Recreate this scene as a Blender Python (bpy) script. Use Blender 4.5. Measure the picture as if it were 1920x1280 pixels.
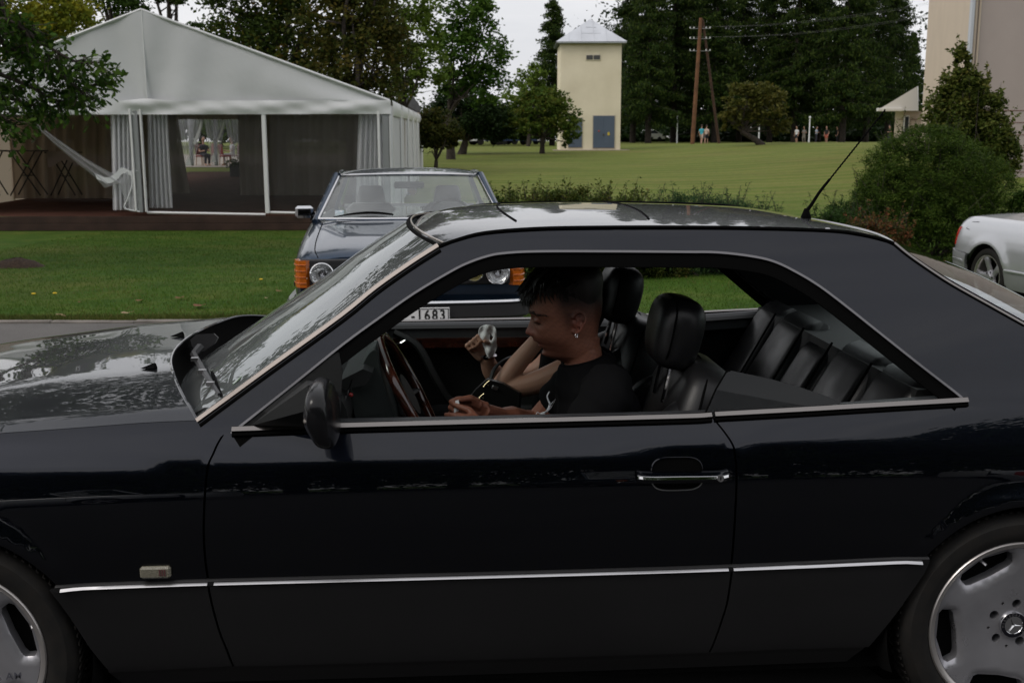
import bpy, bmesh, math, random
import numpy as np
from mathutils import Vector, Matrix, geometry
for _o in list(bpy.data.objects): bpy.data.objects.remove(_o)
SC = bpy.context.scene
COL = SC.collection
rad = math.radians
# ---------------------------------------------------------------- camera
FPX, PITCH, ROLL, YAW = 2046.9, rad(10.369), rad(-0.126), rad(3.511)
CAM = np.array([-0.1235, -2.5654, 1.5632])
_fw = np.array([math.sin(YAW)*math.cos(PITCH), math.cos(YAW)*math.cos(PITCH), -math.sin(PITCH)])
_r = np.array([math.cos(YAW), -math.sin(YAW), 0.0]); _u = np.cross(_r, _fw)
RV = _r*math.cos(ROLL)+_u*math.sin(ROLL); UV = -_r*math.sin(ROLL)+_u*math.cos(ROLL); FV = _fw
cd = bpy.data.cameras.new('camera'); cam = bpy.data.objects.new('camera', cd); COL.objects.link(cam)
cd.sensor_fit = 'HORIZONTAL'; cd.sensor_width = 36.0; cd.lens = FPX/1920*36.0
cd.clip_start = 0.05; cd.clip_end = 3000
cd.dof.use_dof = True; cd.dof.focus_distance = 3.1; cd.dof.aperture_fstop = 10.0
cam.matrix_world = Matrix(((RV[0], UV[0], -FV[0], CAM[0]), (RV[1], UV[1], -FV[1], CAM[1]), (RV[2], UV[2], -FV[2], CAM[2]), (0, 0, 0, 1)))
SC.camera = cam
# ---------------------------------------------------------------- world, sun, exposure
SUN_EL, SUN_AZ = rad(46), rad(-118)      # azimuth from +Y, clockwise seen from above
W = bpy.data.worlds.new('World'); SC.world = W; W.use_nodes = True
nt = W.node_tree; nt.nodes.clear()
_o = nt.nodes.new('ShaderNodeOutputWorld'); _bg = nt.nodes.new('ShaderNodeBackground'); _bg.inputs[1].default_value = 0.1
_sky = nt.nodes.new('ShaderNodeTexSky'); _sky.sky_type = 'NISHITA'; _sky.sun_disc = False
_sky.sun_elevation = SUN_EL; _sky.sun_rotation = SUN_AZ; _sky.air_density = 1.0; _sky.dust_density = 4.0
_tc = nt.nodes.new('ShaderNodeTexCoord'); _mp = nt.nodes.new('ShaderNodeMapping'); _mp.inputs['Scale'].default_value = (1.0, 1.0, 3.2)
_nz = nt.nodes.new('ShaderNodeTexNoise'); _nz.inputs['Scale'].default_value = 2.6; _nz.inputs['Detail'].default_value = 7; _nz.inputs['Roughness'].default_value = .56; _nz.inputs['Distortion'].default_value = .5
_rp = nt.nodes.new('ShaderNodeValToRGB'); _rp.color_ramp.elements[0].position = .32; _rp.color_ramp.elements[0].color = (7.9, 8.0, 8.4, 1)
_rp.color_ramp.elements[1].position = .68; _rp.color_ramp.elements[1].color = (10.4, 10.3, 10.4, 1)
_mx = nt.nodes.new('ShaderNodeMixRGB'); _mx.inputs[0].default_value = .88
nt.links.new(_tc.outputs['Generated'], _mp.inputs[0]); nt.links.new(_mp.outputs[0], _nz.inputs['Vector']); nt.links.new(_nz.outputs[0], _rp.inputs[0])
nt.links.new(_sky.outputs[0], _mx.inputs[1]); nt.links.new(_rp.outputs[0], _mx.inputs[2]); nt.links.new(_mx.outputs[0], _bg.inputs[0]); nt.links.new(_bg.outputs[0], _o.inputs[0])
_sl = bpy.data.lights.new('sun', 'SUN'); _sl.energy = 0.95; _sl.angle = rad(22); _sl.color = (1.0, .95, .88)
sun = bpy.data.objects.new('sun', _sl); COL.objects.link(sun)
_sd = Vector((math.sin(SUN_AZ)*math.cos(SUN_EL), math.cos(SUN_AZ)*math.cos(SUN_EL), math.sin(SUN_EL)))
sun.rotation_euler = _sd.to_track_quat('Z', 'Y').to_euler()
SC.view_settings.view_transform = 'Standard'; SC.view_settings.look = 'None'; SC.view_settings.exposure = 0.0; SC.view_settings.gamma = 1.0
SC.view_settings.use_curve_mapping = False
SC.cycles.use_denoising = True; SC.cycles.max_bounces = 10; SC.cycles.transparent_max_bounces = 24; SC.cycles.diffuse_bounces = 3; SC.cycles.glossy_bounces = 4
SC.cycles.caustics_reflective = False; SC.cycles.caustics_refractive = False; SC.cycles.sample_clamp_indirect = 6
# ---------------------------------------------------------------- places
def _ray(u, v): return FV+((u-960)/FPX)*RV-((v-640)/FPX)*UV
def at(u, v, Y):
    "point of the photo's pixel u,v lying in the vertical plane y = Y"
    d = _ray(u, v); return CAM+d*((Y-CAM[1])/d[1])
HF = np.array([math.sin(YAW), math.cos(YAW), 0.0]); HR = np.array([math.cos(YAW), -math.sin(YAW), 0.0])
def dp(u, v, D):
    "point of pixel u,v at horizontal distance D in front of the camera"
    d = _ray(u, v); return CAM+d*(D/(d@HF))
def wp(a, D, z=0.0):
    "a metres to the right and D metres ahead of the camera"
    q = CAM+a*HR+D*HF; return np.array([q[0], q[1], z])
def smooth(a, b, x): t = np.clip((np.asarray(x, float)-a)/(b-a), 0, 1); return t*t*(3-2*t)
class Pch:
    "monotone cubic through points"
    def __init__(s, xs, ys):
        x = np.array(xs, float); y = np.array(ys, float); h = np.diff(x); d = np.diff(y)/h; m = np.zeros_like(y)
        m[0] = d[0]; m[-1] = d[-1]
        for i in range(1, len(x)-1):
            if d[i-1]*d[i] > 0:
                w1 = 2*h[i]+h[i-1]; w2 = h[i]+2*h[i-1]; m[i] = (w1+w2)/(w1/d[i-1]+w2/d[i])
        s.x, s.y, s.m = x, y, m
    def __call__(s, q):
        q = np.clip(np.asarray(q, float), s.x[0], s.x[-1]); i = np.clip(np.searchsorted(s.x, q, 'right')-1, 0, len(s.x)-2)
        h = s.x[i+1]-s.x[i]; t = (q-s.x[i])/h
        return (2*t**3-3*t**2+1)*s.y[i]+(t**3-2*t**2+t)*h*s.m[i]+(-2*t**3+3*t**2)*s.y[i+1]+(t**3-t**2)*h*s.m[i+1]
_gd = Pch([-60, 6.0, 8.5, 13, 24, 40, 60, 72, 100, 140, 300, 900], [0, 0, -.10, -.17, -.34, -.05, .62, .98, 1.28, 1.5, 1.7, 1.7])
def G(x, y):
    "height of the ground"
    x = np.asarray(x, float); y = np.asarray(y, float)
    D = (x-CAM[0])*HF[0]+(y-CAM[1])*HF[1]; a = (x-CAM[0])*HR[0]+(y-CAM[1])*HR[1]
    return _gd(D)+.55*smooth(6, 20, a)*smooth(20, 45, D)*(1-smooth(60, 110, D))
def ground(u, v):
    d = _ray(u, v); lo, hi = 1.0, 400.0
    for t in np.geomspace(2, 400, 400):
        q = CAM+d*t
        if q[2] < G(q[0], q[1]): hi = t; break
        lo = t
    for _ in range(40):
        m = (lo+hi)/2; q = CAM+d*m
        if q[2] < G(q[0], q[1]): hi = m
        else: lo = m
    q = CAM+d*hi; return np.array([q[0], q[1], float(G(q[0], q[1]))])
# ---------------------------------------------------------------- mesh helpers
def V(*a): return np.array(a, float)
def unit(v): v = np.asarray(v, float); return v/(np.linalg.norm(v)+1e-12)
def rotz(a): c, s = math.cos(a), math.sin(a); return np.array([[c, -s, 0], [s, c, 0], [0, 0, 1.0]])
def rotx(a): c, s = math.cos(a), math.sin(a); return np.array([[1.0, 0, 0], [0, c, -s], [0, s, c]])
def roty(a): c, s = math.cos(a), math.sin(a); return np.array([[c, 0, s], [0, 1.0, 0], [-s, 0, c]])
def spl(pts, n=6, closed=False):
    "Catmull-Rom through points"
    P = np.asarray(pts, float); out = []
    m = len(P); rng = range(m if closed else m-1)
    for i in rng:
        if closed: p0, p1, p2, p3 = P[i-1], P[i], P[(i+1) % m], P[(i+2) % m]
        else:
            p1, p2 = P[i], P[i+1]; p0 = P[i-1] if i else 2*p1-p2; p3 = P[i+2] if i+2 < m else 2*p2-p1
        for k in range(n):
            t = k/n; out.append(.5*((2*p1)+(-p0+p2)*t+(2*p0-5*p1+4*p2-p3)*t*t+(-p0+3*p1-3*p2+p3)*t**3))
    if not closed: out.append(P[-1])
    return np.array(out)
def prop(o, label=None, cat=None, group=None, kind=None):
    if label: o['label'] = label
    if cat: o['category'] = cat
    if group: o['group'] = group
    if kind: o['kind'] = kind
    return o
def thing(name, loc, label, cat, group=None, rz=0.0):
    o = bpy.data.objects.new(name, None); COL.objects.link(o); o.location = tuple(float(q) for q in loc); o.rotation_euler = (0, 0, rz); o.empty_display_size = .1
    return prop(o, label, cat, group)
def org(o):
    "translation of a chain of parents (only the root is moved)"
    while o.parent: o = o.parent
    return np.array(o.location)
def raw(name, v, f, m, parent=None, sharp=35, local=False, loopn=None, col=None, smooth_=True):
    me = bpy.data.meshes.new(name)
    v = np.asarray(v, float).reshape(-1, 3)
    if parent is not None and not local: v = v-org(parent)
    me.from_pydata(v.tolist(), [], f if isinstance(f, list) else f.tolist())
    if isinstance(m, (list, tuple)):
        for q in m: me.materials.append(q)
    elif m: me.materials.append(m)
    if smooth_:
        me.polygons.foreach_set('use_smooth', [True]*len(me.polygons))
        if loopn is not None: me.normals_split_custom_set(np.asarray(loopn).tolist())
        elif sharp: me.set_sharp_from_angle(angle=rad(sharp))
    if col is not None:
        a = me.color_attributes.new('tint', 'FLOAT_COLOR', 'POINT'); c = np.ones((len(v), 4)); c[:, :3] = col; a.data.foreach_set('color', c.ravel())
    me.update()
    o = bpy.data.objects.new(name, me); COL.objects.link(o)
    if parent is not None: o.parent = parent
    return o
class MB:
    def __init__(s): s.v, s.f = [], []
    def add(s, v, f):
        n = len(s.v); s.v += [tuple(q) for q in np.asarray(v, float)]; s.f += [tuple(int(i)+n for i in q) for q in f]; return s
    def box(s, c, size, R=None, b=0.0):
        h = np.asarray(size, float)/2
        if b <= 0:
            v = [(sx*h[0], sy*h[1], sz*h[2]) for sx in (-1, 1) for sy in (-1, 1) for sz in (-1, 1)]
            f = [(0, 1, 3, 2), (4, 6, 7, 5), (0, 4, 5, 1), (2, 3, 7, 6), (0, 2, 6, 4), (1, 5, 7, 3)]
        else:
            b = min(b, .49*min(size)); v = []; ix = {}
            for sx in (-1, 1):
                for sy in (-1, 1):
                    for sz in (-1, 1):
                        for a in range(3):
                            q = [sx*h[0], sy*h[1], sz*h[2]]; sg = (sx, sy, sz)
                            for k in range(3):
                                if k != a: q[k] -= sg[k]*b
                            ix[(sx, sy, sz, a)] = len(v); v.append(q)
            f = []
            for a in range(3):
                o1, o2 = [k for k in range(3) if k != a]
                for sg in (-1, 1):
                    q = []
                    for p1, p2 in ((-1, -1), (1, -1), (1, 1), (-1, 1)):
                        t = [0, 0, 0]; t[a] = sg; t[o1] = p1; t[o2] = p2; q.append(ix[(*t, a)])
                    f.append(q)
                for p1 in (-1, 1):
                    for p2 in (-1, 1):
                        q = []
                        for e, ax in ((-1, o1), (-1, o2), (1, o2), (1, o1)):
                            t = [0, 0, 0]; t[a] = e; t[o1] = p1; t[o2] = p2; q.append(ix[(*t, ax)])
                        f.append(q)
            for sx in (-1, 1):
                for sy in (-1, 1):
                    for sz in (-1, 1): f.append([ix[(sx, sy, sz, a)] for a in range(3)])
            va = np.array(v); g = []
            for q in f:
                n = np.cross(va[q[1]]-va[q[0]], va[q[2]]-va[q[0]]); g.append(q if n@va[q].mean(0) > 0 else q[::-1])
            f = g
        v = np.array(v, float)
        if R is not None: v = v@np.asarray(R).T
        return s.add(v+np.asarray(c, float), f)
    def tube(s, path, r, n=8, cap=True, squash=None, up=None):
        P = np.asarray(path, float); m = len(P); r = np.broadcast_to(np.asarray(r, float), (m,)) if np.ndim(r) < 2 else np.asarray(r)
        T = np.gradient(P, axis=0) if m > 2 else np.repeat((P[1]-P[0])[None], m, 0)
        T = T/(np.linalg.norm(T, axis=1)[:, None]+1e-12)
        a = np.asarray(up, float) if up is not None else (V(0, 0, 1) if abs(T[0][2]) < .9 else V(1, 0, 0))
        v = []
        x = unit(np.cross(a, T[0]))
        for i in range(m):
            x = unit(x-T[i]*(x@T[i])); y = np.cross(T[i], x)
            for k in range(n):
                an = 2*math.pi*k/n
                rr = r[i] if np.ndim(r[i]) == 0 else None
                if rr is None: v.append(P[i]+x*math.cos(an)*r[i][0]+y*math.sin(an)*r[i][1])
                else: v.append(P[i]+(x*math.cos(an)+y*math.sin(an)*(squash or 1))*rr)
        f = [(i*n+k, i*n+(k+1) % n, (i+1)*n+(k+1) % n, (i+1)*n+k) for i in range(m-1) for k in range(n)]
        if cap: f.append(tuple(range(n))[::-1]); f.append(tuple((m-1)*n+k for k in range(n)))
        return s.add(v, f)
    def loft(s, rings, closed=True, cap=True):
        n = len(rings[0]); v = np.concatenate([np.asarray(q, float) for q in rings]); m = len(rings); e = n if closed else n-1
        f = [(i*n+k, i*n+(k+1) % n, (i+1)*n+(k+1) % n, (i+1)*n+k) for i in range(m-1) for k in range(e)]
        if cap and closed: f.append(tuple(range(n))[::-1]); f.append(tuple((m-1)*n+k for k in range(n)))
        return s.add(v, f)
    def grid(s, fn, us, vs):
        v = [fn(a, b) for a in us for b in vs]; nb = len(vs)
        return s.add(v, [(i*nb+j, i*nb+j+1, (i+1)*nb+j+1, (i+1)*nb+j) for i in range(len(us)-1) for j in range(nb-1)])
    def lathe(s, prof, c, axis='y', n=32, a0=0, a1=2*math.pi):
        full = abs(a1-a0-2*math.pi) < 1e-6; k = n if full else n+1; rings = []
        for r, h in prof:
            ring = []
            for i in range(k):
                a = a0+(a1-a0)*i/n; p, q = r*math.cos(a), r*math.sin(a)
                ring.append({'y': (c[0]+p, c[1]+h, c[2]+q), 'z': (c[0]+p, c[1]+q, c[2]+h), 'x': (c[0]+h, c[1]+p, c[2]+q)}[axis])
            rings.append(ring)
        return s.loft(rings, full, False)
    def ball(s, c, r, n=10, m=7):
        r = np.broadcast_to(np.asarray(r, float), (3,)); c = np.asarray(c, float)
        rings = [[c+r*V(math.sin(t)*math.cos(a), math.sin(t)*math.sin(a), math.cos(t)) for a in np.linspace(0, 2*math.pi, n, endpoint=False)] for t in np.linspace(.03, math.pi-.03, m)]
        return s.loft(rings)
    def poly(s, pts): return s.add(pts, [tuple(range(len(pts)))])
    def prism(s, pts, off):
        "extrude polygon by vector"
        P = np.asarray(pts, float); n = len(P); o = np.asarray(off, float)
        return s.add(np.concatenate([P, P+o]), [tuple(range(n)), tuple(range(2*n-1, n-1, -1))]+[(i, n+i, n+(i+1) % n, (i+1) % n) for i in range(n)])
    def build(s, name, m, parent=None, sharp=35, local=False, fix=True, smooth_=True):
        o = raw(name, s.v, s.f, m, parent, None, local, smooth_=smooth_)
        if fix:
            bm = bmesh.new(); bm.from_mesh(o.data); bmesh.ops.recalc_face_normals(bm, faces=bm.faces); bm.to_mesh(o.data); bm.free()
        if smooth_ and sharp: o.data.set_sharp_from_angle(angle=rad(sharp))
        return o
def inside(P, poly):
    x, y = P[:, 0], P[:, 1]; r = np.zeros(len(P), bool); j = len(poly)-1
    for i in range(len(poly)):
        xi, yi = poly[i]; xj, yj = poly[j]
        c = ((yi > y) != (yj > y)) & (x < (xj-xi)*(y-yi)/(yj-yi+1e-15)+xi); r ^= c; j = i
    return r
def seg_dist(P, A):
    B = np.roll(A, -1, 0); d = np.full(len(P), 9e9)
    for a, b in zip(A, B):
        ab = b-a; t = np.clip(((P-a)@ab)/(ab@ab+1e-12), 0, 1); d = np.minimum(d, np.hypot(*(P-a-t[:, None]*ab).T))
    return d
def densify(poly, step):
    out = []; n = len(poly)
    for i in range(n):
        a, b = poly[i], poly[(i+1) % n]; k = max(1, int(math.ceil(np.linalg.norm(b-a)/step)))
        for j in range(k): out.append(a+(b-a)*j/k)
    return np.array(out)
def cdt(outline, holes, step):
    "triangulate a flat region with an even inner grid; gives points, triangles, boundary loops"
    loops = [densify(np.asarray(q, float), step) for q in [outline]+list(holes)]
    O = loops[0]; gx = np.arange(O[:, 0].min(), O[:, 0].max(), step); gy = np.arange(O[:, 1].min(), O[:, 1].max(), step)
    g = np.array([(a+(step/2 if j % 2 else 0), b) for j, b in enumerate(gy) for a in gx]); k = inside(g, O) & (seg_dist(g, O) > .45*step)
    for h in loops[1:]: k &= ~inside(g, h) & (seg_dist(g, h) > .45*step)
    g = g[k]; pts = np.concatenate(loops+[g]); edges = []; n = 0
    for L in loops:
        edges += [(n+i, n+(i+1) % len(L)) for i in range(len(L))]; n += len(L)
    r = geometry.delaunay_2d_cdt([Vector(q) for q in pts], edges, [], 1, 1e-7)
    P = np.array([tuple(q) for q in r[0]]); T = np.array([t for t in r[2]])
    c = P[T].mean(1); k = inside(c, O)
    for h in loops[1:]: k &= ~inside(c, h)
    T = T[k]; a = P[T]; ar = (a[:, 1, 0]-a[:, 0, 0])*(a[:, 2, 1]-a[:, 0, 1])-(a[:, 1, 1]-a[:, 0, 1])*(a[:, 2, 0]-a[:, 0, 0])
    T[ar < 0] = T[ar < 0][:, ::-1]
    return P, T[abs(ar) > 1e-10], loops
# ---------------------------------------------------------------- material helpers
MATS = {}
def mat(name, base, rough=.6, metal=0.0, spec=.5, coat=0.0, coat_r=.03, var=None, bump=None, trans=0.0, emis=None, sheen=0.0, ior=None, rvar=None):
    """var = (scale, amount, colour2) mottles the colour, bump = (scale, strength), rvar = (scale, lo, hi) mottles the gloss"""
    if name in MATS: return MATS[name]
    m = bpy.data.materials.new(name); m.use_nodes = True; n = m.node_tree; b = n.nodes['Principled BSDF']; MATS[name] = m
    b.inputs['Base Color'].default_value = (*base, 1); b.inputs['Roughness'].default_value = rough; b.inputs['Metallic'].default_value = metal
    b.inputs['Specular IOR Level'].default_value = spec; b.inputs['Coat Weight'].default_value = coat; b.inputs['Coat Roughness'].default_value = coat_r
    b.inputs['Transmission Weight'].default_value = trans; b.inputs['Coat IOR'].default_value = 1.47; b.inputs['Sheen Weight'].default_value = sheen
    if ior: b.inputs['IOR'].default_value = ior
    if emis: b.inputs['Emission Color'].default_value = (*emis[0], 1); b.inputs['Emission Strength'].default_value = emis[1]
    if var or bump or rvar:
        tc = n.nodes.new('ShaderNodeTexCoord')
        def nz(s, d=5):
            q = n.nodes.new('ShaderNodeTexNoise'); q.inputs['Scale'].default_value = s; q.inputs['Detail'].default_value = d; n.links.new(tc.outputs['Object'], q.inputs['Vector']); return q
        if var:
            q = nz(var[0]); r = n.nodes.new('ShaderNodeValToRGB'); r.color_ramp.elements[0].position = .35; r.color_ramp.elements[1].position = .65
            r.color_ramp.elements[0].color = (*base, 1); c2 = var[2] if len(var) > 2 else tuple(x*(1-var[1]) for x in base); r.color_ramp.elements[1].color = (*c2, 1)
            n.links.new(q.outputs[0], r.inputs[0]); n.links.new(r.outputs[0], b.inputs['Base Color'])
        if rvar:
            q = nz(rvar[0]); r = n.nodes.new('ShaderNodeMapRange'); r.inputs[1].default_value = .35; r.inputs[2].default_value = .65; r.inputs[3].default_value = rvar[1]; r.inputs[4].default_value = rvar[2]
            n.links.new(q.outputs[0], r.inputs[0]); n.links.new(r.outputs[0], b.inputs['Roughness'])
        if bump:
            q = nz(bump[0], 4); u = n.nodes.new('ShaderNodeBump'); u.inputs['Strength'].default_value = bump[1]; u.inputs['Distance'].default_value = bump[2] if len(bump) > 2 else .01
            n.links.new(q.outputs[0], u.inputs['Height']); n.links.new(u.outputs[0], b.inputs['Normal'])
    return m
def glassmat(name, tint=(.8, .86, .84), rough=0.0, alpha_tint=True, boost=1.0, haze=0.0):
    "thin sheet of glass: tinted see-through with a mirror share by Fresnel"
    m = bpy.data.materials.new(name); m.use_nodes = True; n = m.node_tree; n.nodes.clear(); MATS[name] = m
    o = n.nodes.new('ShaderNodeOutputMaterial'); x = n.nodes.new('ShaderNodeMixShader'); t = n.nodes.new('ShaderNodeBsdfTransparent'); g = n.nodes.new('ShaderNodeBsdfGlossy')
    t.inputs[0].default_value = (*tint, 1); g.inputs[0].default_value = (.95, .97, .97, 1); g.inputs['Roughness'].default_value = rough
    fr = n.nodes.new('ShaderNodeFresnel'); ior = 1.45*boost
    geo = n.nodes.new('ShaderNodeNewGeometry'); ml = n.nodes.new('ShaderNodeMath'); ml.operation = 'MULTIPLY_ADD'; ml.inputs[1].default_value = 1/ior-ior; ml.inputs[2].default_value = ior
    n.links.new(geo.outputs['Backfacing'], ml.inputs[0]); n.links.new(ml.outputs[0], fr.inputs[0])
    q1 = n.nodes.new('ShaderNodeMath'); q1.operation = 'ADD'; q1.inputs[1].default_value = 1.0; q2 = n.nodes.new('ShaderNodeMath'); q2.operation = 'DIVIDE'; q3 = n.nodes.new('ShaderNodeMath'); q3.operation = 'MULTIPLY'; q3.inputs[1].default_value = 2.0
    n.links.new(fr.outputs[0], q1.inputs[0]); n.links.new(fr.outputs[0], q2.inputs[0]); n.links.new(q1.outputs[0], q2.inputs[1]); n.links.new(q2.outputs[0], q3.inputs[0])   # both faces of the pane
    n.links.new(q3.outputs[0], x.inputs[0]); n.links.new(t.outputs[0], x.inputs[1]); n.links.new(g.outputs[0], x.inputs[2]); n.links.new(x.outputs[0], o.inputs[0])
    if haze:      # pale diffuse haze mixed into the glass to brighten it
        df = n.nodes.new('ShaderNodeBsdfDiffuse'); df.inputs[0].default_value = (.62, .66, .66, 1); y = n.nodes.new('ShaderNodeMixShader'); tc = n.nodes.new('ShaderNodeTexCoord'); nz = n.nodes.new('ShaderNodeTexNoise'); nz.inputs['Scale'].default_value = 5; nz.inputs['Detail'].default_value = 6
        mr = n.nodes.new('ShaderNodeMapRange'); mr.inputs[1].default_value = .3; mr.inputs[2].default_value = .7; mr.inputs[3].default_value = haze*.6; mr.inputs[4].default_value = haze*1.4; n.links.new(tc.outputs['Object'], nz.inputs['Vector']); n.links.new(nz.outputs[0], mr.inputs[0]); n.links.new(mr.outputs[0], y.inputs[0]); n.links.new(x.outputs[0], y.inputs[1]); n.links.new(df.outputs[0], y.inputs[2]); n.links.new(y.outputs[0], o.inputs[0])
    return m
def text_mesh(txt, size, bold=0.0, space=1.0):
    "flat lettering in the x-z plane, centred on the origin"
    c = bpy.data.curves.new('t', 'FONT'); c.body = txt; c.size = size; c.offset = bold; c.space_character = space; c.align_x = 'CENTER'; c.align_y = 'CENTER'; c.extrude = 0.0
    o = bpy.data.objects.new('t', c); COL.objects.link(o); dg = bpy.context.evaluated_depsgraph_get(); me = o.evaluated_get(dg).to_mesh()
    v = np.array([tuple(q.co) for q in me.vertices]); f = [tuple(p.vertices) for p in me.polygons]
    o.evaluated_get(dg).to_mesh_clear(); bpy.data.objects.remove(o); bpy.data.curves.remove(c)
    return np.stack([v[:, 0], np.zeros(len(v)), v[:, 1]], 1), f
def copy_tree(o, parent=None):
    c = o.copy(); COL.objects.link(c); c.parent = parent
    for ch in list(o.children): copy_tree(ch, c)
    return c
# ================================================================ materials shared by the cars
PAINT = mat('dark blue black car paint', (.0070, .0086, .0145), .34, 1.0, spec=.5, coat=1.0, coat_r=.010)
CLAD = mat('satin dark grey cladding paint', (.0115, .0112, .0118), .48, spec=.3, coat=.15, coat_r=.3, var=(3, .2))
BLACK = mat('black rubber', (.0025, .0025, .0025), .8, spec=.04)
DEEP = mat('unlit black underside', (.004, .004, .004), .9, spec=.1)
CHROME = mat('polished chrome', (.72, .72, .73), .07, 1.0)
BRIGHT = mat('bright anodised aluminium trim', (.62, .61, .62), .3, 1.0)
SATIN = mat('satin trim with warm reflected tint', (.58, .50, .44), .22, 1.0); BELTM = mat('dark champagne belt trim', (.245, .228, .218), .2, 1.0)  # SATIN's warm colour paints in the beige that the trim mirrors
GREYTRIM = mat('grey anodised window trim', (.20, .195, .20), .3, 1.0)
GLASS = glassmat('car window glass', (.72, .80, .78))
GLASSC = glassmat('clear lamp glass', (.93, .94, .94))
LEATHER = mat('black leather', (.0085, .0085, .0092), .36, spec=.38, bump=(260, .18, .002), rvar=(7, .28, .45))
PLASTIC = mat('soft black dashboard plastic', (.013, .014, .014), .6, spec=.35, bump=(500, .1, .001))
PLASTICG = mat('dark green grey plastic', (.022, .027, .026), .55, spec=.35, bump=(500, .08, .001))
WOOD = mat('burr walnut lacquer', (.055, .014, .007), .18, spec=.5, coat=.8, var=(30, .5, (.016, .005, .003)))
TYRE = mat('tyre rubber', (.012, .0115, .011), .72, spec=.25, var=(25, .3, (.018, .016, .014)), bump=(120, .15, .002))
ALLOY = mat('silver lacquered alloy', (.42, .415, .44), .34, .65, spec=.5, rvar=(9, .26, .42), var=(7, .22))
LIP = mat('turned alloy rim lip', (.55, .52, .50), .32, .8)
CARPET = mat('black carpet', (.008, .008, .008), 1.0, spec=.05)
HEADLINE = mat('dark grey headliner cloth', (.010, .010, .011), .95, spec=.1)
# ================================================================ hero coupe: body side surface y = S(x, z)
WID = 1.74
_zc = Pch([-2.3, -1.6, -1.192, -.70, -.38, .35, 1.2, 2.5], [.735, .765, .780, .795, .799, .807, .815, .80])
_zb = Pch([-2.3, -1.6, -1.23, -.9, -.7, 0, .5, .9, 1.25, 1.8, 2.5], [.79, .826, .85, .866, .872, .874, .878, .893, .912, .925, .915])
_lo = Pch([.10, .18, .22, .262, .30, .40, .485, .50, .56, .62, .70, .76, .80], [.13, .085, .062, .036, .028, .017, .011, .0125, .0085, .0075, .0115, .0205, .0295])
_hi = Pch([.80, .84, .875, .90, 1.0, 1.1, 1.2, 1.3, 1.345, 1.37, 1.40], [.0295, .0515, .071, .083, .122, .164, .208, .256, .283, .318, .40])
_soft = Pch([.10, .18, .22, .262, .30, .40, .485, .50, .56, .62, .70, .76, .80, .84, .875, .90, 1.0, 1.1, 1.2, 1.3, 1.345, 1.37, 1.40], [.13, .085, .062, .036, .028, .017, .011, .0125, .0085, .0080, .0145, .0250, .0355, .0520, .0715, .083, .122, .164, .208, .256, .283, .318, .40])
def S(x, z):
    x = np.asarray(x, float); z = np.asarray(z, float); zc = _zc(x); zb = _zb(x)
    zt = np.where(z <= .5, z, np.where(z <= zc, .5+(z-.5)*.30/(zc-.5), np.where(z <= zb, .8+(z-zc)*.075/(zb-zc), .875+(z-zb)+(z-zb)*0)))
    y = np.where(zt <= .8, _lo(np.minimum(zt, .8)), _hi(np.maximum(zt, .8))); w = smooth(.55, 1.25, x); y = y*(1-w)+_soft(zt)*w
    pl = .012*(x/1.4)**2+.12*np.clip((-1.55-x)/.62, 0, 2)**2.2+.10*np.clip((x-1.7)/.78, 0, 2)**2.2
    arch = 0
    for cx in (-1.3575, 1.3575):
        r = np.hypot(x-cx, z-.31); arch = arch-.010*np.exp(-((r-.345)/.03)**2)*smooth(.42, .56, z)
    return y+pl+arch
def Sn(x, z):
    e = 1e-3; dx = (S(x+e, z)-S(x-e, z))/(2*e); dz = (S(x, z+e)-S(x, z-e))/(2*e)
    n = np.stack([dx, -np.ones_like(dx), dz], -1); return n/np.linalg.norm(n, axis=-1)[..., None]
def on_side(u, v):
    "x, z where the pixel's ray meets the near body side"
    Y = .05
    for _ in range(30): q = at(u, v, Y); Y = float(S(q[0], q[2]))
    return np.array([q[0], q[2]])
def sidepts(px, n=4): return spl([on_side(*q) for q in px], n)
def panel(name, outline, m, parent, step=.022, thick=.014, off=0.0, side=0, surf=S, norm=Sn, width=WID):
    P, T, loops = cdt(outline, [], step)
    y = surf(P[:, 0], P[:, 1])-off; n = norm(P[:, 0], P[:, 1]); v = np.stack([P[:, 0], y, P[:, 1]], 1)
    L = loops[0]; k = len(v); ly = surf(L[:, 0], L[:, 1])-off; ln = norm(L[:, 0], L[:, 1]); a = np.stack([L[:, 0], ly, L[:, 1]], 1); b = a-ln*thick
    v = np.concatenate([v, a, b]); nl = len(L)
    ca = ((L[:, 0]*np.roll(L[:, 1], -1)-np.roll(L[:, 0], -1)*L[:, 1]).sum()) > 0
    F = [tuple(t) for t in T]; LN = [n[i] for t in T for i in t]
    for i in range(nl):
        j = (i+1) % nl; q = (k+i, k+nl+i, k+nl+j, k+j) if ca else (k+i, k+j, k+nl+j, k+nl+i)
        w = np.cross(v[q[1]]-v[q[0]], v[q[2]]-v[q[0]]); w = w/(np.linalg.norm(w)+1e-9); F.append(q); LN += [w]*4
    LN = np.array(LN)
    if side:
        v = v.copy(); v[:, 1] = width-v[:, 1]; LN[:, 1] *= -1; G2 = []; N2 = []; p = 0
        for q in F:
            G2.append(q[::-1]); N2 += list(LN[p:p+len(q)][::-1]); p += len(q)
        F, LN = G2, np.array(N2)
    return raw(name, v, F, m, parent, loopn=LN)
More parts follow.
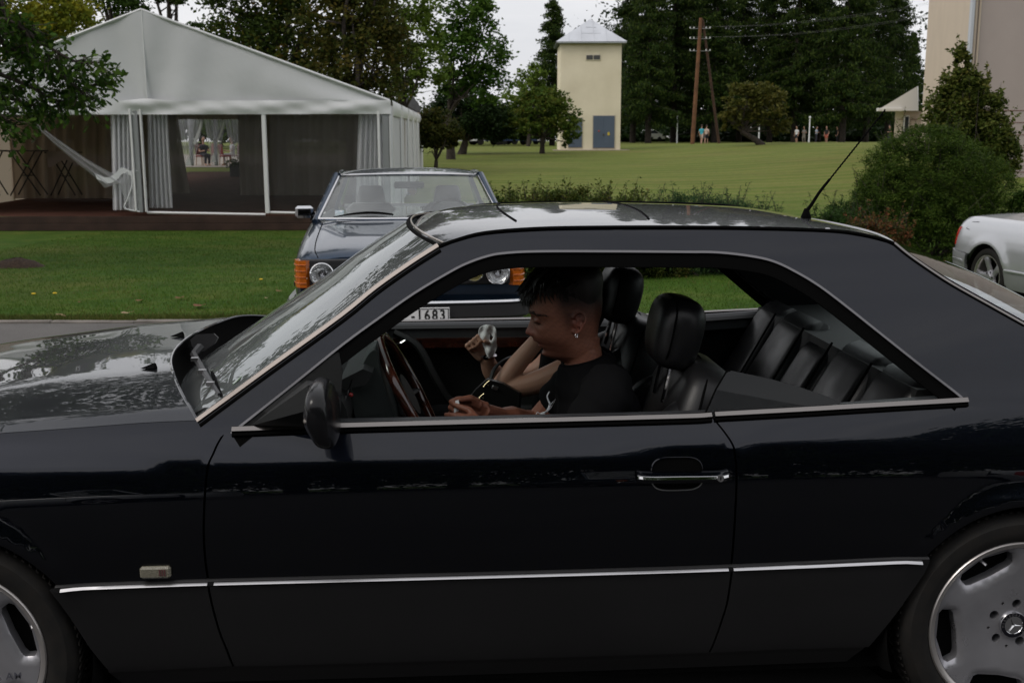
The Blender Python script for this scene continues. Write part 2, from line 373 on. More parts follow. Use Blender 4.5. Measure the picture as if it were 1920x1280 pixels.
def band(name, xz, w, m, parent, out=.006, side=0, inset=0.0, closed=False, tilt=0.0, surf=S, norm=Sn, width=WID):
    "moulding: a shallow trapezoid swept along a line on the body side"
    P = np.asarray(xz, float); T = np.gradient(P, axis=0); T /= np.linalg.norm(T, axis=1)[:, None]+1e-12; N2 = np.stack([-T[:, 1], T[:, 0]], 1)
    rings = []
    for p, t2 in zip(P, N2):
        r = []
        for s, o in ((-.5, -.004), (-.5, out*.5), (-.32, out), (.32, out+tilt), (.5, out*.5+tilt), (.5, -.004)):
            q = p+t2*(s+inset)*w; n = norm(q[0], q[1]); z = V(q[0], float(surf(q[0], q[1])), q[1])+n*o
            if side: z[1] = width-z[1]
            r.append(z)
        rings.append(r)
    return MB().loft(rings).build(name, m, parent, 40)
HERO = thing('coupe', (0, .87, 0), 'dark blue-black two-door coupe with open side windows, filling the foreground', 'car')
def both(fn):
    for sd in (0, 1): fn(sd)
# ---- outlines in side coordinates
hoodline = sidepts([(0, 812.5), (134, 803), (269, 793), (366, 788.5)])
front_ext = [(-2.08, .745), (-1.9, .79), (-1.7, .818), (-1.45, .842)]
hood_e = np.concatenate([spl(front_ext+[tuple(hoodline[0])], 4)[:-1], hoodline])           # nose .. cowl corner
cornerF = sidepts([(366, 788.5), (380, 795), (400, 805), (418, 815)])
shutF = sidepts([(418, 815), (408, 832), (400, 850), (390, 873.5), (385, 917), (382, 984), (384, 1038), (390, 1085), (398, 1129), (411.6, 1179), (425, 1213), (438, 1246)])
shutR = sidepts([(1337, 783), (1344, 792), (1357, 808), (1372, 830), (1378, 850), (1381, 894), (1379, 951), (1376, 1001), (1371, 1062), (1369, 1085), (1362, 1129), (1352, 1162), (1340, 1196), (1329, 1221)])
ZS = lambda x: float(Pch([-1.2, -1.07, -.70, .46, 1.08, 1.3], [.491, .494, .499, .501, .510, .512])(x))
def cut(path, z):
    "split a descending path at height z(x)"
    up = [p for p in path if p[1] > ZS(p[0])]; dn = [p for p in path if p[1] <= ZS(p[0])]
    a, b = up[-1], dn[0]; t = (a[1]-ZS(a[0]))/(a[1]-b[1]); q = a+(b-a)*t
    return np.array(up+[q]), np.array([q]+dn)
sF_u, sF_l = cut(shutF, None); sR_u, sR_l = cut(shutR, None)
def arch(cx, a0, a1, n=18, r=.336): return np.array([(cx+r*math.cos(a), .31+r*math.sin(a)) for a in np.linspace(rad(a0), rad(a1), n)])
GAP = .0028
def sh(p, dx): return np.asarray(p)+V(dx, 0)
# front fender: hood line -> corner -> shut line -> strip line -> arch -> nose
aF = arch(-1.3575, 34, 146)
fend = np.concatenate([hood_e, cornerF[1:], sh(sF_u[1:], -GAP), [(sF_u[-1][0]-.15, ZS(-.85)), (-1.07, ZS(-1.07))], aF[0:], [(-1.70, .45), (-2.10, .44), (-2.16, .60)]])
doorU = np.concatenate([sh(sF_u, GAP), [(x, ZS(x)) for x in np.linspace(sF_u[-1][0]+.1, sR_u[-1][0]-.1, 9)], sh(sR_u[::-1], -GAP)])
belt_px = [(418, 812), (432, 811), (640, 803.5), (1000, 794), (1280, 786.5), (1337, 783)]
beltD = sidepts(belt_px)
doorU = np.concatenate([doorU[:-1], beltD[::-1][1:-1]])
both(lambda sd: panel('front_fender', fend, PAINT, HERO, side=sd))
DOORS = []
for sd in (0, 1): DOORS.append(panel('door', doorU, PAINT, HERO, side=sd))
# quarter panel with C pillar, roof rail and A pillar in one pressing
trimA = sidepts([(371, 792), (500, 697), (640, 596), (707, 542), (774, 495), (823, 464)])
rail = sidepts([(823, 464), (855, 452), (909, 438.5), (1003, 431), (1120, 428.5), (1280, 428), (1414, 429.5), (1554, 434), (1616, 441.5), (1660, 452), (1675, 458)])
rearC = sidepts([(1675, 458), (1702, 480), (1742, 508), (1784, 535), (1850, 572), (1920, 611)])
win_px = [(432, 810), (540, 724), (640, 644), (707, 595), (774, 548), (842, 507.5), (875, 491), (909, 479), (942, 472.5), (1010, 469), (1150, 469), (1280, 470), (1347, 471), (1414, 479), (1455, 489.5), (1495, 509), (1535, 533), (1582, 568), (1650, 622), (1717, 675), (1784, 727), (1806, 745)]
WINL = sidepts(win_px)
beltR = sidepts([(1337, 783), (1500, 774), (1650, 765), (1814, 755)])
aR = arch(1.3575, 146, 34)[::-1]
aRr = arch(1.3575, 34, 143)
quart = np.concatenate([trimA, rail[1:], rearC[1:], [(1.60, 1.0), (1.78, .945), (2.0, .93), (2.42, .905), (2.46, .80), (2.46, .60), (2.40, .45), (1.70, .43)], aRr, [(1.111, ZS(1.11)), (.9, ZS(.9)), (.75, ZS(.75))],
    sh(sR_u[::-1], GAP), beltR[1:], WINL[::-1], [tuple(cornerF[-1])], cornerF[::-1][1:]])
both(lambda sd: panel('quarter_panel', quart, PAINT, HERO, side=sd, step=.02))
# cladding below the bright strip
sillT = lambda x: float(Pch([-1, -.67, .475, .85, .97], [.255, .264, .263, .266, .262])(x))
cF = np.concatenate([[(-1.098, ZS(-1.09)-.004), (-.9, ZS(-.9)-.004)], sh(sF_l, -GAP), [(-.8, sillT(-.8)), (-.975, sillT(-.98)), (-1.016, .329), (-1.054, .411), (-1.08, .46)]])
cD = np.concatenate([sh(sF_l, GAP)[::-1], [(x, ZS(x)-.004) for x in np.linspace(-.6, .5, 9)], sh(sR_l, -GAP), [(x, sillT(x)) for x in np.linspace(.45, -.6, 9)]])
cR = np.concatenate([sh(sR_l, GAP)[::-1], [(.8, ZS(.8)-.004), (1.105, ZS(1.1)-.004), (1.092, .471), (1.033, .365), (.968, .263), (.75, sillT(.75))]])
for nm, ol in (('fender_cladding', cF), ('door_cladding', cD), ('quarter_cladding', cR)):
    both(lambda sd: panel(nm, ol, CLAD, HERO, side=sd, off=.006, thick=.02))
sill = np.array([(x, sillT(x)-.004) for x in np.linspace(-.985, .965, 12)]+[(.93, .20), (.3, .198), (-.3, .198), (-.96, .20)])
both(lambda sd: panel('sill', sill, CLAD, HERO, side=sd, off=-.004))
for x in (-.63, 1.015-.1):
    pass
# bright strips and their dark channels
def strip(x0, x1, sd):
    xs = np.linspace(x0, x1, 14); c = [(x, ZS(x)-.002) for x in xs]
    band('strip_channel', [(x, ZS(x)-.002) for x in np.linspace(x0-.014, x1+(.02 if x1 > 1 else .004), 14)], .0205, CLAD, HERO, .0085, sd)
    band('bright_strip', c, .0098, BRIGHT, HERO, .0165, sd, tilt=-.0042)
for sd in (0, 1):
    strip(-1.068, -.716, sd); strip(-.700, .580, sd); strip(.593, 1.080, sd)
# belt mouldings
for sd in (0, 1):
    b1 = sidepts([(436, 806), (640, 799), (1000, 789.5), (1280, 782), (1333, 779)]); b2 = sidepts([(1339, 778), (1500, 769), (1650, 760), (1812, 750.5)])
    for bb in (b1, b2):
        bb = bb-V(0, .007*sd)
        band('belt_moulding', bb, .0165, BELTM, HERO, .014, sd, tilt=-.0025); band('belt_seal', bb+V(0, -.0115), .009, BLACK, HERO, .010, sd)
    band('window_trim', WINL, .0085, GREYTRIM, HERO, .007, sd, inset=-.6)
    band('window_seal', WINL, .034, BLACK, HERO, .001, sd, inset=-1.0 if 0 else -.72)
    band('windscreen_trim', trimA, .0135, SATIN, HERO, .007, sd, inset=.35); band('windscreen_seal', trimA, .008, BLACK, HERO, .004, sd, inset=-1.1)
    band('drip_rail', rail, .008, BLACK, HERO, .006, sd, inset=.2)
    band('rear_window_trim', rearC, .008, BELTM, HERO, .007, sd, inset=.3)
# ---- hood, windscreen, roof, rear glass as surfaces over (x, y)
_he = np.array(hood_e)
he_z = Pch(_he[:, 0], _he[:, 1]); HX0, HX1 = _he[0, 0], _he[-1, 0]
crown = Pch([-2.1, -1.6, -1.2, -.8], [.030, .052, .064, .074])
def hood_back(q): return HX1+.004-.205*(1-abs(q)**2.0)
def Hz(x, q):
    x = np.clip(x, HX0, -.60); e = he_z(min(x, HX1)) if np.ndim(x) == 0 else he_z(np.minimum(x, HX1))
    a = abs(q); return e+crown(x)*(1-a**3.3)+.006*np.exp(-((a-.62)/.16)**2)*smooth(-2.1, -1.5, x)+.0035*np.exp(-((a-.93)/.045)**2)*smooth(-1.9, -1.3, x)
def hoodpt(s, q):
    x = HX0-.06*(1-q*q)*1.0+(hood_back(q)-HX0+.06*(1-q*q))*s; ed = float(S(min(x, HX1), he_z(min(x, HX1))))+.004; half = .87-ed
    return V(x, .87+q*half, float(Hz(x, q)))
us = np.linspace(0, 1, 60); qs = np.concatenate([np.linspace(-1, -.9, 6)[:-1], np.linspace(-.9, .9, 46), np.linspace(.9, 1, 6)[1:]])
hood = MB().grid(hoodpt, us, qs)
PAINTH = PAINT
hood.build('hood', PAINT, HERO, None)
# hood trailing edge lip
lip = [hoodpt(1, q) for q in np.linspace(-.995, .995, 60)]
MB().tube(lip, .004, 6).build('hood_edge', PAINT, HERO)
MB().loft([[p, p+V(.0, 0, -.03), p+V(.03, 0, -.09), p+V(.10, 0, -.11)] for p in lip], closed=False, cap=False).build('cowl_panel', BLACK, HERO, fix=False)
# nose: closing sheet below the hood's front edge, grille, lamps, bumper
fe = [hoodpt(0, q) for q in np.linspace(-1, 1, 41)]
MB().loft([[p, p+V(-.02, 0, -.03), p+V(-.03, 0, -.18), p+V(-.02, 0, -.30)] for p in fe], closed=False, cap=False).build('nose_panel', BLACK, HERO, 50, fix=False)
g = MB().box((-2.165, .87, .665), (.05, .44, .19), b=.015); g.build('grille_shell', CHROME, HERO)
for k in range(6): MB().box((-2.185, .87, .60+.026*k), (.02, .40, .010)).build('grille_slat', BLACK, HERO)
for sg in (-1, 1):
    MB().box((-2.13, .87+sg*.46, .665), (.06, .36, .16), R=rotz(-sg*.10), b=.02).build('headlight', GLASSC, HERO)
    MB().box((-2.10, .87+sg*.46, .665), (.03, .34, .15), R=rotz(-sg*.10), b=.01).build('headlight_bowl', CHROME, HERO)
    MB().box((-2.06, .87+sg*.70, .665), (.10, .12, .16), R=rotz(-sg*.5), b=.02).build('corner_lamp', mat('orange lamp plastic', (.55, .13, .01), .15, spec=.5, var=(30, .3)), HERO)
def bumper(x0, sgn, name):
    P = [V(x0+sgn*(-.02-.42), .045, 0), V(x0+sgn*-.16, .075, 0), V(x0+sgn*-.05, .16, 0), V(x0, .34, 0), V(x0+sgn*.015, .87, 0)]
    P = spl(P+[V(p[0], WID-p[1], 0) for p in P[-2::-1]], 6)
    pr = [(0.0, .56), (.03, .555), (.05, .52), (.05, .44), (.03, .40), (.02, .30), (-.02, .24)]
    T = np.gradient(P, axis=0); T /= np.linalg.norm(T, axis=1)[:, None]; N = np.stack([T[:, 1], -T[:, 0], 0*T[:, 0]], 1); c = P.mean(0)
    N = np.array([n if n@(p-c) > 0 else -n for n, p in zip(N, P)])
    MB().loft([[p+n*(o-.02)+V(0, 0, z) for o, z in pr] for p, n in zip(P, N)], closed=False, cap=False).build(name, CLAD, HERO, 45, fix=False)
bumper(-2.20, -1, 'front_bumper'); bumper(2.47, 1, 'rear_bumper')
# windscreen
tA = np.array([V(x, float(S(x, z)), z) for x, z in trimA])
_tz = Pch(tA[:, 2], tA[:, 0]); _ty = Pch(tA[:, 2], tA[:, 1])
def screenpt(s, q, extra=0.0):
    z0 = .80+(1.298-.80)*s; zz = max(z0, tA[0, 2]); x = float(_tz(zz)); y = float(_ty(zz))
    if z0 < tA[0, 2]: x -= (tA[0, 2]-z0)*1.45
    bul = (.165-.065*s)*(1-abs(q)**2.2); return V(x-bul-extra*.8+.002, .87+q*(.87-y-.012), z0+.022*(1-q*q)*s+extra*.5)
MB().grid(screenpt, np.linspace(0, 1, 24), np.linspace(-1, 1, 48)).build('windscreen', glassmat('hazy windscreen glass', (.74, .82, .80), haze=.10), HERO, None, fix=False)
top = [screenpt(1, q) for q in np.linspace(-1, 1, 41)]
MB().tube(top, .0055, 8).build('windscreen_header_trim', BLACK, HERO); MB().tube([p+V(.010, 0, .0075) for p in top], .0030, 6).build('windscreen_header_bead', SATIN, HERO)
# roof skin
rl = np.array([V(x, float(S(x, z)), z) for x, z in rail]); r_z = Pch(rl[:, 0], rl[:, 2]); r_y = Pch(rl[:, 0], rl[:, 1])
RX0, RX1 = rl[0, 0], rl[-1, 0]
cl = Pch([-.25, -.235, -.177, -.111, .003, .115, .285, .63, .86, 1.013, 1.10, 1.2], [1.303, 1.306, 1.327, 1.343, 1.354, 1.358, 1.362, 1.354, 1.341, 1.324, 1.305, 1.28])
def roof_x(s, q):
    f = RX0+.004-.100*(1-abs(q)**2.2); b = RX1-.004+.075*(1-abs(q)**2.2); return f+(b-f)*s
def roofpt(s, q):
    x = roof_x(s, q); xe = RX0+(RX1-RX0)*s; ze, ye = float(r_z(xe)), float(r_y(xe)); a = abs(q)
    zc = float(cl(x)); w = 1-a**2.3; return V(x, .87+q*(.87-ye-.003), ze+.001+(zc-ze)*w)
ss = np.concatenate([np.linspace(0, .12, 14)[:-1], np.linspace(.12, .88, 50)[:-1], np.linspace(.88, 1, 12)])
MB().grid(roofpt, ss, np.linspace(-1, 1, 56)).build('roof', PAINT, HERO, None, fix=False)
# headliner just under it
MB().grid(lambda s, q: roofpt(.02+.96*s, q*.985)-V(0, 0, .03), np.linspace(0, 1, 24), np.linspace(-1, 1, 24)).build('headliner', HEADLINE, HERO, None, fix=False)
# sunroof seams: thin black rubber let in flush
def on_roof(u, v):
    Y = .6
    def zat(x, y):
        best = None
        s0, s1 = 0.0, 1.0; q = (y-.87)/.60; q = max(-.999, min(.999, q))
        for _ in range(30):
            m = (s0+s1)/2; p = roofpt(m, q)
            if p[0] < x: s0 = m
            else: s1 = m
        return roofpt(m, q)[2]
    lo, hi = .25, 1.5
    d = _ray(u, v)
    for Y in np.linspace(.28, 1.5, 120):
        p = at(u, v, Y)
        if p[2] < zat(p[0], Y): return V(p[0], Y, zat(p[0], Y))
    return V(p[0], Y, p[2])
def seam(x_of_y, y0, y1, name):
    pts = []
    for y in np.linspace(y0, y1, 30):
        q = (y-.87)/.595; x = x_of_y(y); s0, s1 = 0.0, 1.0
        for _ in range(40):
            m = (s0+s1)/2; p = roofpt(m, q)
            if p[0] < x: s0 = m
            else: s1 = m
        pts.append(roofpt(m, q)+V(0, 0, .0005))
    MB().tube(pts, .0035, 5).build(name, BLACK, HERO)
seam(lambda y: .075-.03*(1-((y-.87)/.45)**2), .44, 1.30, 'sunroof_front_seal'); seam(lambda y: .44+.02*(1-((y-.87)/.45)**2), .44, 1.30, 'sunroof_rear_seal')
for u in (1053, 1554):
    p = on_side(u, 431 if u < 1500 else 435); q = V(p[0], float(S(p[0], p[1])), p[1])
    MB().box(q+V(0, .01, .006), (.012, .01, .008), b=.002).build('drip_rail_plug', BRIGHT, HERO)
# rear window
rc = np.array([V(x, float(S(x, z)), z) for x, z in np.concatenate([rearC, [(1.60, 1.0), (1.76, .95)]])]); c_z = Pch(rc[::-1, 2], rc[::-1, 0]); c_y = Pch(rc[::-1, 2], rc[::-1, 1])
_rb = Pch([0, .15, .38, .73, 1], [.079, .175, .26, .29, .29])
def rearpt(s, q, dz=0.0):
    z = rl[-1, 2]-.004+(.95-rl[-1, 2])*s; x = float(c_z(z)); y = float(c_y(z)); a = abs(q)**2.4; b = float(_rb(s))*(1-a)
    return V(x+b, .87+q*(.87-y-.006), z+.006*(1-a)*(1-s)+dz)
MB().grid(rearpt, np.linspace(0, 1, 26), np.linspace(-1, 1, 44)).build('rear_window', GLASS, HERO, None, fix=False)
MB().tube([rearpt(0, q) for q in np.linspace(-1, 1, 41)], .007, 6).build('rear_window_header_trim', BRIGHT, HERO)
MB().tube([rearpt(s, -.985)+V(0, 0, .002) for s in np.linspace(0, 1, 20)], .008, 6).build('rear_window_side_seal', BLACK, HERO)
MB().tube([rearpt(s, .985)+V(0, 0, .002) for s in np.linspace(0, 1, 20)], .008, 6).build('rear_window_side_seal', BLACK, HERO)
# boot lid and tail
def boot(s, q):
    x = 1.72+.70*s+(.20*(1-abs(q)**2.4))*(1-s)+.03*(1-q*q)*s; zq = float(Pch([1.6, 1.78, 2.0, 2.42, 2.5], [.985, .944, .93, .905, .90])(x)); y = float(S(min(x, 2.42), zq-.01))
    return V(x, .87+q*(.87-y-.004), zq+.028*(1-abs(q)**2.4))
MB().grid(boot, np.linspace(0, 1, 16), np.linspace(-1, 1, 30)).build('boot_lid', PAINT, HERO, None, fix=False)
tl = [boot(1, q) for q in np.linspace(-1, 1, 31)]
MB().loft([[p, p+V(.03, 0, -.04), p+V(.045, 0, -.2), p+V(.03, 0, -.45)] for p in tl], closed=False, cap=False).build('tail_panel', PAINT, HERO, 50, fix=False)
for sg in (-1, 1): MB().box((2.475, .87+sg*.60, .70), (.06, .40, .17), R=rotz(sg*.12), b=.02).build('tail_light', mat('red lamp plastic', (.35, .012, .008), .12, spec=.5), HERO)
# antenna on the roof's rear edge
ap = on_roof(1511, 409); a1 = at(1522, 383, ap[1]); a2 = at(1556, 336, ap[1]); a3 = at(1660, 206, ap[1])
ant = MB(); ant.lathe([(.016, -.004), (.016, .004), (.012, .014), (.006, .03)], ap, 'z', 14)
ant.build('antenna_foot', BLACK, HERO)
MB().tube(spl([ap+V(0, 0, .02), a1, (a1+a2)/2+V(-.003, 0, 0), a2], 4), np.linspace(.0062, .0042, 13), 8).build('antenna_stem', BLACK, HERO)
w = [a2+(a3-a2)*t+V(math.sin(t*150)*.0012, math.cos(t*150)*.0012, 0) for t in np.linspace(0, 1, 160)]
MB().tube(w, .0027, 5).build('antenna_whip', BLACK, HERO)
# ---- wheels
def wheel(cx, name, letters):
    for sd in (0, 1):
        y0 = .030; c = (cx, y0, .31)
        def bl(mb, nm, m, par=None, sharp=35):
            if sd: mb.v = [(a, WID-b, z) for a, b, z in mb.v]
            return mb.build(nm, m, par or HERO, sharp)
        ty = MB().lathe([(.232, .004), (.240, -.004), (.262, -.010), (.284, -.008), (.298, .004), (.306, .018), (.309, .05), (.310, .11), (.309, .17), (.304, .20), (.28, .212), (.235, .205)], c, 'y', 72)
        tobj = bl(ty, 'tyre', TYRE)
        tr = MB()
        for k in range(90):
            a = 2*math.pi*k/90
            for rr, yy0, yy1, tw in ((.3075, .012, .05, .012), (.311, .055, .105, -.01)):
                P = []
                for y, da in ((yy0, 0), (yy1, tw/.3)):
                    for e in (-.011, .011):
                        an = a+da+e; P.append(V(cx+rr*math.cos(an), y0+y, .31+rr*math.sin(an)))
                for y, da in ((yy0, 0), (yy1, tw/.3)):
                    for e in (-.011, .011):
                        an = a+da+e; P.append(V(cx+(rr+.004)*math.cos(an), y0+y, .31+(rr+.004)*math.sin(an)))
                tr.add(P, [(0, 1, 3, 2), (4, 6, 7, 5), (0, 4, 5, 1), (2, 3, 7, 6), (0, 2, 6, 4), (1, 5, 7, 3)])
        tr = bl(tr, 'tyre_tread', TYRE, tobj); tr['kind'] = 'stuff'
        rim = MB().lathe([(.2334, .012), (.2334, .001), (.2300, -.003), (.2225, -.001), (.2150, .006), (.213, .016)], c, 'y', 72); bl(rim, 'rim_lip', LIP)
        bl(MB().lathe([(.228, .02), (.214, .03), (.205, .10), (.205, .17)], c, 'y', 40), 'rim_barrel', DEEP)
        # face with five windows and five bolt holes
        ph0 = 117 if cx > 0 else 20
        holes = []
        for k in range(5):
            a = rad(ph0+72*k); loc = [(.152, -.03), (.166, -23), (.203, -21.5), (.2065, -10), (.2065, 10), (.203, 21.5), (.166, 23)]
            pts = [(.149, 0), (.163, 20.5), (.1725, 23.5), (.197, 22.5), (.204, 19), (.206, 0), (.204, -19), (.197, -22.5), (.1725, -23.5), (.163, -20.5)]
            holes.append(np.array([(r*math.cos(a+rad(d)), r*math.sin(a+rad(d))) for r, d in pts]))
        for k in range(5):
            a = rad(ph0+36+72*k); holes.append(np.array([(.056*math.cos(a)+.0125*math.cos(t), .056*math.sin(a)+.0125*math.sin(t)) for t in np.linspace(0, 2*math.pi, 14, endpoint=False)]))
            a = rad(ph0+72*k); holes.append(np.array([(.064*math.cos(a)+.0042*math.cos(t), .064*math.sin(a)+.0042*math.sin(t)) for t in np.linspace(0, 2*math.pi, 8, endpoint=False)]))
        out = np.array([(.2135*math.cos(t), .2135*math.sin(t)) for t in np.linspace(0, 2*math.pi, 96, endpoint=False)])
        P, T, loops = cdt(out, holes, .012)
        dish = lambda r: .020-.012*np.clip((r-.05)/.16, 0, 1)**1.3+.010*np.clip((.075-r)/.03, 0, 1)**2*0
        hd = np.full(len(P), 9.0)
        for h in loops[1:6]: hd = np.minimum(hd, seg_dist(P, h))
        yy = dish(np.hypot(P[:, 0], P[:, 1]))+.010*np.clip(1-hd/.012, 0, 1)**2
        f = MB(); v = np.stack([P[:, 0]+cx, yy+y0, P[:, 1]+.31], 1); f.add(v, [tuple(t) for t in T])
        for h in loops[1:]:
            r = dish(np.hypot(h[:, 0], h[:, 1]))+(.010 if len(h) > 20 else 0); dpt = .03
            a = np.stack([h[:, 0]+cx, r+y0, h[:, 1]+.31], 1); f.loft([np.array(a), a+V(0, dpt, 0)], True, False)
        bl(f, 'rim_face', ALLOY, None, 50)
        bl(MB().lathe([(.0, .060), (.20, .060)], c, 'y', 24), 'brake_disc', DEEP)
        capo = bl(MB().lathe([(.0, .0105), (.0235, .0105), (.0245, .009), (.0345, .0095), (.0365, .013), (.0365, .022)], c, 'y', 40), 'hub_cap', CHROME)
        bl(MB().lathe([(.0248, .0085), (.0340, .0088)], c, 'y', 40), 'hub_cap_ring', mat('black enamel', (.006, .006, .010), .3), capo)
        st = MB()
        for k in range(3):
            a = rad(90+120*k+25); d = V(math.cos(a), 0, math.sin(a)); s2 = V(-d[2], 0, d[0])
            cc = V(*c)+V(0, .0085, 0); st.add([cc+d*.022, cc+s2*.0028, cc+V(0, -.003, 0), cc-s2*.0028, cc-d*.001], [(0, 1, 2), (0, 2, 3), (1, 4, 2), (2, 4, 3)])
        bl(st, 'star_emblem', CHROME, capo)
        tm = MB(); word = 'MERCEDES'
        for k, ch in enumerate(word+'  BENZ'):
            if ch == ' ': continue
            tv, tf = text_mesh(ch, .0088, .0001); a = rad(185-17*k); R = roty(-(a-math.pi/2)); tm.add(tv@R.T+V(cx+.0294*math.cos(a), y0+.0078, .31+.0294*math.sin(a)), tf)
        bl(tm, 'emblem_lettering', BRIGHT, capo)
        if letters:
            tv, tf = text_mesh('AMG', .026, .0004, 1.15); bl(MB().add(tv+V(cx+.155, y0+.0115, .252), tf), 'rim_lettering', mat('dark engraved lettering', (.10, .10, .12), .5), None)
        a = rad(ph0+2); p0 = V(cx+.203*math.cos(a), y0+.03, .31+.203*math.sin(a)); bl(MB().tube([p0, p0+V(.012*1, -.018, -.010)], .0042, 8), 'valve', BRIGHT)
        # wheelhouse
        wh = MB().lathe([(.345, .03), (.36, .06), (.36, .34)], (cx, 0, .31), 'y', 40, -.35, math.pi+.35); bl(wh, 'wheel_arch_liner', DEEP)
        bl(MB().lathe([(.0, .34), (.37, .34)], (cx, 0, .31), 'y', 30), 'wheel_arch_wall', DEEP)
wheel(1.3575, 'r', False); wheel(-1.3575, 'f', True)
# ---- small fittings on the near side (and mirrored where it matters)
ORANGE = MATS['orange lamp plastic']
q = on_side(293, 1070); y = float(S(q[0], q[1]))
MB().box((q[0], y-.006, q[1]), (.074, .016, .030), b=.005).build('side_indicator', mat('clear ribbed lamp plastic', (.20, .185, .14), .25, spec=.6, bump=(300, .5, .004)), HERO)
for k in range(3): MB().box((q[0]+.012+k*.006, y-.0145, q[1]+.001), (.0035, .002, .016)).build('indicator_bulb_shade', mat('dull red brown', (.12, .05, .05), .4), HERO)
# door handle: recess cup, chrome pull with lock
h0, h1 = on_side(1193, 891), on_side(1362, 887.5); hm = (h0+h1)/2; hy = float(S(hm[0], hm[1])); D0 = DOORS[0]
cup = []
for s_, z_ in ((1.0, 0.0), (.93, .012), (.80, .016)):
    ring = []
    for a in np.linspace(0, 2*math.pi, 40, endpoint=False):
        c_, s2 = math.cos(a), math.sin(a); sx = abs(c_)**.5*math.copysign(1, c_)*.066*s_; sz = abs(s2)**.7*math.copysign(1, s2)*.041*s_
        x_, zz = hm[0]-.012+sx, hm[1]+.004+sz; ring.append(V(x_, float(S(x_, zz))-.0012-(.004 if s_ > .95 else 0)*0+z_*.0-(.0015 if s_ == 1 else .001), zz))
    cup.append(ring)
MB().loft(cup, True, False).add(cup[-1], [tuple(range(40))]).build('handle_cup', BLACK, D0, 40)
MB().loft([[p+V(0, -.001, 0) for p in cup[0]], [p+V(0, -.004, 0) for p in np.array(cup[0])*.97+np.array(cup[0]).mean(0)*.03]], True, False).build('handle_cup_rim', PAINT, D0, 60)
hb = spl([V(h0[0], hy-.010, h0[1]), V(h0[0]+.03, hy-.024, h0[1]+.0005), V(hm[0], hy-.028, hm[1]+.001), V(h1[0]-.03, hy-.026, h1[1]), V(h1[0], hy-.012, h1[1])], 6)
pull = MB().loft([[p+V(0, -.003, .0135), p+V(0, .010, .0135), p+V(0, .010, -.0135), p+V(0, -.003, -.0135), p+V(0, -.007, 0)] for p in hb]); pull.build('handle_pull', PAINT, D0, 30)
MB().loft([[p+V(0, -.0085, .0038), p+V(0, -.005, .0052), p+V(0, -.005, -.0052), p+V(0, -.0105, -.0020)] for p in hb]).build('handle_chrome', CHROME, D0, 30)
MB().tube([p+V(0, -.003, 0) for p in cup[0][21:40]], .0016, 5).build('handle_cup_highlight', BRIGHT, D0)  # bright tube drawn in as the highlight along the cup's lower lip
lk = V(h1[0]-.024, hy-.036, h1[1]+.0)
MB().lathe([(.0, -.002), (.0055, -.002), (.006, -.003), (.0085, -.003), (.0088, .004)], lk, 'y', 20).build('lock', BRIGHT, D0)
MB().box(lk+V(0, -.0028, 0), (.0022, .002, .008)).build('keyhole', BLACK, D0)
# wiper: hub housing, arm, blade lying at the screen's foot
wh = at(385, 642, .60); tip = at(420, 745, .26)
def scr(u, v, lift=.012):
    best = None
    for Y in np.linspace(.14, 1.3, 300):
        p = at(u, v, Y); q_ = (Y-.87)/(.87-.15); lo, hi = 0., 1.
        s_ = (p[2]-.80)/.498
        if 0 <= s_ <= 1:
            sp = screenpt(min(1, max(0, s_)), max(-1, min(1, q_)))
            d = abs(sp[0]-p[0])
            if best is None or d < best[0]: best = (d, p)
    return best[1]+V(-.8, -.1, .55)*lift
a0, a1, a2 = at(392, 633, .62), scr(388, 668, .03), scr(420, 744, .016)
HUBM = mat('faded black wiper plastic', (.030, .030, .032), .38, spec=.5)
MB().loft([[at(357+dx_*27, 640+dz_*15, .80) for dx_, dz_ in ((0, -.2), (.4, -.9), (1.6, -1.0), (1.9, -.5), (1.7, .2), (.9, 1.2), (.5, 1.3), (.1, .6))],
           [at(359+dx_*27, 640+dz_*15, .92) for dx_, dz_ in ((0, -.2), (.4, -.9), (1.6, -1.0), (1.9, -.5), (1.7, .2), (.9, 1.2), (.5, 1.3), (.1, .6))]]).build('wiper_hub', HUBM, HERO, 30)
MB().tube([at(376, 650, .78), scr(387, 678, .045), scr(403, 712, .030), scr(419, 744, .012)], [.013, .011, .0085, .005], 6).build('wiper_arm', HUBM, HERO)
MB().tube([scr(394, 668, .020), scr(408, 709, .014), scr(422, 748, .008)], .0050, 5).build('wiper_blade', BLACK, HERO)
for t in (.2, .5, .8):
    p = scr(386+t*31, 676+t*66, .055-.035*t); MB().box(p, (.020, .014, .010)).build('wiper_clip', BRIGHT, HERO)
for u, v, Y in ((281, 671, .45), (335, 629, .95)):
    p = at(u, v, Y); x = p[0]; q_ = (Y-.87)/.77; p = V(x, Y, float(Hz(x, q_)))
    MB().loft([[p+V(-.028, 0, .001), p+V(-.02, -.008, .001), p+V(-.02, .008, .001)], [p+V(.012, 0, .017), p+V(.012, -.013, .002), p+V(.012, .013, .002)], [p+V(.016, 0, .014), p+V(.016, -.011, .002), p+V(.016, .011, .002)]]).build('washer_jet', BLACK, HERO)
MB().lathe([(.0, 0), (.018, 0), (.018, .0015)], (0, 0, 0), 'y', 24)
sp = scr(447, 714, .0035); stk = MB().add([sp+V(a*.020*.65, b*.03, a*.020*.55) for a, b in [(math.cos(t), math.sin(t)) for t in np.linspace(0, 2*math.pi, 20, endpoint=False)]], [tuple(range(20))])
stk.build('inspection_sticker', mat('pale green sticker', (.35, .50, .25), .5, var=(60, .4)), HERO)
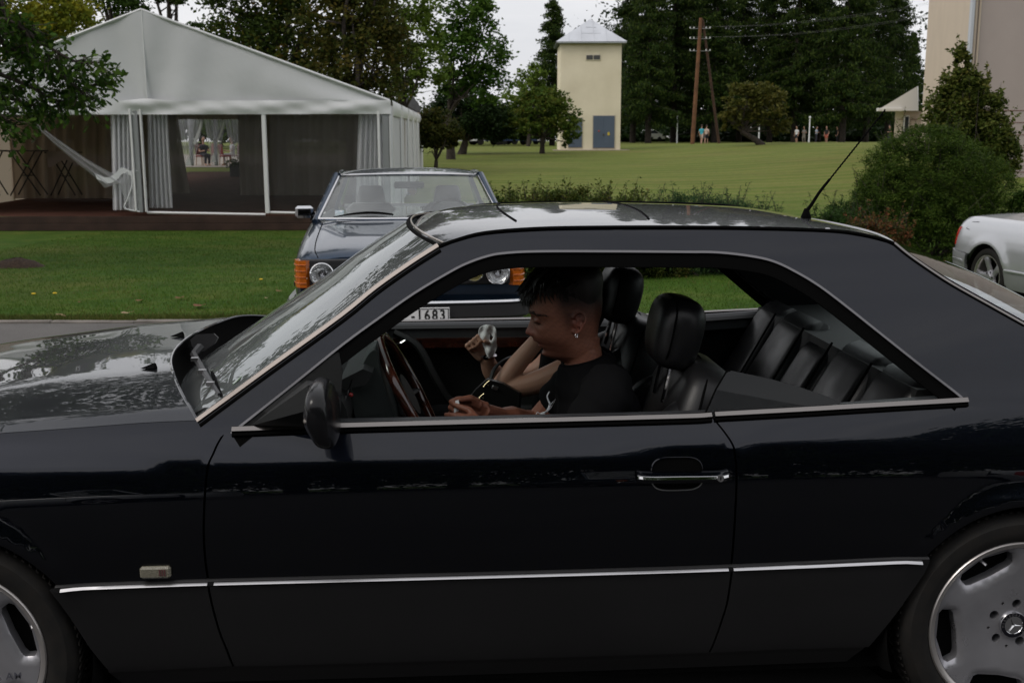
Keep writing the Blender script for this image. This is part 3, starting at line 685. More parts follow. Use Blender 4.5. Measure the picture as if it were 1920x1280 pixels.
# door mirror, sail panel
for sd in (0, 1):
    def fl(mb): 
        if sd: mb.v = [(a, WID-b, z) for a, b, z in mb.v]
        return mb
    sail = sidepts([(452, 799), (560, 716), (636, 660), (637, 798)], 3)
    rg = [V(x, float(S(x, z))-.004, z) for x, z in sail]
    m0 = fl(MB().add(rg, [tuple(range(len(rg)))]).prism(rg, (0, .012, 0))); m0.build('mirror_sail', BLACK if 0 else PLASTIC, HERO)
    # arm: cone from the sail to the housing
    A = [on_side(*q) for q in ((470, 797), (575, 712), (630, 730), (600, 800))]; A = [V(x, float(S(x, z))-.006, z) for x, z in A]
    Bq = [at(u, v, -.055) for u, v in ((574, 770), (578, 722), (606, 716), (600, 800))]
    fl(MB().loft([A, Bq])).build('mirror_arm', PLASTIC, HERO, 60)
    hs = []
    for (k, sc_, yy) in ((0, .80, .010), (1, .97, -.02), (2, 1.0, -.06), (3, .97, -.12), (4, .86, -.165), (5, .6, -.185)):
        o = [(577, 770), (578, 735), (584, 718), (596, 710), (616, 713), (628, 732), (636, 762), (638, 795), (636, 818), (626, 823), (606, 818), (592, 800)]
        c_ = V(608, 768); ring = []
        for u, v in spl(o, 3, True):
            q = c_+(V(u, v)-c_)*sc_; p = at(q[0], q[1], -.06); ring.append(V(p[0], yy-.015, p[2]))
        hs.append(ring)
    fl(MB().loft(hs)).build('mirror_housing', mat('glossy black mirror shell', (.006, .006, .007), .22, spec=.35), HERO, 60)
    gm = [V(p[0]+.002, p[1], p[2]) for p in hs[2]]; 
# ================================================================ hero coupe: cabin
MB().box((.15, .87, .19), (2.3, 1.50, .05)).build('floor', CARPET, HERO)
MB().box((-.95, .87, .50), (.05, 1.44, .62)).build('bulkhead', DEEP, HERO)
def extr(name, prof, y0, y1, m, b=0, sharp=40, ny=2, parent=None):
    P = np.asarray(prof, float); return MB().loft([[V(x, y, z) for x, z in P] for y in np.linspace(y0, y1, ny)]).build(name, m, parent or HERO, sharp)
dash = spl([(-.86, .60), (-.80, .86), (-.62, .93), (-.47, .952), (-.40, .93), (-.375, .86), (-.41, .74), (-.47, .60), (-.60, .50)], 5)
extr('dashboard', dash, .15, 1.59, PLASTIC)
bn = [on for on in [at(u, v, .28)[[0, 2]] for u, v in ((664, 800), (655, 750), (658, 725), (667, 706), (686, 668), (698, 654), (706, 655), (712, 690), (728, 745), (748, 800))]]
bnl = spl(bn, 5)
c_ = bnl.mean(0)
MB().loft([[V(*( c_+(p-c_)*s_)[[0]], y, (c_+(p-c_)*s_)[1]) for p in bnl] for y, s_ in ((.292, .90), (.298, .97), (.315, 1.0), (.60, 1.0), (.63, .95))]).build('instrument_binnacle', PLASTICG, HERO, 50)
extr('instrument_hood', [(-.40, .955), (-.34, .985), (-.315, .975), (-.33, .945), (-.39, .93)], .22, .72, PLASTIC)
vent = at(652, 735, .2); MB().box(vent, (.004, .01, .075), R=roty(.35)).build('vent_trim', CHROME, HERO)
p = at(658, 740, .22); MB().ball(p, .006).build('switch_light', mat('dull red button', (.25, .02, .02), .3), HERO)
# steering wheel
wn = V(math.cos(rad(27)), 0, math.sin(rad(27))); wu = V(-wn[2], 0, wn[0]); wy = V(0, 1, 0); wc = V(-.226, .46, .862)
ring = [wc+wu*.187*math.cos(a)+wy*.187*math.sin(a) for a in np.linspace(0, 2*math.pi, 73)]
MB().tube(ring, .0145, 12, cap=False, up=wn).build('steering_wheel', WOOD, HERO, 60)
SW = bpy.data.objects['steering_wheel']
hub = [[wc-wn*.02*k+(wu*.062*math.cos(a)*(1-.15*k)+wy*.075*math.sin(a)*(1-.15*k)) for a in np.linspace(0, 2*math.pi, 24, endpoint=False)] for k in (0, 1, 2, 3)]
MB().loft(hub).build('steering_pad', PLASTIC, SW, 50)
for a in (100, 260, 180):
    d = wu*math.cos(rad(a))+wy*math.sin(rad(a)); MB().tube([wc+d*.05-wn*.02, wc+d*.12-wn*.018, wc+d*.186], [.022, .017, .012], 8, squash=.5).build('steering_spoke', PLASTIC, SW)
MB().tube([wc-wn*.03, wc-wn*.25], .035, 14).build('steering_column', PLASTIC, HERO)
for sy in (-1, 1): MB().tube([wc-wn*.07+V(0, sy*.03, 0), wc-wn*.06+V(.0, sy*.16, .02)], [.006, .009], 8).build('column_stalk', PLASTIC, HERO)
# console
extr('centre_console', [(-.42, .70), (-.30, .60), (-.05, .50), (.45, .48), (.50, .20), (-.5, .20)], .77, .97, PLASTIC)
extr('console_wood', [(-.29, .603), (-.05, .506), (.10, .503), (.10, .497), (-.06, .498), (-.30, .595)], .79, .95, WOOD)
MB().tube([V(-.08, .87, .50), V(-.10, .87, .62)], [.010, .010], 8).build('gear_lever', CHROME, HERO); MB().ball((-.10, .87, .635), (.026, .026, .030)).build('gear_knob', LEATHER, HERO)
# seats
def rrect(cx, cy, hx, hy, n=6, r=.35):
    out = []
    for q, (sx, sy) in enumerate(((1, 1), (-1, 1), (-1, -1), (1, -1))):
        for k in range(n):
            a = math.pi/2*q+math.pi/2*k/(n-1); rr = r*min(hx, hy)*2; rr = min(rr, hx, hy)
            out.append((cx+sx*(hx-rr)+rr*math.cos(a), cy+sy*(hy-rr)+rr*math.sin(a)))
    return out
def rings_of(k, n=22):
    k = np.array(k); s = np.linspace(0, 1, len(k)); f = [Pch(s, k[:, i]) for i in range(3)]; return [tuple(float(g(q)) for g in f) for q in np.linspace(0, 1, n)]
def front_seat(dy, dx):
    cy = .47+dy
    # back rest: rings across its height
    ax = unit(V(.30, 0, .955)); th = V(ax[2], 0, -ax[0]); rings = []
    o = V(.335+dx, cy, .40)
    for t, hw, ht in rings_of(((0, .20, .085), (.08, .235, .10), (.25, .25, .095), (.40, .245, .088), (.48, .225, .078), (.535, .185, .062), (.555, .13, .04), (.56, .08, .015))):
        c = o+ax*t*1.09+th*.10; rings.append([c+V(0, b, 0)+th*a for a, b in rrect(0, 0, ht, hw, 6, .4)])
    sb = MB().loft(rings).build('seat_backrest', LEATHER, HERO, 60)
    # raised side bolsters and the piped insert
    for sy in (-1, 1):
        P = [o+ax*t+th*f+V(0, sy*w_, 0) for t, w_, f in ((.04, .20, .01), (.15, .215, -.012), (.30, .215, -.008), (.42, .195, .015), (.49, .16, .04))]
        MB().tube(spl(P, 4), [(.045*q_, .05*q_) for q_ in np.sin(np.linspace(.12, math.pi-.12, 17))**.45], 14).build('seat_bolster', LEATHER, sb, 60)
        P = [o+ax*t*1.09+th*f+V(0, sy*w_, 0) for t, w_, f in ((.03, .246, .05), (.25, .262, .06), (.42, .25, .065), (.50, .215, .07), (.545, .15, .08), (.56, 0, .085))]
        MB().tube(spl(P, 4), .0035, 6).build('seat_piping', BLACK, sb)
    for k in range(4):
        c = o+ax*(.10+.095*k)+th*.012; MB().tube([c+V(0, -.13, 0), c-th*.006, c+V(0, .13, 0)], [.02, .042, .02], 10, squash=.4).build('seat_pleat', LEATHER, sb, 60)
    cu = [[V(.02+dx+x, cy+b, .34+z) for b, z in rrect(0, 0, hw, hz, 6, .45)] for x, hw, hz in ((-.12, .16, .03), (-.10, .22, .06), (.0, .25, .075), (.25, .25, .075), (.38, .24, .065))]
    MB().loft(cu).build('seat_cushion', LEATHER, HERO, 60)
    MB().box((.15+dx, cy, .25), (.40, .36, .12)).build('seat_base', PLASTIC, HERO)
    # headrest with two posts
    hc = V(.526+dx, cy, 1.033); hr = []; hs_ = .88
    A = unit(V(.20, 0, .98)); B = V(A[2], 0, -A[0])
    for t, hw, ht in rings_of(((-.114, .080, .022), (-.108, .104, .044), (-.09, .122, .062), (-.04, .131, .074), (.02, .132, .078), (.065, .126, .074), (.095, .108, .060), (.109, .080, .040), (.114, .050, .018))):
        hr.append([hc+A*t*hs_+V(0, b, 0)+B*a for a, b in rrect(0, 0, ht*hs_, hw*.93, 6, .45)])
    ho = MB().loft(hr).build('headrest', LEATHER, HERO, 60)
    pp = [hc+A*t*.98*hs_+V(0, b*.93, 0)+B*(-.030) for t, b in spl([(-.10, -.10), (-.05, -.132), (.03, -.134), (.085, -.115), (.108, -.06), (.112, 0), (.108, .06), (.085, .115), (.03, .134), (-.05, .132), (-.10, .10)], 4)]
    MB().tube(pp, .003, 5).build('headrest_piping', BLACK, ho)
    for sy in (-.06, .06): MB().tube([hc-A*.09+V(0, sy, 0), hc-A*.20+V(0, sy, 0)], .007, 8).build('headrest_post', CHROME, ho)
front_seat(0, 0); front_seat(.79, -.03)
# rear bench: two shaped seats and a middle armrest, each bolster its own roll
def rear_back(y0, y1, k, name, top=.97):
    n = 7; ax = unit(V(.145, 0, .26)); th = V(-ax[2], 0, ax[0]); o = V(.925, 0, .575); w_ = (y1-y0)/2; c0 = (y0+y1)/2; H = (top-.575)/ax[2]; rings = []
    for t, s_, d_ in ((0, .92, .05), (.05, 1, .075), (.5*H, 1, .07), (.8*H, .98, .066), (.93*H, .94, .05), (H, .84, .02)):
        rings.append([o+ax*t+V(0, c0+b, 0)-th*.04+th*a for a, b in rrect(0, 0, d_, w_*s_, 6, .35)])
    return MB().loft(rings).build(name, LEATHER, HERO, 60)
rb = rear_back(1.345, 1.60, 0, 'rear_backrest_wing', .965)
for a, b, nm in ((1.03, 1.335, 'rear_backrest'), (.755, 1.01, 'rear_armrest'), (.43, .735, 'rear_backrest'), (.14, .415, 'rear_backrest_wing')):
    rear_back(a, b, 0, nm, .965 if 'arm' not in nm else .93)
for y in (1.340, 1.020, .745, .422):
    P = [V(.925, y, .575)+unit(V(.145, 0, .26))*t+V(-.03, 0, .015) for t in np.linspace(.02, .40, 8)]; MB().tube(P, .004, 5).build('rear_seat_piping', BLACK, HERO)
for k in range(3):
    P = [V(.925, y, .575)+unit(V(.145, 0, .26))*(.12+.025*k)+V(-.036, 0, .018) for y in np.linspace(.80, .94, 5)]; MB().tube(P, .006, 6).build('armrest_pleat', LEATHER, HERO)
MB().loft([[V(x, .87+b, .44+z) for b, z in rrect(0, 0, .70, .09, 6, .45)] for x in (.50, .56, .80, 1.0)]).build('rear_cushion', LEATHER, HERO, 60)
extr('parcel_shelf', [(1.10, .925), (1.75, .945), (1.75, .92), (1.0, .58)], .14, 1.60, PLASTIC)
# inner trim of pillars and roof rails, door cards, side panels
both(lambda sd: panel('pillar_trim', quart, HEADLINE, HERO, side=sd, step=.03, off=-.018, thick=.004))
card = np.concatenate([[(-.74, .30), (-.74, .86)], [(x, .868) for x in (-.5, 0, .5)], [(.56, .868), (.60, .30)]])
both(lambda sd: panel('door_card', card, PLASTIC, HERO, side=sd, step=.05, off=-.075, thick=.02))
sidec = np.array([(.60, .30), (.56, .868), (.9, .885), (1.24, .905), (1.3, .60), (1.25, .30)])
both(lambda sd: panel('rear_side_card', sidec, PLASTIC, HERO, side=sd, step=.05, off=-.075, thick=.02))
for sd in (0, 1):
    f = (lambda y: WID-y) if sd else (lambda y: y)
    for a, b in ((-.70, .545), (.565, 1.20)):
        P = [(x, float(_zb(x))-.006*sd) for x in np.linspace(a, b, 10)]
        MB().loft([[V(x, f(.080), z-.004), V(x, f(.088), z+.004), V(x, f(.125), z+.006), V(x, f(.150), z-.012), V(x, f(.155), z-.05), V(x, f(.09), z-.05)] for x, z in P]).build('door_top_pad' if a < 0 else 'side_top_pad', mat('grey black padded vinyl', (.030, .031, .034), .5, spec=.4, bump=(400, .1, .001)), HERO, 40)
    MB().box((.02, f(.150), .800), (.72, .012, .045), b=.004).build('door_wood_strip', WOOD, HERO)
    MB().tube(spl([V(-.32, f(.15), .845), V(-.23, f(.17), .79), V(-.16, f(.20), .66), V(-.10, f(.20), .575), V(.02, f(.20), .545), (.35, f(.19), .545)], 5), .022, 8, squash=.7).build('door_pull', PLASTIC, HERO, 60)
    MB().tube(spl([V(-.33, f(.162), .800), V(-.305, f(.176), .803), V(-.285, f(.178), .812), V(-.268, f(.172), .826)], 4), .0045, 6).build('inner_door_handle', CHROME, HERO)
    MB().box((-.255, f(.158), .800), (.05, .01, .03), b=.003).build('inner_handle_plate', WOOD, HERO)
# rear side glass standing half out of its slot
gp = [at(u, v, .1)[[0, 2]] for u, v in ((1322, 772), (1345, 733), (1368, 702), (1376, 699.5), (1450, 714), (1500, 727), (1560, 747), (1580, 757), (1580, 772))]
for sd in (0,):
    f = (lambda y: WID-y) if sd else (lambda y: y); q = [V(x, f(float(S(x, z))+.018), z) for x, z in gp]
    MB().add(q, [tuple(range(len(q)))]).prism(q, (0, .004, 0)).build('quarter_window', glassmat('grey tinted quarter glass', (.13, .135, .14), .02, boost=.9), HERO, 30)
    MB().tube(q[:4], .0025, 6).build('quarter_window_edge', BLACK, HERO)
# interior mirror
MB().box((-.33, .87, 1.235), (.035, .23, .06), R=roty(.3), b=.015).build('interior_mirror', PLASTIC, HERO)
for y in (.50, 1.24): MB().box((-.02, y, 1.296), (.14, .36, .014), R=roty(-.10), b=.006).build('sun_visor', HEADLINE, HERO)
# ================================================================ people in the coupe
def skin_mat(name, base, red, dark):
    "skin whose tint (stubble, ruddy patches, painted eye socket shade) is kept with the mesh"
    m = mat(name, base, .48, spec=.4, bump=(420, .12, .0015)); n = m.node_tree; b = n.nodes['Principled BSDF']
    b.inputs['Subsurface Weight'].default_value = .12; b.inputs['Subsurface Radius'].default_value = (.012, .005, .003); b.inputs['Subsurface Scale'].default_value = 1.0
    a = n.nodes.new('ShaderNodeAttribute'); a.attribute_name = 'tint'; x = n.nodes.new('ShaderNodeMixRGB'); x.blend_type = 'MULTIPLY'; x.inputs[0].default_value = 1; x.inputs[1].default_value = (*base, 1)
    n.links.new(a.outputs['Color'], x.inputs[2]); n.links.new(x.outputs[0], b.inputs['Base Color']); return m
def remeshed(mb, voxel, sm=4, fac=.5):
    me = bpy.data.meshes.new('tmp'); me.from_pydata([tuple(map(float, q)) for q in mb.v], [], mb.f)
    bm = bmesh.new(); bm.from_mesh(me); bmesh.ops.recalc_face_normals(bm, faces=bm.faces); bm.to_mesh(me); bm.free()
    o = bpy.data.objects.new('tmp', me); COL.objects.link(o)
    r = o.modifiers.new('r', 'REMESH'); r.mode = 'VOXEL'; r.voxel_size = voxel
    s = o.modifiers.new('s', 'SMOOTH'); s.iterations = sm; s.factor = fac
    dg = bpy.context.evaluated_depsgraph_get(); ev = o.evaluated_get(dg).to_mesh()
    v = np.array([tuple(q.co) for q in ev.vertices]); f = [tuple(p.vertices) for p in ev.polygons]
    o.evaluated_get(dg).to_mesh_clear(); bpy.data.objects.remove(o); bpy.data.meshes.remove(me)
    return v, f
def hand(mb, wrist, fwd, across, curls, thumb, scale=1.0, spread=.0, flip=1):
    """wrist point, finger direction, direction from little finger to index; palm normal bends the fingers. curls = list of 4 x (three bend angles in degrees)"""
    f = unit(fwd); a = unit(across-f*(np.asarray(across)@f)); n = np.cross(f, a)*flip   # palm side
    s = scale; w = np.asarray(wrist, float)
    mb.tube([w-f*.02*s, w+f*.02*s, w+f*.05*s, w+f*.088*s], [(.024*s, .018*s), (.030*s, .018*s), (.040*s, .017*s), (.036*s, .013*s)], 12, up=n if abs(n@f) < .5 else None) if False else None
    for y in (-.027, -.009, .009, .027):
        mb.tube([w-f*.015*s+a*y*.5*s, w+f*.03*s+a*y*.9*s, w+f*.084*s+a*y*1.05*s], [.0165*s, .0160*s, .0120*s], 8)
    mb.tube([w+f*.01*s+a*.02*s+n*.006*s, w+f*.045*s+a*.03*s+n*.010*s], [.017*s, .014*s], 8)
    mb.tube([w+f*.01*s-a*.02*s+n*.008*s, w+f*.06*s-a*.024*s+n*.006*s], [.015*s, .011*s], 8)
    for k, (y, L) in enumerate(((.029, .073), (.010, .081), (-.010, .075), (-.028, .060))):
        p = w+f*.086*s+a*y*s; d = f+a*spread*(y/.03); path = [p-f*.01*s, p]; ang = 0
        for j, (fr, c) in enumerate(zip((.46, .30, .24), curls[k])):
            ang += rad(c); dd = unit(d)*math.cos(ang)+n*math.sin(ang); p = p+dd*L*fr*s; path.append(p)
        mb.tube(path, np.array([.0098, .0096, .0086, .0080, .0064])*s, 8); mb.ball(path[-1], .0066*s, 8, 6); mb.ball(path[2], .0088*s, 8, 6)
    t0 = w+f*.018*s+a*.026*s+n*.004*s; d = unit(f*thumb[0]+a*thumb[1]+n*thumb[2]); d2 = unit(f*thumb[3]+a*thumb[4]+n*thumb[5])
    P = [t0, t0+d*.040*s, t0+d*.040*s+d2*.030*s, t0+d*.040*s+d2*.052*s]; mb.tube(P, np.array([.0150, .0120, .0100, .0075])*s, 8); mb.ball(P[-1], .0078*s, 8, 6)
def head_mesh(y0, front, back, widths, nose, Z, feat=1.0):
    """rings between the face line and the back-of-head line; nose = list of (z, protrusion, half width)"""
    fx, bx, wx = Pch(*zip(*front)), Pch(*zip(*back)), Pch(*zip(*widths)); nz = Pch([q[0] for q in nose], [q[1] for q in nose]); nw = Pch([q[0] for q in nose], [q[2] for q in nose])
    rings = []
    for z in Z:
        f, b, w = float(fx(z)), float(bx(z)), float(wx(z)); xm = f+(b-f)*.56; r = []
        for a in np.linspace(0, 2*math.pi, 72, endpoint=False):
            c, s = math.cos(a), math.sin(a); y = w*abs(s)**.92*math.copysign(1, s)
            x = xm-(xm-f)*(abs(c)**.86) if c > 0 else xm+(b-xm)*(abs(c)**.95)
            if c > 0 and z < 1.05: y *= 1-.20*c*min(1, (1.05-z)/.08)
            if c > 0: x -= float(nz(z))*math.exp(-(y/float(nw(z)))**2)
            r.append([x, y0+y, z])
        rings.append(r)
    return rings
SKIN1 = skin_mat('tanned skin', (.235, .098, .062), None, None)
SKIN2 = skin_mat('fair skin', (.45, .255, .180), None, None)
TEE = mat('black cotton jersey', (.0045, .0045, .005), .9, spec=.08, bump=(300, .15, .002))
HAIR = mat('black brown hair', (.010, .007, .005), .42, spec=.35, bump=(500, .3, .002))
WHITEP = mat('white shirt print', (.75, .76, .80), .7)
TISSUE = mat('white paper tissue', (.90, .90, .91), .95, spec=.05)
SILVER = mat('silver jewellery', (.75, .75, .76), .15, 1.0)
DR = thing('person', (.28, .46, 0), 'driver in black T-shirt, dark hair, looking down at a scrap of paper in the coupe', 'person')
yh = .46
front = [(.935, .236), (.950, .205), (.958, .182), (.965, .162), (.972, .149), (.982, .1490), (.989, .1465), (.996, .1410), (1.003, .1385), (1.010, .1315), (1.017, .1260), (1.027, .1225), (1.04, .124), (1.06, .122), (1.078, .119), (1.088, .113), (1.096, .1105), (1.11, .110), (1.135, .112), (1.165, .119), (1.195, .140), (1.215, .165), (1.228, .20)]
back = [(.935, .325), (.963, .320), (.99, .312), (1.027, .305), (1.06, .309), (1.09, .315), (1.12, .317), (1.16, .314), (1.195, .300), (1.215, .275), (1.228, .235)]
widths = [(.935, .052), (.95, .050), (.958, .046), (.97, .052), (.99, .060), (1.02, .067), (1.06, .073), (1.10, .0765), (1.14, .077), (1.18, .070), (1.205, .055), (1.222, .034), (1.228, .012)]
nose = [(.95, 0, .02), (.973, .004, .018), (.984, -.002, .018), (.989, -.003, .018), (.997, .0075, .015), (1.0025, .001, .015), (1.0045, .001, .015), (1.010, .0085, .015), (1.016, .005, .018), (1.022, .006, .014), (1.027, .016, .0135), (1.033, .0245, .0145), (1.038, .0245, .0130), (1.048, .0190, .0105), (1.062, .0120, .0090), (1.075, .0055, .0090), (1.085, .001, .012), (1.10, 0, .02)]
Z = np.unique(np.concatenate([np.linspace(.938, 1.10, 66), np.linspace(1.10, 1.2275, 26)]))
b = MB(); rings = np.array(head_mesh(yh, front, back, widths, nose, Z))
# eye sockets, cheek bones, jaw
for i, z in enumerate(Z):
    for j in range(72):
        x, y, zz = rings[i, j]; dy = abs(y-yh)
        if x < .24:
            rings[i, j, 0] += .0075*math.exp(-((dy-.031)/.016)**2-((zz-1.072)/.010)**2)-.004*math.exp(-((dy-.030)/.022)**2-((zz-1.090)/.007)**2)-.004*math.exp(-((dy-.045)/.016)**2-((zz-1.045)/.014)**2)-.0035*math.exp(-((dy-.031)/.012)**2-((zz-1.0705)/.006)**2)
b.loft(rings)
for sy in (-1, 1):
    b.ball((.1235, yh+sy*.0125, 1.0335), (.0095, .0060, .0070), 10, 8); b.ball((.1330, yh+sy*.0315, 1.0730), (.0125, .0150, .0095), 12, 8); b.tube([V(.129, yh+sy*.018, 1.0775), V(.1225, yh+sy*.032, 1.0805), V(.134, yh+sy*.046, 1.0765)], [.002, .0032, .002], 6)
for sy in (-1, 1):      # ears: rim, lobe and bowl
    ec = V(.240, yh+sy*.0755, 1.074)
    E = [ec+V(.010*math.cos(a)*(1.25 if math.sin(a) > 0 else .85)-.006*math.sin(a)*-.6, sy*(.008+.006*math.cos(a)), .028*math.sin(a)) for a in np.linspace(-2.2, 3.2, 22)]
    E = [ec+V(.017*math.cos(a)*(1.1 if math.sin(a) > 0 else .75)+.005*math.sin(a), sy*(.010+.007*math.cos(a)), .029*math.sin(a)) for a in np.linspace(-2.0, 2.75, 22)]
    b.tube(E, .0042, 6); b.tube([ec+V(-.010, -sy*.004, -.026), ec+V(-.004, sy*.005, -.030), ec+V(.004, sy*.006, -.022)], [.006, .0062, .005], 6)
    b.tube([ec+V(.0, -sy*.006, .022), ec+V(.005, sy*.0035, .002), ec+V(-.003, sy*.002, -.018)], [.010, .0115, .007], 8, squash=.35)
    b.tube([ec+V(.004, sy*.009, .016), ec+V(.009, sy*.010, .0), ec+V(.003, sy*.009, -.012)], .0034, 6)
    b.tube([ec+V(-.013, -sy*.004, .004), ec+V(-.011, sy*.004, -.004), ec+V(-.010, -sy*.002, -.012)], .004, 6)
# neck and trunk, arms and hands
b.tube(spl([V(.262, yh, 1.02), V(.262, yh, .985), V(.268, yh, .945), V(.285, yh, .88)], 4), [(.052, .050)]*4+[(.056, .054)]*4+[(.06, .062)]*4+[(.075, .07)], 20)
b.tube(spl([V(.30, yh, .90), V(.32, yh, .80), V(.31, yh, .65), V(.28, yh, .45)], 3), [(.14, .085)]*10, 16, up=V(0, 0, 1))
hl, hr_ = at(884, 771, .42), at(900, 757, .53)
elL, elR = V(.16, .20, .69), V(.15, .70, .70); shL, shR = V(.30, .275, .875), V(.30, .645, .875)
wl, wr = V(-.030, .405, .772), V(-.022, .540, .790)
for s_, e_, w_ in ((shL, elL, wl), (shR, elR, wr)):
    b.tube(spl([s_, (s_+e_)/2, e_], 4), np.linspace(.055, .042, 9), 12); b.tube(spl([e_, e_+(w_-e_)*.35, w_], 4), [(.042, .042)]*3+[(.042, .038)]*3+[(.030, .024)]*3, 12); b.ball(e_, .043)
hand(b, wl, V(-1, .16, .10), V(-.1, .35, 1), [(38, 50, 30), (44, 55, 35), (48, 55, 40), (50, 60, 40)], (.55, .55, .35, .8, .2, .25), .92, 0, 1)
hand(b, wr, V(-1, -.18, .18), V(-.25, -.25, 1), [(46, 62, 40), (50, 65, 45), (55, 65, 45), (55, 65, 45)], (.75, .45, .30, .85, -.1, .30), .92, 0, -1)
v, f = remeshed(b, .0030, 2, .4)
# tint: faded sides, beard shadow, ruddy cheeks and nose, painted shade in the eye sockets
c = np.ones((len(v), 3)); x, y, z = v.T
rng = np.random.default_rng(3)
hd = (z > .93)
fade = np.clip((z-1.058)/.075, 0, 1)*np.clip((x-.168-.25*np.clip(1.12-z, 0, 1))/.03, 0, 1)*hd; c *= (1-.93*fade**.8)[:, None]
nape = np.clip((x-.285)/.02, 0, 1)*np.clip((z-1.02)/.05, 0, 1); c *= (1-.55*nape*(1-fade))[:, None]
sb = np.exp(-((x-.214)/.012)**2)*np.clip((z-1.035)/.03, 0, 1)*(z < 1.10)*hd; c *= (1-.45*sb)[:, None]
beard = np.clip((1.035-z)/.03, 0, 1)*np.clip((.235-x)/.03, 0, 1)*hd; c *= (1-.42*beard[:, None]*np.array([.9, 1.0, 1.0]))
socket_shade = np.exp(-((abs(y-yh)-.032)/.016)**2-((z-1.074)/.010)**2)*(x < .17)*hd; c *= (1-.35*socket_shade)[:, None]
lips = np.exp(-((z-1.005)/.0075)**2)*np.clip((.147-x)/.006, 0, 1)*hd; c[:, 1] *= 1-.25*lips; c[:, 2] *= 1-.2*lips
nos = np.exp(-((x-.103)/.02)**2-((z-1.035)/.016)**2); c *= 1-nos[:, None]*np.array([-.08, .16, .12])
ear = np.exp(-((x-.240)/.024)**2-((z-1.074)/.034)**2)*(abs(y-yh) > .072)*hd; c *= 1-ear[:, None]*np.array([-.05, .22, .2])
mot = .10*np.sin(x*310+z*170)*np.sin(y*270-z*350)+.08*np.sin(x*150-z*420+1)*np.sin(y*520); c *= (1+mot)[:, None]
kn = (z < .9)*.12; c *= 1-kn[:, None]*np.array([0, .8, 1])*(rng.random((len(v), 1))*.3+.85)
raw('body', v, f, SKIN1, DR, None, col=np.clip(c, .02, 1.2))
# eyebrow, lashes, mouth line, nostril
for sy in (-1, 1):
    P = [V(.1065+.30*max(0, dy-.022)**1.15+.0005, yh+sy*dy, 1.0905-.06*(dy-.018)-(0 if dy < .04 else .25*(dy-.04))) for dy in np.linspace(.013, .056, 9)]
    P = []
    for dy in np.linspace(.012, .068, 12):
        cand = v[(abs(y-(yh+sy*dy)) < .003) & (abs(z-(1.0915-.16*max(0, dy-.040))) < .003) & (x < .2)]; 
        if len(cand): P.append(cand[cand[:, 0].argmin()]+V(-.0008, 0, 0))
    if len(P) > 3:
        eb = MB(); rg = np.random.default_rng(5); Q = spl(P, 4); w_ = np.interp(np.arange(len(Q)), [0, 6, len(Q)-1], [.0030, .0036, .0010])
        for k in range(110):
            i_ = rg.integers(0, len(Q)-2); s_ = Q[i_]+V(0, 0, rg.normal(0, 1)*w_[i_]*.6)+V(.0006, 0, 0); d_ = unit(Q[i_+2]-Q[i_]+V(0, 0, rg.normal(.001, .0012))); eb.tube([s_, s_+d_*.004+V(-.0008, 0, 0), s_+d_*.008], [.0005, .0006, .0002], 3)
        eb.build('eyebrow', HAIR, DR, None)
    P = []
    for dy in np.linspace(.020, .056, 10):
        cand = v[(abs(y-(yh+sy*dy)) < .003) & (abs(z-(1.0665-.05*max(0, dy-.04))) < .003) & (x < .2)]
        if len(cand): P.append(cand[cand[:, 0].argmin()]+V(-.0010, 0, -.0006))
    if len(P) > 3: MB().tube(P, np.sin(np.linspace(.3, math.pi-.3, len(P)))*.0011, 5).build('eyelashes', HAIR, DR)
P = []
for dy in np.linspace(-.016, .016, 11):
    cand = v[(abs(y-(yh+dy)) < .003) & (abs(z-1.0035) < .0025) & (x < .2)]
    if len(cand): P.append(cand[cand[:, 0].argmin()]+V(.0002, 0, 0))
if len(P) > 3: MB().tube(P, .0007, 5).build('mouth_line', mat('dark lip line', (.05, .016, .013), .7), DR)
er = V(.234, yh-.0885, 1.043); MB().tube([er+V(.0034*math.cos(a), 0, .0046*math.sin(a)-.005) for a in np.linspace(0, 2*math.pi, 15)], .0011, 5).build('earring', SILVER, DR)
# hair: a cap over the crown built of locks combed forward
rng = np.random.default_rng(11); hb = MB(); fx, bx, wx = Pch(*zip(*front)), Pch(*zip(*back)), Pch(*zip(*widths))
capr = []
for z in np.linspace(1.105, 1.243, 18):
    zz = min(z-.012*float(smooth(1.12, 1.2, z)), 1.222); oo = float(smooth(1.115, 1.185, z)); f_, b_, w_ = float(fx(zz))-.010*oo+.004*(1-oo)+.05*(1-float(smooth(1.13, 1.175, z))), float(bx(zz))+.006*oo-.003*(1-oo), float(wx(zz))+.010*oo-.004*(1-oo); xm = f_+(b_-f_)*.55; sh_ = 1 if z < 1.235 else .6
    capr.append([V(xm+((xm-f_) if math.cos(a) < 0 else (b_-xm))*math.cos(a)*sh_, yh+w_*math.sin(a)*sh_, z+.012*math.cos(a)*(1 if math.cos(a) > 0 else .8)*oo) for a in np.linspace(0, 2*math.pi, 40, endpoint=False)])
hb.loft(capr)
for k in range(1300):
    a = rng.uniform(-math.pi, math.pi); zz = rng.uniform(1.15, 1.225); f_, b_, w_ = float(fx(min(zz, 1.222))), float(bx(min(zz, 1.222))), float(wx(min(zz, 1.222))); xm = (f_+b_)/2
    p = V(xm+(b_-f_)/2*math.cos(a)*1.02, yh+(w_+.006)*math.sin(a), zz+.006); d = unit(V(-1, rng.normal(0, .25), -.15+rng.normal(0, .15)))
    L = rng.uniform(.022, .045); out = unit(p-V(.215, yh, 1.12))*.0035
    P = [p, p+d*L*.5+out, p+d*L+out*.1-V(0, 0, .018)]
    if abs(math.sin(a)) > .75 and zz < 1.17: continue
    hb.tube(P, [.0034, .0030, .0005], 4)
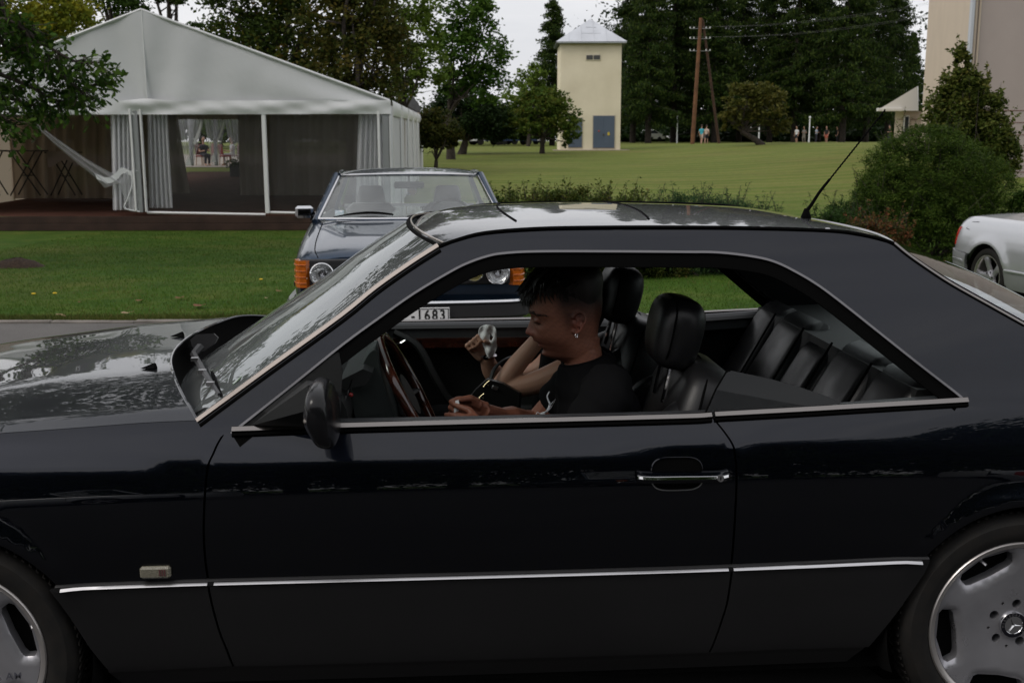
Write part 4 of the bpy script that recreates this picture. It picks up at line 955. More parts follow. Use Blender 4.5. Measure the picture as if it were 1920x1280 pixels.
for k in range(420):   # fringe falling over the forehead
    y_ = yh+rng.uniform(-.060, .060); t = rng.uniform(0, 1); L = rng.uniform(.055, .092)
    s0 = V(.150+.3*abs(y_-yh)*.5, y_, 1.205+rng.uniform(-.02, .012)); e0 = V(.094+abs(y_-yh)*.45+rng.normal(0, .005), y_+rng.normal(0, .006), 1.120+rng.normal(0, .010)+.9*max(0, abs(y_-yh)-.022))
    m0 = V(.101+abs(y_-yh)*.42, y_, 1.172+.2*abs(y_-yh)); hb.tube(spl([s0, m0, e0], 3), [.0034, .0034, .0032, .003, .0026, .0018, .0004], 4)
for k in range(150):    # temple points
    sy = rng.choice([-1, 1]); x0 = rng.uniform(.135, .25); p = V(x0, yh+sy*(.066+.012*math.sin((x0-.10)/.2*3)), 1.190-rng.uniform(0, .03)); ln_ = rng.uniform(.012, .040); P = [p, p+V(-.003, sy*.003, -ln_*.5), p+V(rng.uniform(.0, .012), sy*.000, -ln_)]; hb.tube(P, [.0034, .0028, .0004], 4)
hb.build('hair', HAIR, DR, 60)
# T-shirt: trunk and sleeves over the body
t = MB()
t.tube([V(.268+.060*math.cos(a), yh+.058*math.sin(a), .943+.0165*math.cos(a)) for a in np.linspace(0, 2*math.pi, 33)], .0125, 8)
t.tube(spl([V(.283, yh, .962), V(.288, yh, .940), V(.297, yh, .905), V(.305, yh, .84), V(.30, yh, .72), V(.29, yh, .55), V(.28, yh, .42)], 3), [(.060, .060)]*3+[(.085, .070)]*3+[(.185, .095)]*3+[(.215, .118)]*3+[(.20, .125)]*6+[(.185, .12)], 28, up=V(-1, 0, 0))
t.tube([V(.262, yh, .945), V(.268, yh, .90), V(.28, yh, .85)], [(.075, .070), (.12, .085), (.15, .095)], 20, up=V(-1, 0, 0))
for s_, e_ in ((shL, elL), (shR, elR)):
    d = e_-s_; t.tube(spl([s_-d*.12+V(0, (yh-s_[1])*.35, .012), s_, s_+d*.35, s_+d*.66], 4), np.interp(np.linspace(0, 1, 13), [0, .35, 1], [.070, .073, .066]), 16)
v2, f2 = remeshed(t, .008, 6, .6)
v2 = v2+.0022*np.stack([np.sin(v2[:, 2]*85+v2[:, 0]*60)+np.sin(v2[:, 2]*40-v2[:, 1]*70), np.sin(v2[:, 2]*60+v2[:, 0]*90), 0*v2[:, 0]], 1)
raw('shirt', v2, f2, TEE, DR, None)
P = [V(.268+.060*math.cos(a), yh+.058*math.sin(a), .9545+.0165*math.cos(a)) for a in np.linspace(0, 2*math.pi, 33)]
MB().tube(P, .0045, 6).build('shirt_collar', TEE, DR)
# leaping white print on the chest
pr = MB()
def stroke(px, w0, w1):
    q = []
    for u, vv in spl(px, 5):
        best = None
        d = _ray(u, vv)
        for Y in np.linspace(.18, .6, 90):
            p = at(u, vv, Y); k = ((v2-p)**2).sum(1).min()
            if best is None or k < best[0]: best = (k, p)
            if k < .006**2: best = (k, p); break
        q.append(best[1]-unit(d)*.004)
    ww = np.linspace(w0, w1, len(q)); pr.tube(q, ww, 5, squash=.6)
stroke([(1030, 734), (1026, 742), (1028, 750), (1031, 757)], .0018, .0030); stroke([(1031, 757), (1029, 765), (1024, 772), (1014, 776)], .0032, .0036)
stroke([(1042, 748), (1035, 755), (1030, 764)], .0008, .0022); stroke([(1014, 776), (1008, 773), (1005, 776)], .0028, .0016); stroke([(1040, 752), (1032, 765), (1022, 774)], .001, .002)
pr.build('shirt_print', WHITEP, DR)
# jeans
j = MB()
for sy in (-1, 1): j.tube(spl([V(.30, yh+sy*.09, .46), V(.10, yh+sy*.12, .50), V(-.18, yh+sy*.13, .55), V(-.42, yh+sy*.10, .30)], 4), np.linspace(.095, .055, 13), 14)
j.tube([V(.34, yh, .45), V(.20, yh, .46)], [(.17, .10), (.17, .09)], 16)
v3, f3 = remeshed(j, .012, 5, .6); raw('trousers', v3, f3, mat('dark denim', (.012, .014, .022), .9, spec=.1), DR, None)
pc = at(856, 763, .47); MB().loft([[pc+V(-.008, 0, -.016), pc+V(.004, .002, -.018), pc+V(.007, .0, -.002)], [pc+V(-.003, .004, .018), pc+V(.006, .005, .020), pc+V(.009, .003, .004)]], True, True).build('paper_scrap', TISSUE, None, 20)
prop(bpy.data.objects['paper_scrap'], 'small white paper scrap pinched between the driver\'s fingers', 'paper')
# ---- passenger: arms up, face turned away behind the driver
PA = thing('person', (.30, 1.27, 0), 'passenger in black top with raised bare arms, holding a white tissue', 'person')
b = MB(); yp = 1.27
elb, wri = V(.045, 1.11, .722), V(.255, 1.16, .955); sho = V(.315, 1.10, .80)
b.tube(spl([sho, sho+(elb-sho)*.5+V(0, 0, -.018), elb+V(.012, 0, -.004)], 4), np.interp(np.linspace(0, 1, 9), [0, .5, 1], [.047, .041, .032]), 14)
b.tube(spl([elb+V(.008, 0, .004), elb+(wri-elb)*.35, elb+(wri-elb)*.75, wri], 4), np.interp(np.linspace(0, 1, 13), [0, .3, 1], [.031, .035, .021]), 14); b.ball(elb+V(.01, 0, 0), (.031, .031, .031))
hand(b, wri, V(.6, .2, .8), V(-.5, .6, .3), [(20, 25, 15)]*4, (.6, .6, .2, .8, .3, .2), .92)
el2, wr2 = V(.085, 1.43, .675), V(.024, 1.365, .786)
b.tube(spl([V(.33, 1.46, .82), V(.22, 1.48, .70), el2], 4), np.linspace(.05, .038, 9), 12); b.tube(spl([el2, (el2+wr2)/2+V(-.012, 0, 0), wr2], 4), np.interp(np.linspace(0, 1, 9), [0, .4, 1], [.037, .038, .025]), 12)
hand(b, wr2, V(-.62, -.12, .78), V(.62, -.05, .75), [(70, 85, 60), (72, 88, 60), (74, 88, 60), (76, 88, 60)], (.7, .5, .5, .5, -.1, .8), .95, 0, -1)
hc = V(.30, yp, 1.06); hr2 = []
b.ball(hc, (.092, .072, .115), 20, 14); b.ball(hc+V(-.05, 0, -.05), (.05, .05, .07), 14, 10); b.tube([hc+V(-.088, 0, .0), hc+V(-.105, 0, -.025)], [.008, .013], 8)
b.tube([hc+V(.01, 0, -.08), V(.33, yp, .88)], [.05, .055], 14); b.tube(spl([V(.33, yp, .88), V(.33, yp, .70), V(.31, yp, .45)], 3), [(.15, .085)]*7, 16, up=V(-1, 0, 0))
v, f = remeshed(b, .0042, 4, .5); c = np.ones((len(v), 3)); c *= 1-.10*np.clip((.9-v[:, 2:3])/.3, 0, 1)*np.array([0, .6, .8]); raw('body', v, f, SKIN2, PA, None, col=c)
h2 = MB(); h2.ball(hc+V(.012, 0, .02), (.102, .082, .115), 18, 12); h2.tube(spl([hc+V(.06, 0, .03), hc+V(.10, 0, -.08), hc+V(.08, 0, -.19)], 3), [.06, .06, .055, .05, .045, .035, .02], 12); h2.build('hair', HAIR, PA, 60)
t = MB(); t.tube(spl([V(.33, yp, .93), V(.325, yp, .88), V(.32, yp, .80), V(.30, yp, .62), V(.28, yp, .42)], 3), [(.06, .06)]*2+[(.12, .08)]*2+[(.195, .105)]*4+[(.18, .115)]*5, 24, up=V(-1, 0, 0))
for s_, d_ in ((sho, elb-sho), (V(.33, 1.46, .82), V(-.1, .02, -.12))): t.tube([s_-unit(d_)*.03, s_+unit(d_)*.04], [.062, .058], 14)
for sy in (-1, 1): t.tube(spl([V(.26, yp+sy*.09, .47), V(.05, yp+sy*.10, .50), V(-.22, yp+sy*.10, .53), V(-.45, yp+sy*.09, .28)], 4), np.linspace(.095, .05, 13), 12)
v2, f2 = remeshed(t, .011, 5, .6); raw('clothes', v2, f2, TEE, PA, None)
sl = at(1043, 662, 1.08); MB().tube(spl([sl+V(-.012, 0, -.012), sl, sl+V(.006, 0, .012)], 3), .004, 6).build('sleeve_piping', WHITEP, PA)
MB().tube([wr2+V(.004, -.028*math.cos(a), 0)*1.0+V(.029*math.sin(a), 0, .006) for a in np.linspace(0, 2*math.pi, 25)], .006, 6, squash=.7).build('watch_strap', BRIGHT, PA)
MB().lathe([(0, -.0325), (.009, -.0325), (.010, -.028)], wr2+V(-.004, 0, .004), 'y', 16).build('watch_face', BLACK, PA)
# tissue crumpled in her hand
o = spl([(899, 615), (906, 610), (918, 609), (928, 613), (931, 624), (930, 640), (932, 648), (929, 660), (922, 668), (916, 672), (912, 664), (907, 650), (901, 636), (897, 626)], 2, True)
P2, T2, L2 = cdt(o, [np.array([(919, 624), (925, 632), (921, 640), (918, 636)])], 2.2); cw = lambda u, w: 1.322+.0045*math.sin(u*.33+w*.12)+.003*math.sin(w*.30-u*.1)
TS = MB().add([at(u, w, cw(u, w)) for u, w in P2], [tuple(t_) for t_ in T2]).build('tissue', TISSUE, None, None); prop(TS, 'crumpled white tissue in the passenger\'s raised hand', 'tissue'); sm_ = TS.modifiers.new('thick', 'SOLIDIFY'); sm_.thickness = .002
# bag in her lap
BG = thing('handbag', at(905, 760, 1.06), 'black leather handbag with gold clasps on the passenger\'s lap', 'handbag')
LB = mat('black bag leather', (.010, .010, .010), .4, spec=.5, bump=(200, .2, .002)); GOLD = mat('pale gold metal', (.80, .64, .40), .25, 1.0)
o = [(852, 790), (868, 758), (892, 728), (914, 708), (944, 716), (978, 735), (975, 790)]
MB().loft([[at(u, vv, 1.04+.0) for u, vv in o], [at(u, vv, 1.015) for u, vv in [((u-908)*.94+908, (vv-756)*.94+756) for u, vv in o]]][::-1]+[[at(u, vv, 1.12) for u, vv in o]]).build('bag_body', LB, BG, 25)
MB().tube(spl([at(918, 716, 1.06), at(928, 690, 1.10), at(950, 672, 1.14), at(985, 664, 1.18)], 4), .007, 6, squash=.5).build('bag_strap', LB, BG)
for (u, vv) in ((912, 718), (902, 742)):
    for (du, dv, ln, an) in ((0, 0, .020, .75), (2, 3, .014, -.8), (-4, 5, .012, .75), (4, -3, .010, .7)):
        p = at(u+du, vv+dv, 1.008); MB().box(p, (ln, .004, .0028), R=roty(-an), b=.001).build('clasp', GOLD, BG)
p = at(928, 727, 1.008); MB().box(p, (.022, .006, .014), R=roty(.35), b=.004).build('clasp_plate', BRIGHT, BG)
# ================================================================ ground, road, kerb, lawn
def fast(name, v, quads, m, parent=None, col=None, local=False):
    v = np.asarray(v, np.float32).reshape(-1, 3); q = np.asarray(quads, np.int32); k = q.shape[1]
    if parent is not None and not local: v = v-org(parent).astype(np.float32)
    me = bpy.data.meshes.new(name); me.vertices.add(len(v)); me.vertices.foreach_set('co', v.ravel()); me.loops.add(q.size); me.loops.foreach_set('vertex_index', q.ravel())
    me.polygons.add(len(q)); me.polygons.foreach_set('loop_start', np.arange(0, q.size, k, dtype=np.int32)); me.polygons.foreach_set('loop_total', np.full(len(q), k, np.int32))
    if m: me.materials.append(m)
    if col is not None:
        a = me.color_attributes.new('tint', 'FLOAT_COLOR', 'POINT'); c = np.ones((len(v), 4), np.float32); c[:, :3] = col; a.data.foreach_set('color', c.ravel())
    me.update(calc_edges=True); me.validate()
    o = bpy.data.objects.new(name, me); COL.objects.link(o)
    if parent is not None: o.parent = parent
    return o
def nodes_mat(name):
    m = bpy.data.materials.new(name); m.use_nodes = True; MATS[name] = m; return m, m.node_tree, m.node_tree.nodes['Principled BSDF']
def N(n, t, **kw):
    q = n.nodes.new(t)
    for k, v in kw.items():
        if k.startswith('i'): q.inputs[int(k[1:])].default_value = v
        else: setattr(q, k, v)
    return q
def noise(n, vec, s, d=6, r=.55):
    q = n.nodes.new('ShaderNodeTexNoise'); q.inputs['Scale'].default_value = s; q.inputs['Detail'].default_value = d; q.inputs['Roughness'].default_value = r; n.links.new(vec, q.inputs['Vector']); return q.outputs[0]
def ramp(n, fac, *stops):
    q = n.nodes.new('ShaderNodeValToRGB'); e = q.color_ramp.elements
    while len(e) < len(stops): e.new(.5)
    for k, (p, c) in enumerate(stops): e[k].position = p; e[k].color = (*c, 1)
    n.links.new(fac, q.inputs[0]); return q.outputs[0]
def mixc(n, f, a, b, mode='MIX'):
    q = n.nodes.new('ShaderNodeMixRGB'); q.blend_type = mode
    for i, x in enumerate((f, a, b)):
        if hasattr(x, 'is_linked') or hasattr(x, 'links'): n.links.new(x, q.inputs[i])
        else: q.inputs[i].default_value = x if i == 0 else (*x, 1)
    return q.outputs[0]
m, n, b = nodes_mat('mown lawn'); geo = N(n, 'ShaderNodeNewGeometry'); pos = geo.outputs['Position']
mp = N(n, 'ShaderNodeMapping'); n.links.new(pos, mp.inputs[0]); mp.inputs['Rotation'].default_value = (0, 0, .35); mp.inputs['Scale'].default_value = (.16, .55, 1)
fine = noise(n, pos, 30, 4, .7); mid = noise(n, pos, 1.3, 6, .6); big = noise(n, pos, .22, 5, .6); stripe = noise(n, mp.outputs[0], .9, 5, .62)
c1 = ramp(n, mid, (.3, (.040, .092, .010)), (.5, (.060, .122, .014)), (.70, (.105, .140, .026)))
c2 = ramp(n, stripe, (.30, (.100, .150, .021)), (.52, (.145, .185, .036)), (.78, (.225, .220, .068)))
wv = N(n, 'ShaderNodeTexWave', wave_type='RINGS'); wv.inputs['Scale'].default_value = .22; wv.inputs['Distortion'].default_value = 5.0; wv.inputs['Detail'].default_value = 3; wv.inputs['Detail Scale'].default_value = .25; mw = N(n, 'ShaderNodeMapping'); mw.inputs['Location'].default_value = (-26, -78, 0); n.links.new(pos, mw.inputs[0]); n.links.new(mw.outputs[0], wv.inputs['Vector'])
c2 = mixc(n, ramp(n, wv.outputs['Fac'], (.35, (0, 0, 0)), (.9, (.40, .40, .40))), c2, (.235, .225, .085))
sx = N(n, 'ShaderNodeSeparateXYZ'); n.links.new(pos, sx.inputs[0]); mr = N(n, 'ShaderNodeMapRange', i1=19., i2=34.); n.links.new(sx.outputs[1], mr.inputs[0])
c3 = mixc(n, mr.outputs[0], c1, c2); dry = ramp(n, big, (.52, (0, 0, 0)), (.74, (.55, .55, .55))); c4 = mixc(n, dry, c3, (.175, .150, .055)); c4 = mixc(n, .55, c4, ramp(n, noise(n, pos, 4.5, 5, .65), (.30, (.62, .66, .62)), (.70, (1.25, 1.22, 1.2))), 'MULTIPLY')
c5 = mixc(n, .75, c4, ramp(n, fine, (.25, (.45, .45, .45)), (.75, (1.25, 1.25, 1.1))), 'MULTIPLY'); n.links.new(c5, b.inputs['Base Color']); b.inputs['Roughness'].default_value = .95; b.inputs['Specular IOR Level'].default_value = .15
bp = N(n, 'ShaderNodeBump', i0=.9, i1=.03); n.links.new(fine, bp.inputs['Height']); n.links.new(bp.outputs[0], b.inputs['Normal']); LAWN = m
m, n, b = nodes_mat('worn asphalt'); geo = N(n, 'ShaderNodeNewGeometry'); pos = geo.outputs['Position']
gr = noise(n, pos, 140, 3, .8); pat = noise(n, pos, .7, 6, .65); vor = N(n, 'ShaderNodeTexVoronoi'); vor.inputs['Scale'].default_value = 95; n.links.new(pos, vor.inputs['Vector'])
ca = ramp(n, pat, (.3, (.105, .10, .098)), (.7, (.155, .148, .142))); cb = mixc(n, .8, ca, ramp(n, gr, (.3, (.55, .55, .55)), (.7, (1.35, 1.33, 1.3))), 'MULTIPLY'); n.links.new(cb, b.inputs['Base Color']); b.inputs['Roughness'].default_value = .88; b.inputs['Specular IOR Level'].default_value = .3
bp = N(n, 'ShaderNodeBump', i0=.6, i1=.006); n.links.new(vor.outputs['Distance'], bp.inputs['Height']); n.links.new(bp.outputs[0], b.inputs['Normal']); ASPH = m
def sheet(name, As, Ds, m, dz, kind='structure', fn=None):
    v = []
    for D in Ds:
        for a in As:
            q = wp(a, D); v.append((q[0], q[1], float(G(q[0], q[1]))+dz))
    na = len(As); F = [(i*na+j, i*na+j+1, (i+1)*na+j+1, (i+1)*na+j) for i in range(len(Ds)-1) for j in range(na-1)]
    o = raw(name, v, F, m, None, None); o['kind'] = kind; return o
sheet('lawn', np.concatenate([[-900, -400, -200, -100], np.linspace(-60, 60, 61), [100, 200, 400, 900]]), np.concatenate([[-600, -200, -80], np.linspace(-40, 6, 8), np.linspace(6.5, 110, 90), [120, 140, 170, 220, 300, 450, 800, 1500]]), LAWN, 0)
KD = 10.25
sheet('road', np.linspace(-70, 70, 57), np.concatenate([[-40, -20, -8, 0, 3, 5, 6], np.linspace(6.5, KD, 12)]), ASPH, .004)
m, n, b = nodes_mat('dark mirrored ground'); geo = N(n, 'ShaderNodeNewGeometry'); pos = geo.outputs['Position']; cb = ramp(n, noise(n, pos, 120, 3, .8), (.3, (.030, .030, .031)), (.7, (.062, .060, .059))); n.links.new(mixc(n, .5, cb, ramp(n, noise(n, pos, .8, 5), (.3, (.7, .7, .7)), (.7, (1.15, 1.15, 1.15))), 'MULTIPLY'), b.inputs['Base Color']); b.inputs['Roughness'].default_value = .85; b.inputs['Specular IOR Level'].default_value = .3
sheet('added_dark_ground', np.linspace(-70, 70, 57), [-16, -8, -4, 0, 2, 4.4], m, .008)  # unseen dark sheet added so the coupe's doors mirror less light
KERB = bpy.data.objects.new('kerb', None); COL.objects.link(KERB); KERB['kind'] = 'structure'
CONC = mat('weathered concrete kerb', (.24, .215, .19), .9, var=(9, .35), bump=(60, .5, .006))
km = None; rng = np.random.default_rng(2)
for a in np.concatenate([np.arange(-14, -2.2, .8), np.arange(.6, 12, .8)]):
    q = wp(a+.4, KD+.05); q[2] = float(G(q[0], q[1]))-.022
    if km is None: km = MB().box((0, 0, 0), (.792, .085, .10), b=.008).build('kerbstone', CONC, KERB, local=True); o = km
    else: o = km.copy(); COL.objects.link(o)
    o.location = tuple(q+V(0, 0, rng.normal(0, .003))); o.rotation_euler = (rng.normal(0, .01), rng.normal(0, .006), -YAW+rng.normal(0, .004))
# standing grass blades on the lawn nearest the road
rng = np.random.default_rng(5)
def blades(name, n, a0, a1, d0, d1, hmin, hmax, w, cols, power=1.6):
    D = d0+(d1-d0)*rng.random(n)**power; a = a0+(a1-a0)*rng.random(n); P = CAM[None]+a[:, None]*HR+D[:, None]*HF; P[:, 2] = G(P[:, 0], P[:, 1])-.003
    cl = np.sin(P[:, 0]*2.3+1.3*np.sin(P[:, 1]*1.7))*np.cos(P[:, 1]*2.9)*.5+.5
    h = (hmin+(hmax-hmin)*rng.random(n)*(0.5+.5*cl))[:, None]; th = rng.random(n)*2*math.pi; ww = (w*(.6+.8*rng.random(n))*(D/12)**.5)[:, None]; s = np.stack([np.cos(th), np.sin(th), 0*th], 1)*ww
    ln = np.stack([rng.normal(0, .4, n), rng.normal(0, .4, n), np.ones(n)], 1)*h
    v = np.stack([P-s, P+s, P+ln], 1).reshape(-1, 3); t = rng.random(n)[:, None]; c = np.asarray(cols[0])*(1-t)+np.asarray(cols[1])*t; pt = np.sin(P[:, 0]*.9+2*np.sin(P[:, 1]*.7+1))*np.sin(P[:, 1]*1.1+1.3*np.sin(P[:, 0]*1.7))+.5*np.sin(P[:, 0]*3.1+P[:, 1]*2.3)*np.sin(P[:, 1]*4.1); c = c*(1+.22*pt)[:, None]; dry = (rng.random(n) < .05+.30*np.clip(pt-.45, 0, 1))[:, None]; c = np.where(dry, np.array([[.16, .13, .05]]), c)
    return fast(name, v, np.arange(3*n).reshape(-1, 3), LEAFM, None, np.repeat(c, 3, 0))
def leaf_material(name, tr=.3, rough=.55):
    m, n, b = nodes_mat(name); a = N(n, 'ShaderNodeAttribute', attribute_name='tint'); n.links.new(a.outputs['Color'], b.inputs['Base Color']); b.inputs['Roughness'].default_value = rough; b.inputs['Specular IOR Level'].default_value = .08
    t = N(n, 'ShaderNodeBsdfTranslucent'); x = N(n, 'ShaderNodeMixShader', i0=tr); o = n.nodes['Material Output']; n.links.new(a.outputs['Color'], t.inputs[0]); n.links.new(b.outputs[0], x.inputs[1]); n.links.new(t.outputs[0], x.inputs[2]); n.links.new(x.outputs[0], o.inputs[0]); return m
LEAFM = leaf_material('leaf and blade')
gr = blades('grass', 170000, -9, 9, KD+.12, 24, .018, .045, .0034, ((.040, .095, .010), (.105, .175, .024)), 1.7); gr['kind'] = 'stuff'; gr['label'] = 'short green grass of the lawn beside the road'; gr['category'] = 'grass'
g2 = blades('grass', 14000, -9, -1.9, KD+.09, KD+.45, .03, .075, .005, ((.04, .075, .012), (.14, .14, .04)), 1.2); g2['kind'] = 'stuff'; g2['label'] = 'ragged grass fringe leaning over the kerb'; g2['category'] = 'grass'
# small things lying in the grass
LF = mat('dry brown leaf', (.22, .085, .03), .8, var=(40, .5)); LFP = mat('pale dry leaf', (.42, .30, .17), .8, var=(40, .4)); DAND = mat('dandelion yellow', (.75, .50, .02), .7)
def fallen(u, v, s, m, label, cat='leaf', name='fallen_leaf', seed=0):
    rg = np.random.default_rng(seed); p = ground(u, v)+V(0, 0, .028); ring = []
    for k, a in enumerate(np.linspace(0, 2*math.pi, 14, endpoint=False)):
        r = s*(.6+.4*abs(math.cos(a*1.5))+rg.normal(0, .06)); ring.append(p+V(r*math.cos(a), r*.8*math.sin(a), .35*r*abs(math.cos(a))*rg.uniform(.5, 1)))
    o = MB().add([p]+ring, [(0, 1+k, 1+(k+1) % 14) for k in range(14)]).build(name, m, None, 30); return prop(o, label, cat, 'leaves fallen on the lawn')
for k, (u, v, s, m_, lb) in enumerate(((262, 568, .055, LF, 'curled orange brown leaf on the lawn left of the other leaves'), (336, 563, .060, LF, 'upright brown leaf on the lawn midway to the road edge'), (375, 578, .085, LF, 'largest russet leaf lying near the kerb'), (238, 592, .065, LFP, 'pale tan leaf right beside the kerb'), (524, 550, .055, LF, 'dark brown leaf on the lawn beside the old saloon nose'), (500, 563, .03, LFP, 'tiny straw coloured leaf near the old saloon nose'), (150, 571, .03, LF, 'small brown leaf left of the orange one on the lawn'))):
    fallen(u, v, s, m_, lb, seed=k)
for u, v, lb in ((63, 560, 'left of two yellow dandelions on the lawn at far left'), (103, 559, 'right of two yellow dandelions on the lawn at far left'), (489, 532, 'lone yellow dandelion on the lawn near the blue car')):
    p = ground(u, v); d = thing('dandelion', p, lb, 'flower', 'dandelions on the lawn'); MB().tube([p, p+V(.004, 0, .05)], .003, 5).build('stalk', mat('flower stalk', (.08, .13, .03), .7), d)
    MB().lathe([(0, .006), (.014, .010), (.026, .004), (.018, -.002), (.0, -.006)], p+V(.004, 0, .055), 'z', 14).build('flower_head', DAND, d)
p = ground(34, 500); rg = np.random.default_rng(4); rings = []
for r, h in ((.34, -.02), (.28, .02), (.20, .075), (.11, .11), (.03, .125)): rings.append([p+V((r*1.25+rg.normal(0, .015))*math.cos(a), (r+rg.normal(0, .015))*math.sin(a), h+rg.normal(0, .008)) for a in np.linspace(0, 2*math.pi, 22, endpoint=False)])
prop(MB().loft(rings).build('molehill', mat('dark crumbly soil', (.060, .036, .022), 1.0, var=(30, .5), bump=(60, .8, .02)), None, 60), 'low mound of brown soil on the lawn at far left', 'molehill')
p, q = ground(106, 593), ground(124, 597); prop(MB().tube([p+V(0, 0, .02), (p+q)/2+V(0, 0, .03), q+V(0, 0, .02)], .008, 5).build('stick', LFP, None), 'short pale stick lying at the kerb', 'stick')
# ================================================================ trees and shrubs
BARK = mat('grey brown bark', (.055, .043, .034), .95, var=(6, .5), bump=(14, .9, .05)); BARKD = mat('dark conifer bark', (.035, .026, .021), .95, var=(5, .5), bump=(10, .9, .06))
def leafquads(P, size, rng, outward=None, aspect=.55, upb=.3, fold=0.0):
    "a rhombic leaf at each point"
    n = len(P); d = rng.normal(0, 1, (n, 3)); d[:, 2] = d[:, 2]*.6-.15; d /= np.linalg.norm(d, axis=1)[:, None]
    nn = rng.normal(0, 1, (n, 3)); nn[:, 2] += upb
    if outward is not None: nn += outward*.6
    s = np.cross(d, nn); s /= np.linalg.norm(s, axis=1)[:, None]+1e-9; L = (size*(.6+.8*rng.random(n)))[:, None] if np.ndim(size) == 0 else np.asarray(size)[:, None]
    return np.stack([P-d*L*.5, P+s*L*aspect*.5, P+d*L*.5, P-s*L*aspect*.5], 1).reshape(-1, 3)
def crown_points(blobs, n, rng, clumps=40, tight=.16, shell=.55):
    "blobs: (centre, radii, weight). Leaves gather in clumps near the outside of each blob"
    W_ = np.array([q[2] for q in blobs], float); W_ /= W_.sum(); P, O, K = [], [], []
    for (c, r, w), f in zip(blobs, W_):
        k = int(n*f); nc = max(6, int(clumps*f*len(blobs))); d = rng.normal(0, 1, (nc, 3)); d /= np.linalg.norm(d, axis=1)[:, None]
        rr = shell+(1-shell)*rng.random(nc)**.6; cc = d*rr[:, None]; wt = rng.random(nc)+.3; i = rng.choice(nc, k, p=wt/wt.sum()); q = cc[i]+rng.normal(0, tight, (k, 3))*np.array([1, 1, .8])
        P.append(np.asarray(c)+q*np.asarray(r)); O.append(d[i]); K.append(rng.random(nc)[i])
    return np.concatenate(P), np.concatenate(O), np.concatenate(K)
def tint(n, pal, rng, K=None, sp=.25):
    t = rng.random(n); t = .55*t+.45*K if K is not None else t; pal = np.asarray(pal, float); i = np.clip(t*(len(pal)-1), 0, len(pal)-1.001); j = i.astype(int); f = (i-j)[:, None]
    return (pal[j]*(1-f)+pal[j+1]*f)*np.array([1.34, 1.36, 1.05])*(1+sp*rng.normal(0, 1, (n, 1))*.5).clip(.4, 1.7)
def broadleaf(name, label, u, v, D, blobs, n, leaf, pal, seed, trunk_r=.22, cat='tree', group=None, lean=(0, 0), fork=.35, bark=None, clumps=40, tight=.15, limbs=True, shell=.5, base=None):
    """blobs in the photo's pixels: (u, v, ru, rv, depth offset in m, weight)"""
    rng = np.random.default_rng(seed); g = dp(u, v, D); g[2] = float(G(g[0], g[1])); base = g
    B = [(dp(bu, bv, D)+HF*dd, (ru*D/FPX, .5*(ru+rv)*D/FPX*.9, rv*D/FPX), w) for bu, bv, ru, rv, dd, w in blobs]
    t = thing(name, base, label, cat, group)
    top = np.mean([q[0] for q in B], 0); fk = base+(V(top[0], top[1], top[2])-base)*fork; fk[0] += lean[0]; fk[1] += lean[1]
    br = MB(); br.tube(spl([base-V(0, 0, .1), base+(fk-base)*.35+V(.1, 0, 0)*trunk_r, fk], 4), np.linspace(trunk_r*1.25, trunk_r*.75, 9), 9)
    if limbs:
        for c, r, w in B:
            for k in range(3 if len(B) < 6 else 2):
                e = c+rng.normal(0, .45, 3)*np.array(r); m_ = fk+(e-fk)*.5+rng.normal(0, .12, 3)*np.linalg.norm(e-fk)*.5+V(0, 0, .05*np.linalg.norm(e-fk)); s0 = trunk_r*.5*rng.uniform(.6, 1); P = spl([fk, m_, e], 4)
                br.tube(P, np.linspace(s0, s0*.18, 9), 6)
                for q in range(3):
                    a_ = P[4+q]; e2 = a_+rng.normal(0, .5, 3)*np.array(r)*.9; br.tube([a_, (a_+e2)/2+rng.normal(0, .05, 3), e2], [s0*.4, s0*.25, s0*.07], 5)
    br.build('trunk', bark or BARK, t, 60)
    P, O, K = crown_points(B, n, rng, clumps, tight, shell); V4 = leafquads(P, leaf, rng, O); c = tint(len(P), pal, rng, K)
    fast('crown', V4, np.arange(len(V4)).reshape(-1, 4), LEAFM, t, np.repeat(c, 4, 0)); return t
DARKG = [(.012, .026, .006), (.024, .048, .010), (.046, .076, .017)]; MIDG = [(.018, .045, .008), (.038, .080, .014), (.075, .120, .025)]; LIGHTG = [(.035, .065, .012), (.075, .115, .022), (.13, .17, .04)]
AUT = [(.020, .030, .008), (.045, .045, .012), (.085, .050, .014), (.13, .075, .018)]; YEL = [(.05, .075, .012), (.12, .13, .018), (.24, .20, .02)]
broadleaf('lime_tree', 'yellowing tree peeking over the tent roof at far left', 60, 330, 46, [(60, 20, 110, 70, 0, 2), (140, 35, 55, 45, -1, 1), (20, 70, 70, 60, 0, 1)], 9000, .20, YEL, 21, .30)
for k, (u, du, lb) in enumerate(((215, 0, 'left of two dark pines behind the tent ridge'), (318, 0, 'right of two dark pines behind the tent ridge'))):
    broadleaf('pine_tree', lb, u, 300, 70+4*k, [(u, 2-k*6, 48, 20, 0, 1), (u-25, -35, 50, 30, 0, 1), (u+35, 22, 36, 16, 0, .7), (u-5, -70, 60, 40, 0, 1)] if k == 0 else [(u, -8, 30, 16, 0, 1), (u+60, 55, 30, 14, 0, .5), (u-45, -30, 40, 20, 0, 1), (u+10, -55, 40, 26, 0, 1)], 5000, .22, DARKG, 31+k, .28, group='pines behind the tent', fork=.6, clumps=26, tight=.2)
broadleaf('chestnut_tree', 'dark green tree with orange patches behind the tent slope', 520, 260, 48, [(470, 30, 85, 70, 0, 1.2), (520, 100, 100, 80, 0, 1.5), (560, 20, 90, 80, 1, 1.4), (440, -40, 90, 70, 0, 1), (590, -70, 120, 80, 0, 1), (540, 160, 80, 50, -1, .8)], 20000, .20, [(.010, .018, .005), (.020, .034, .008), (.040, .058, .012), (.10, .055, .010)], 41, .35)
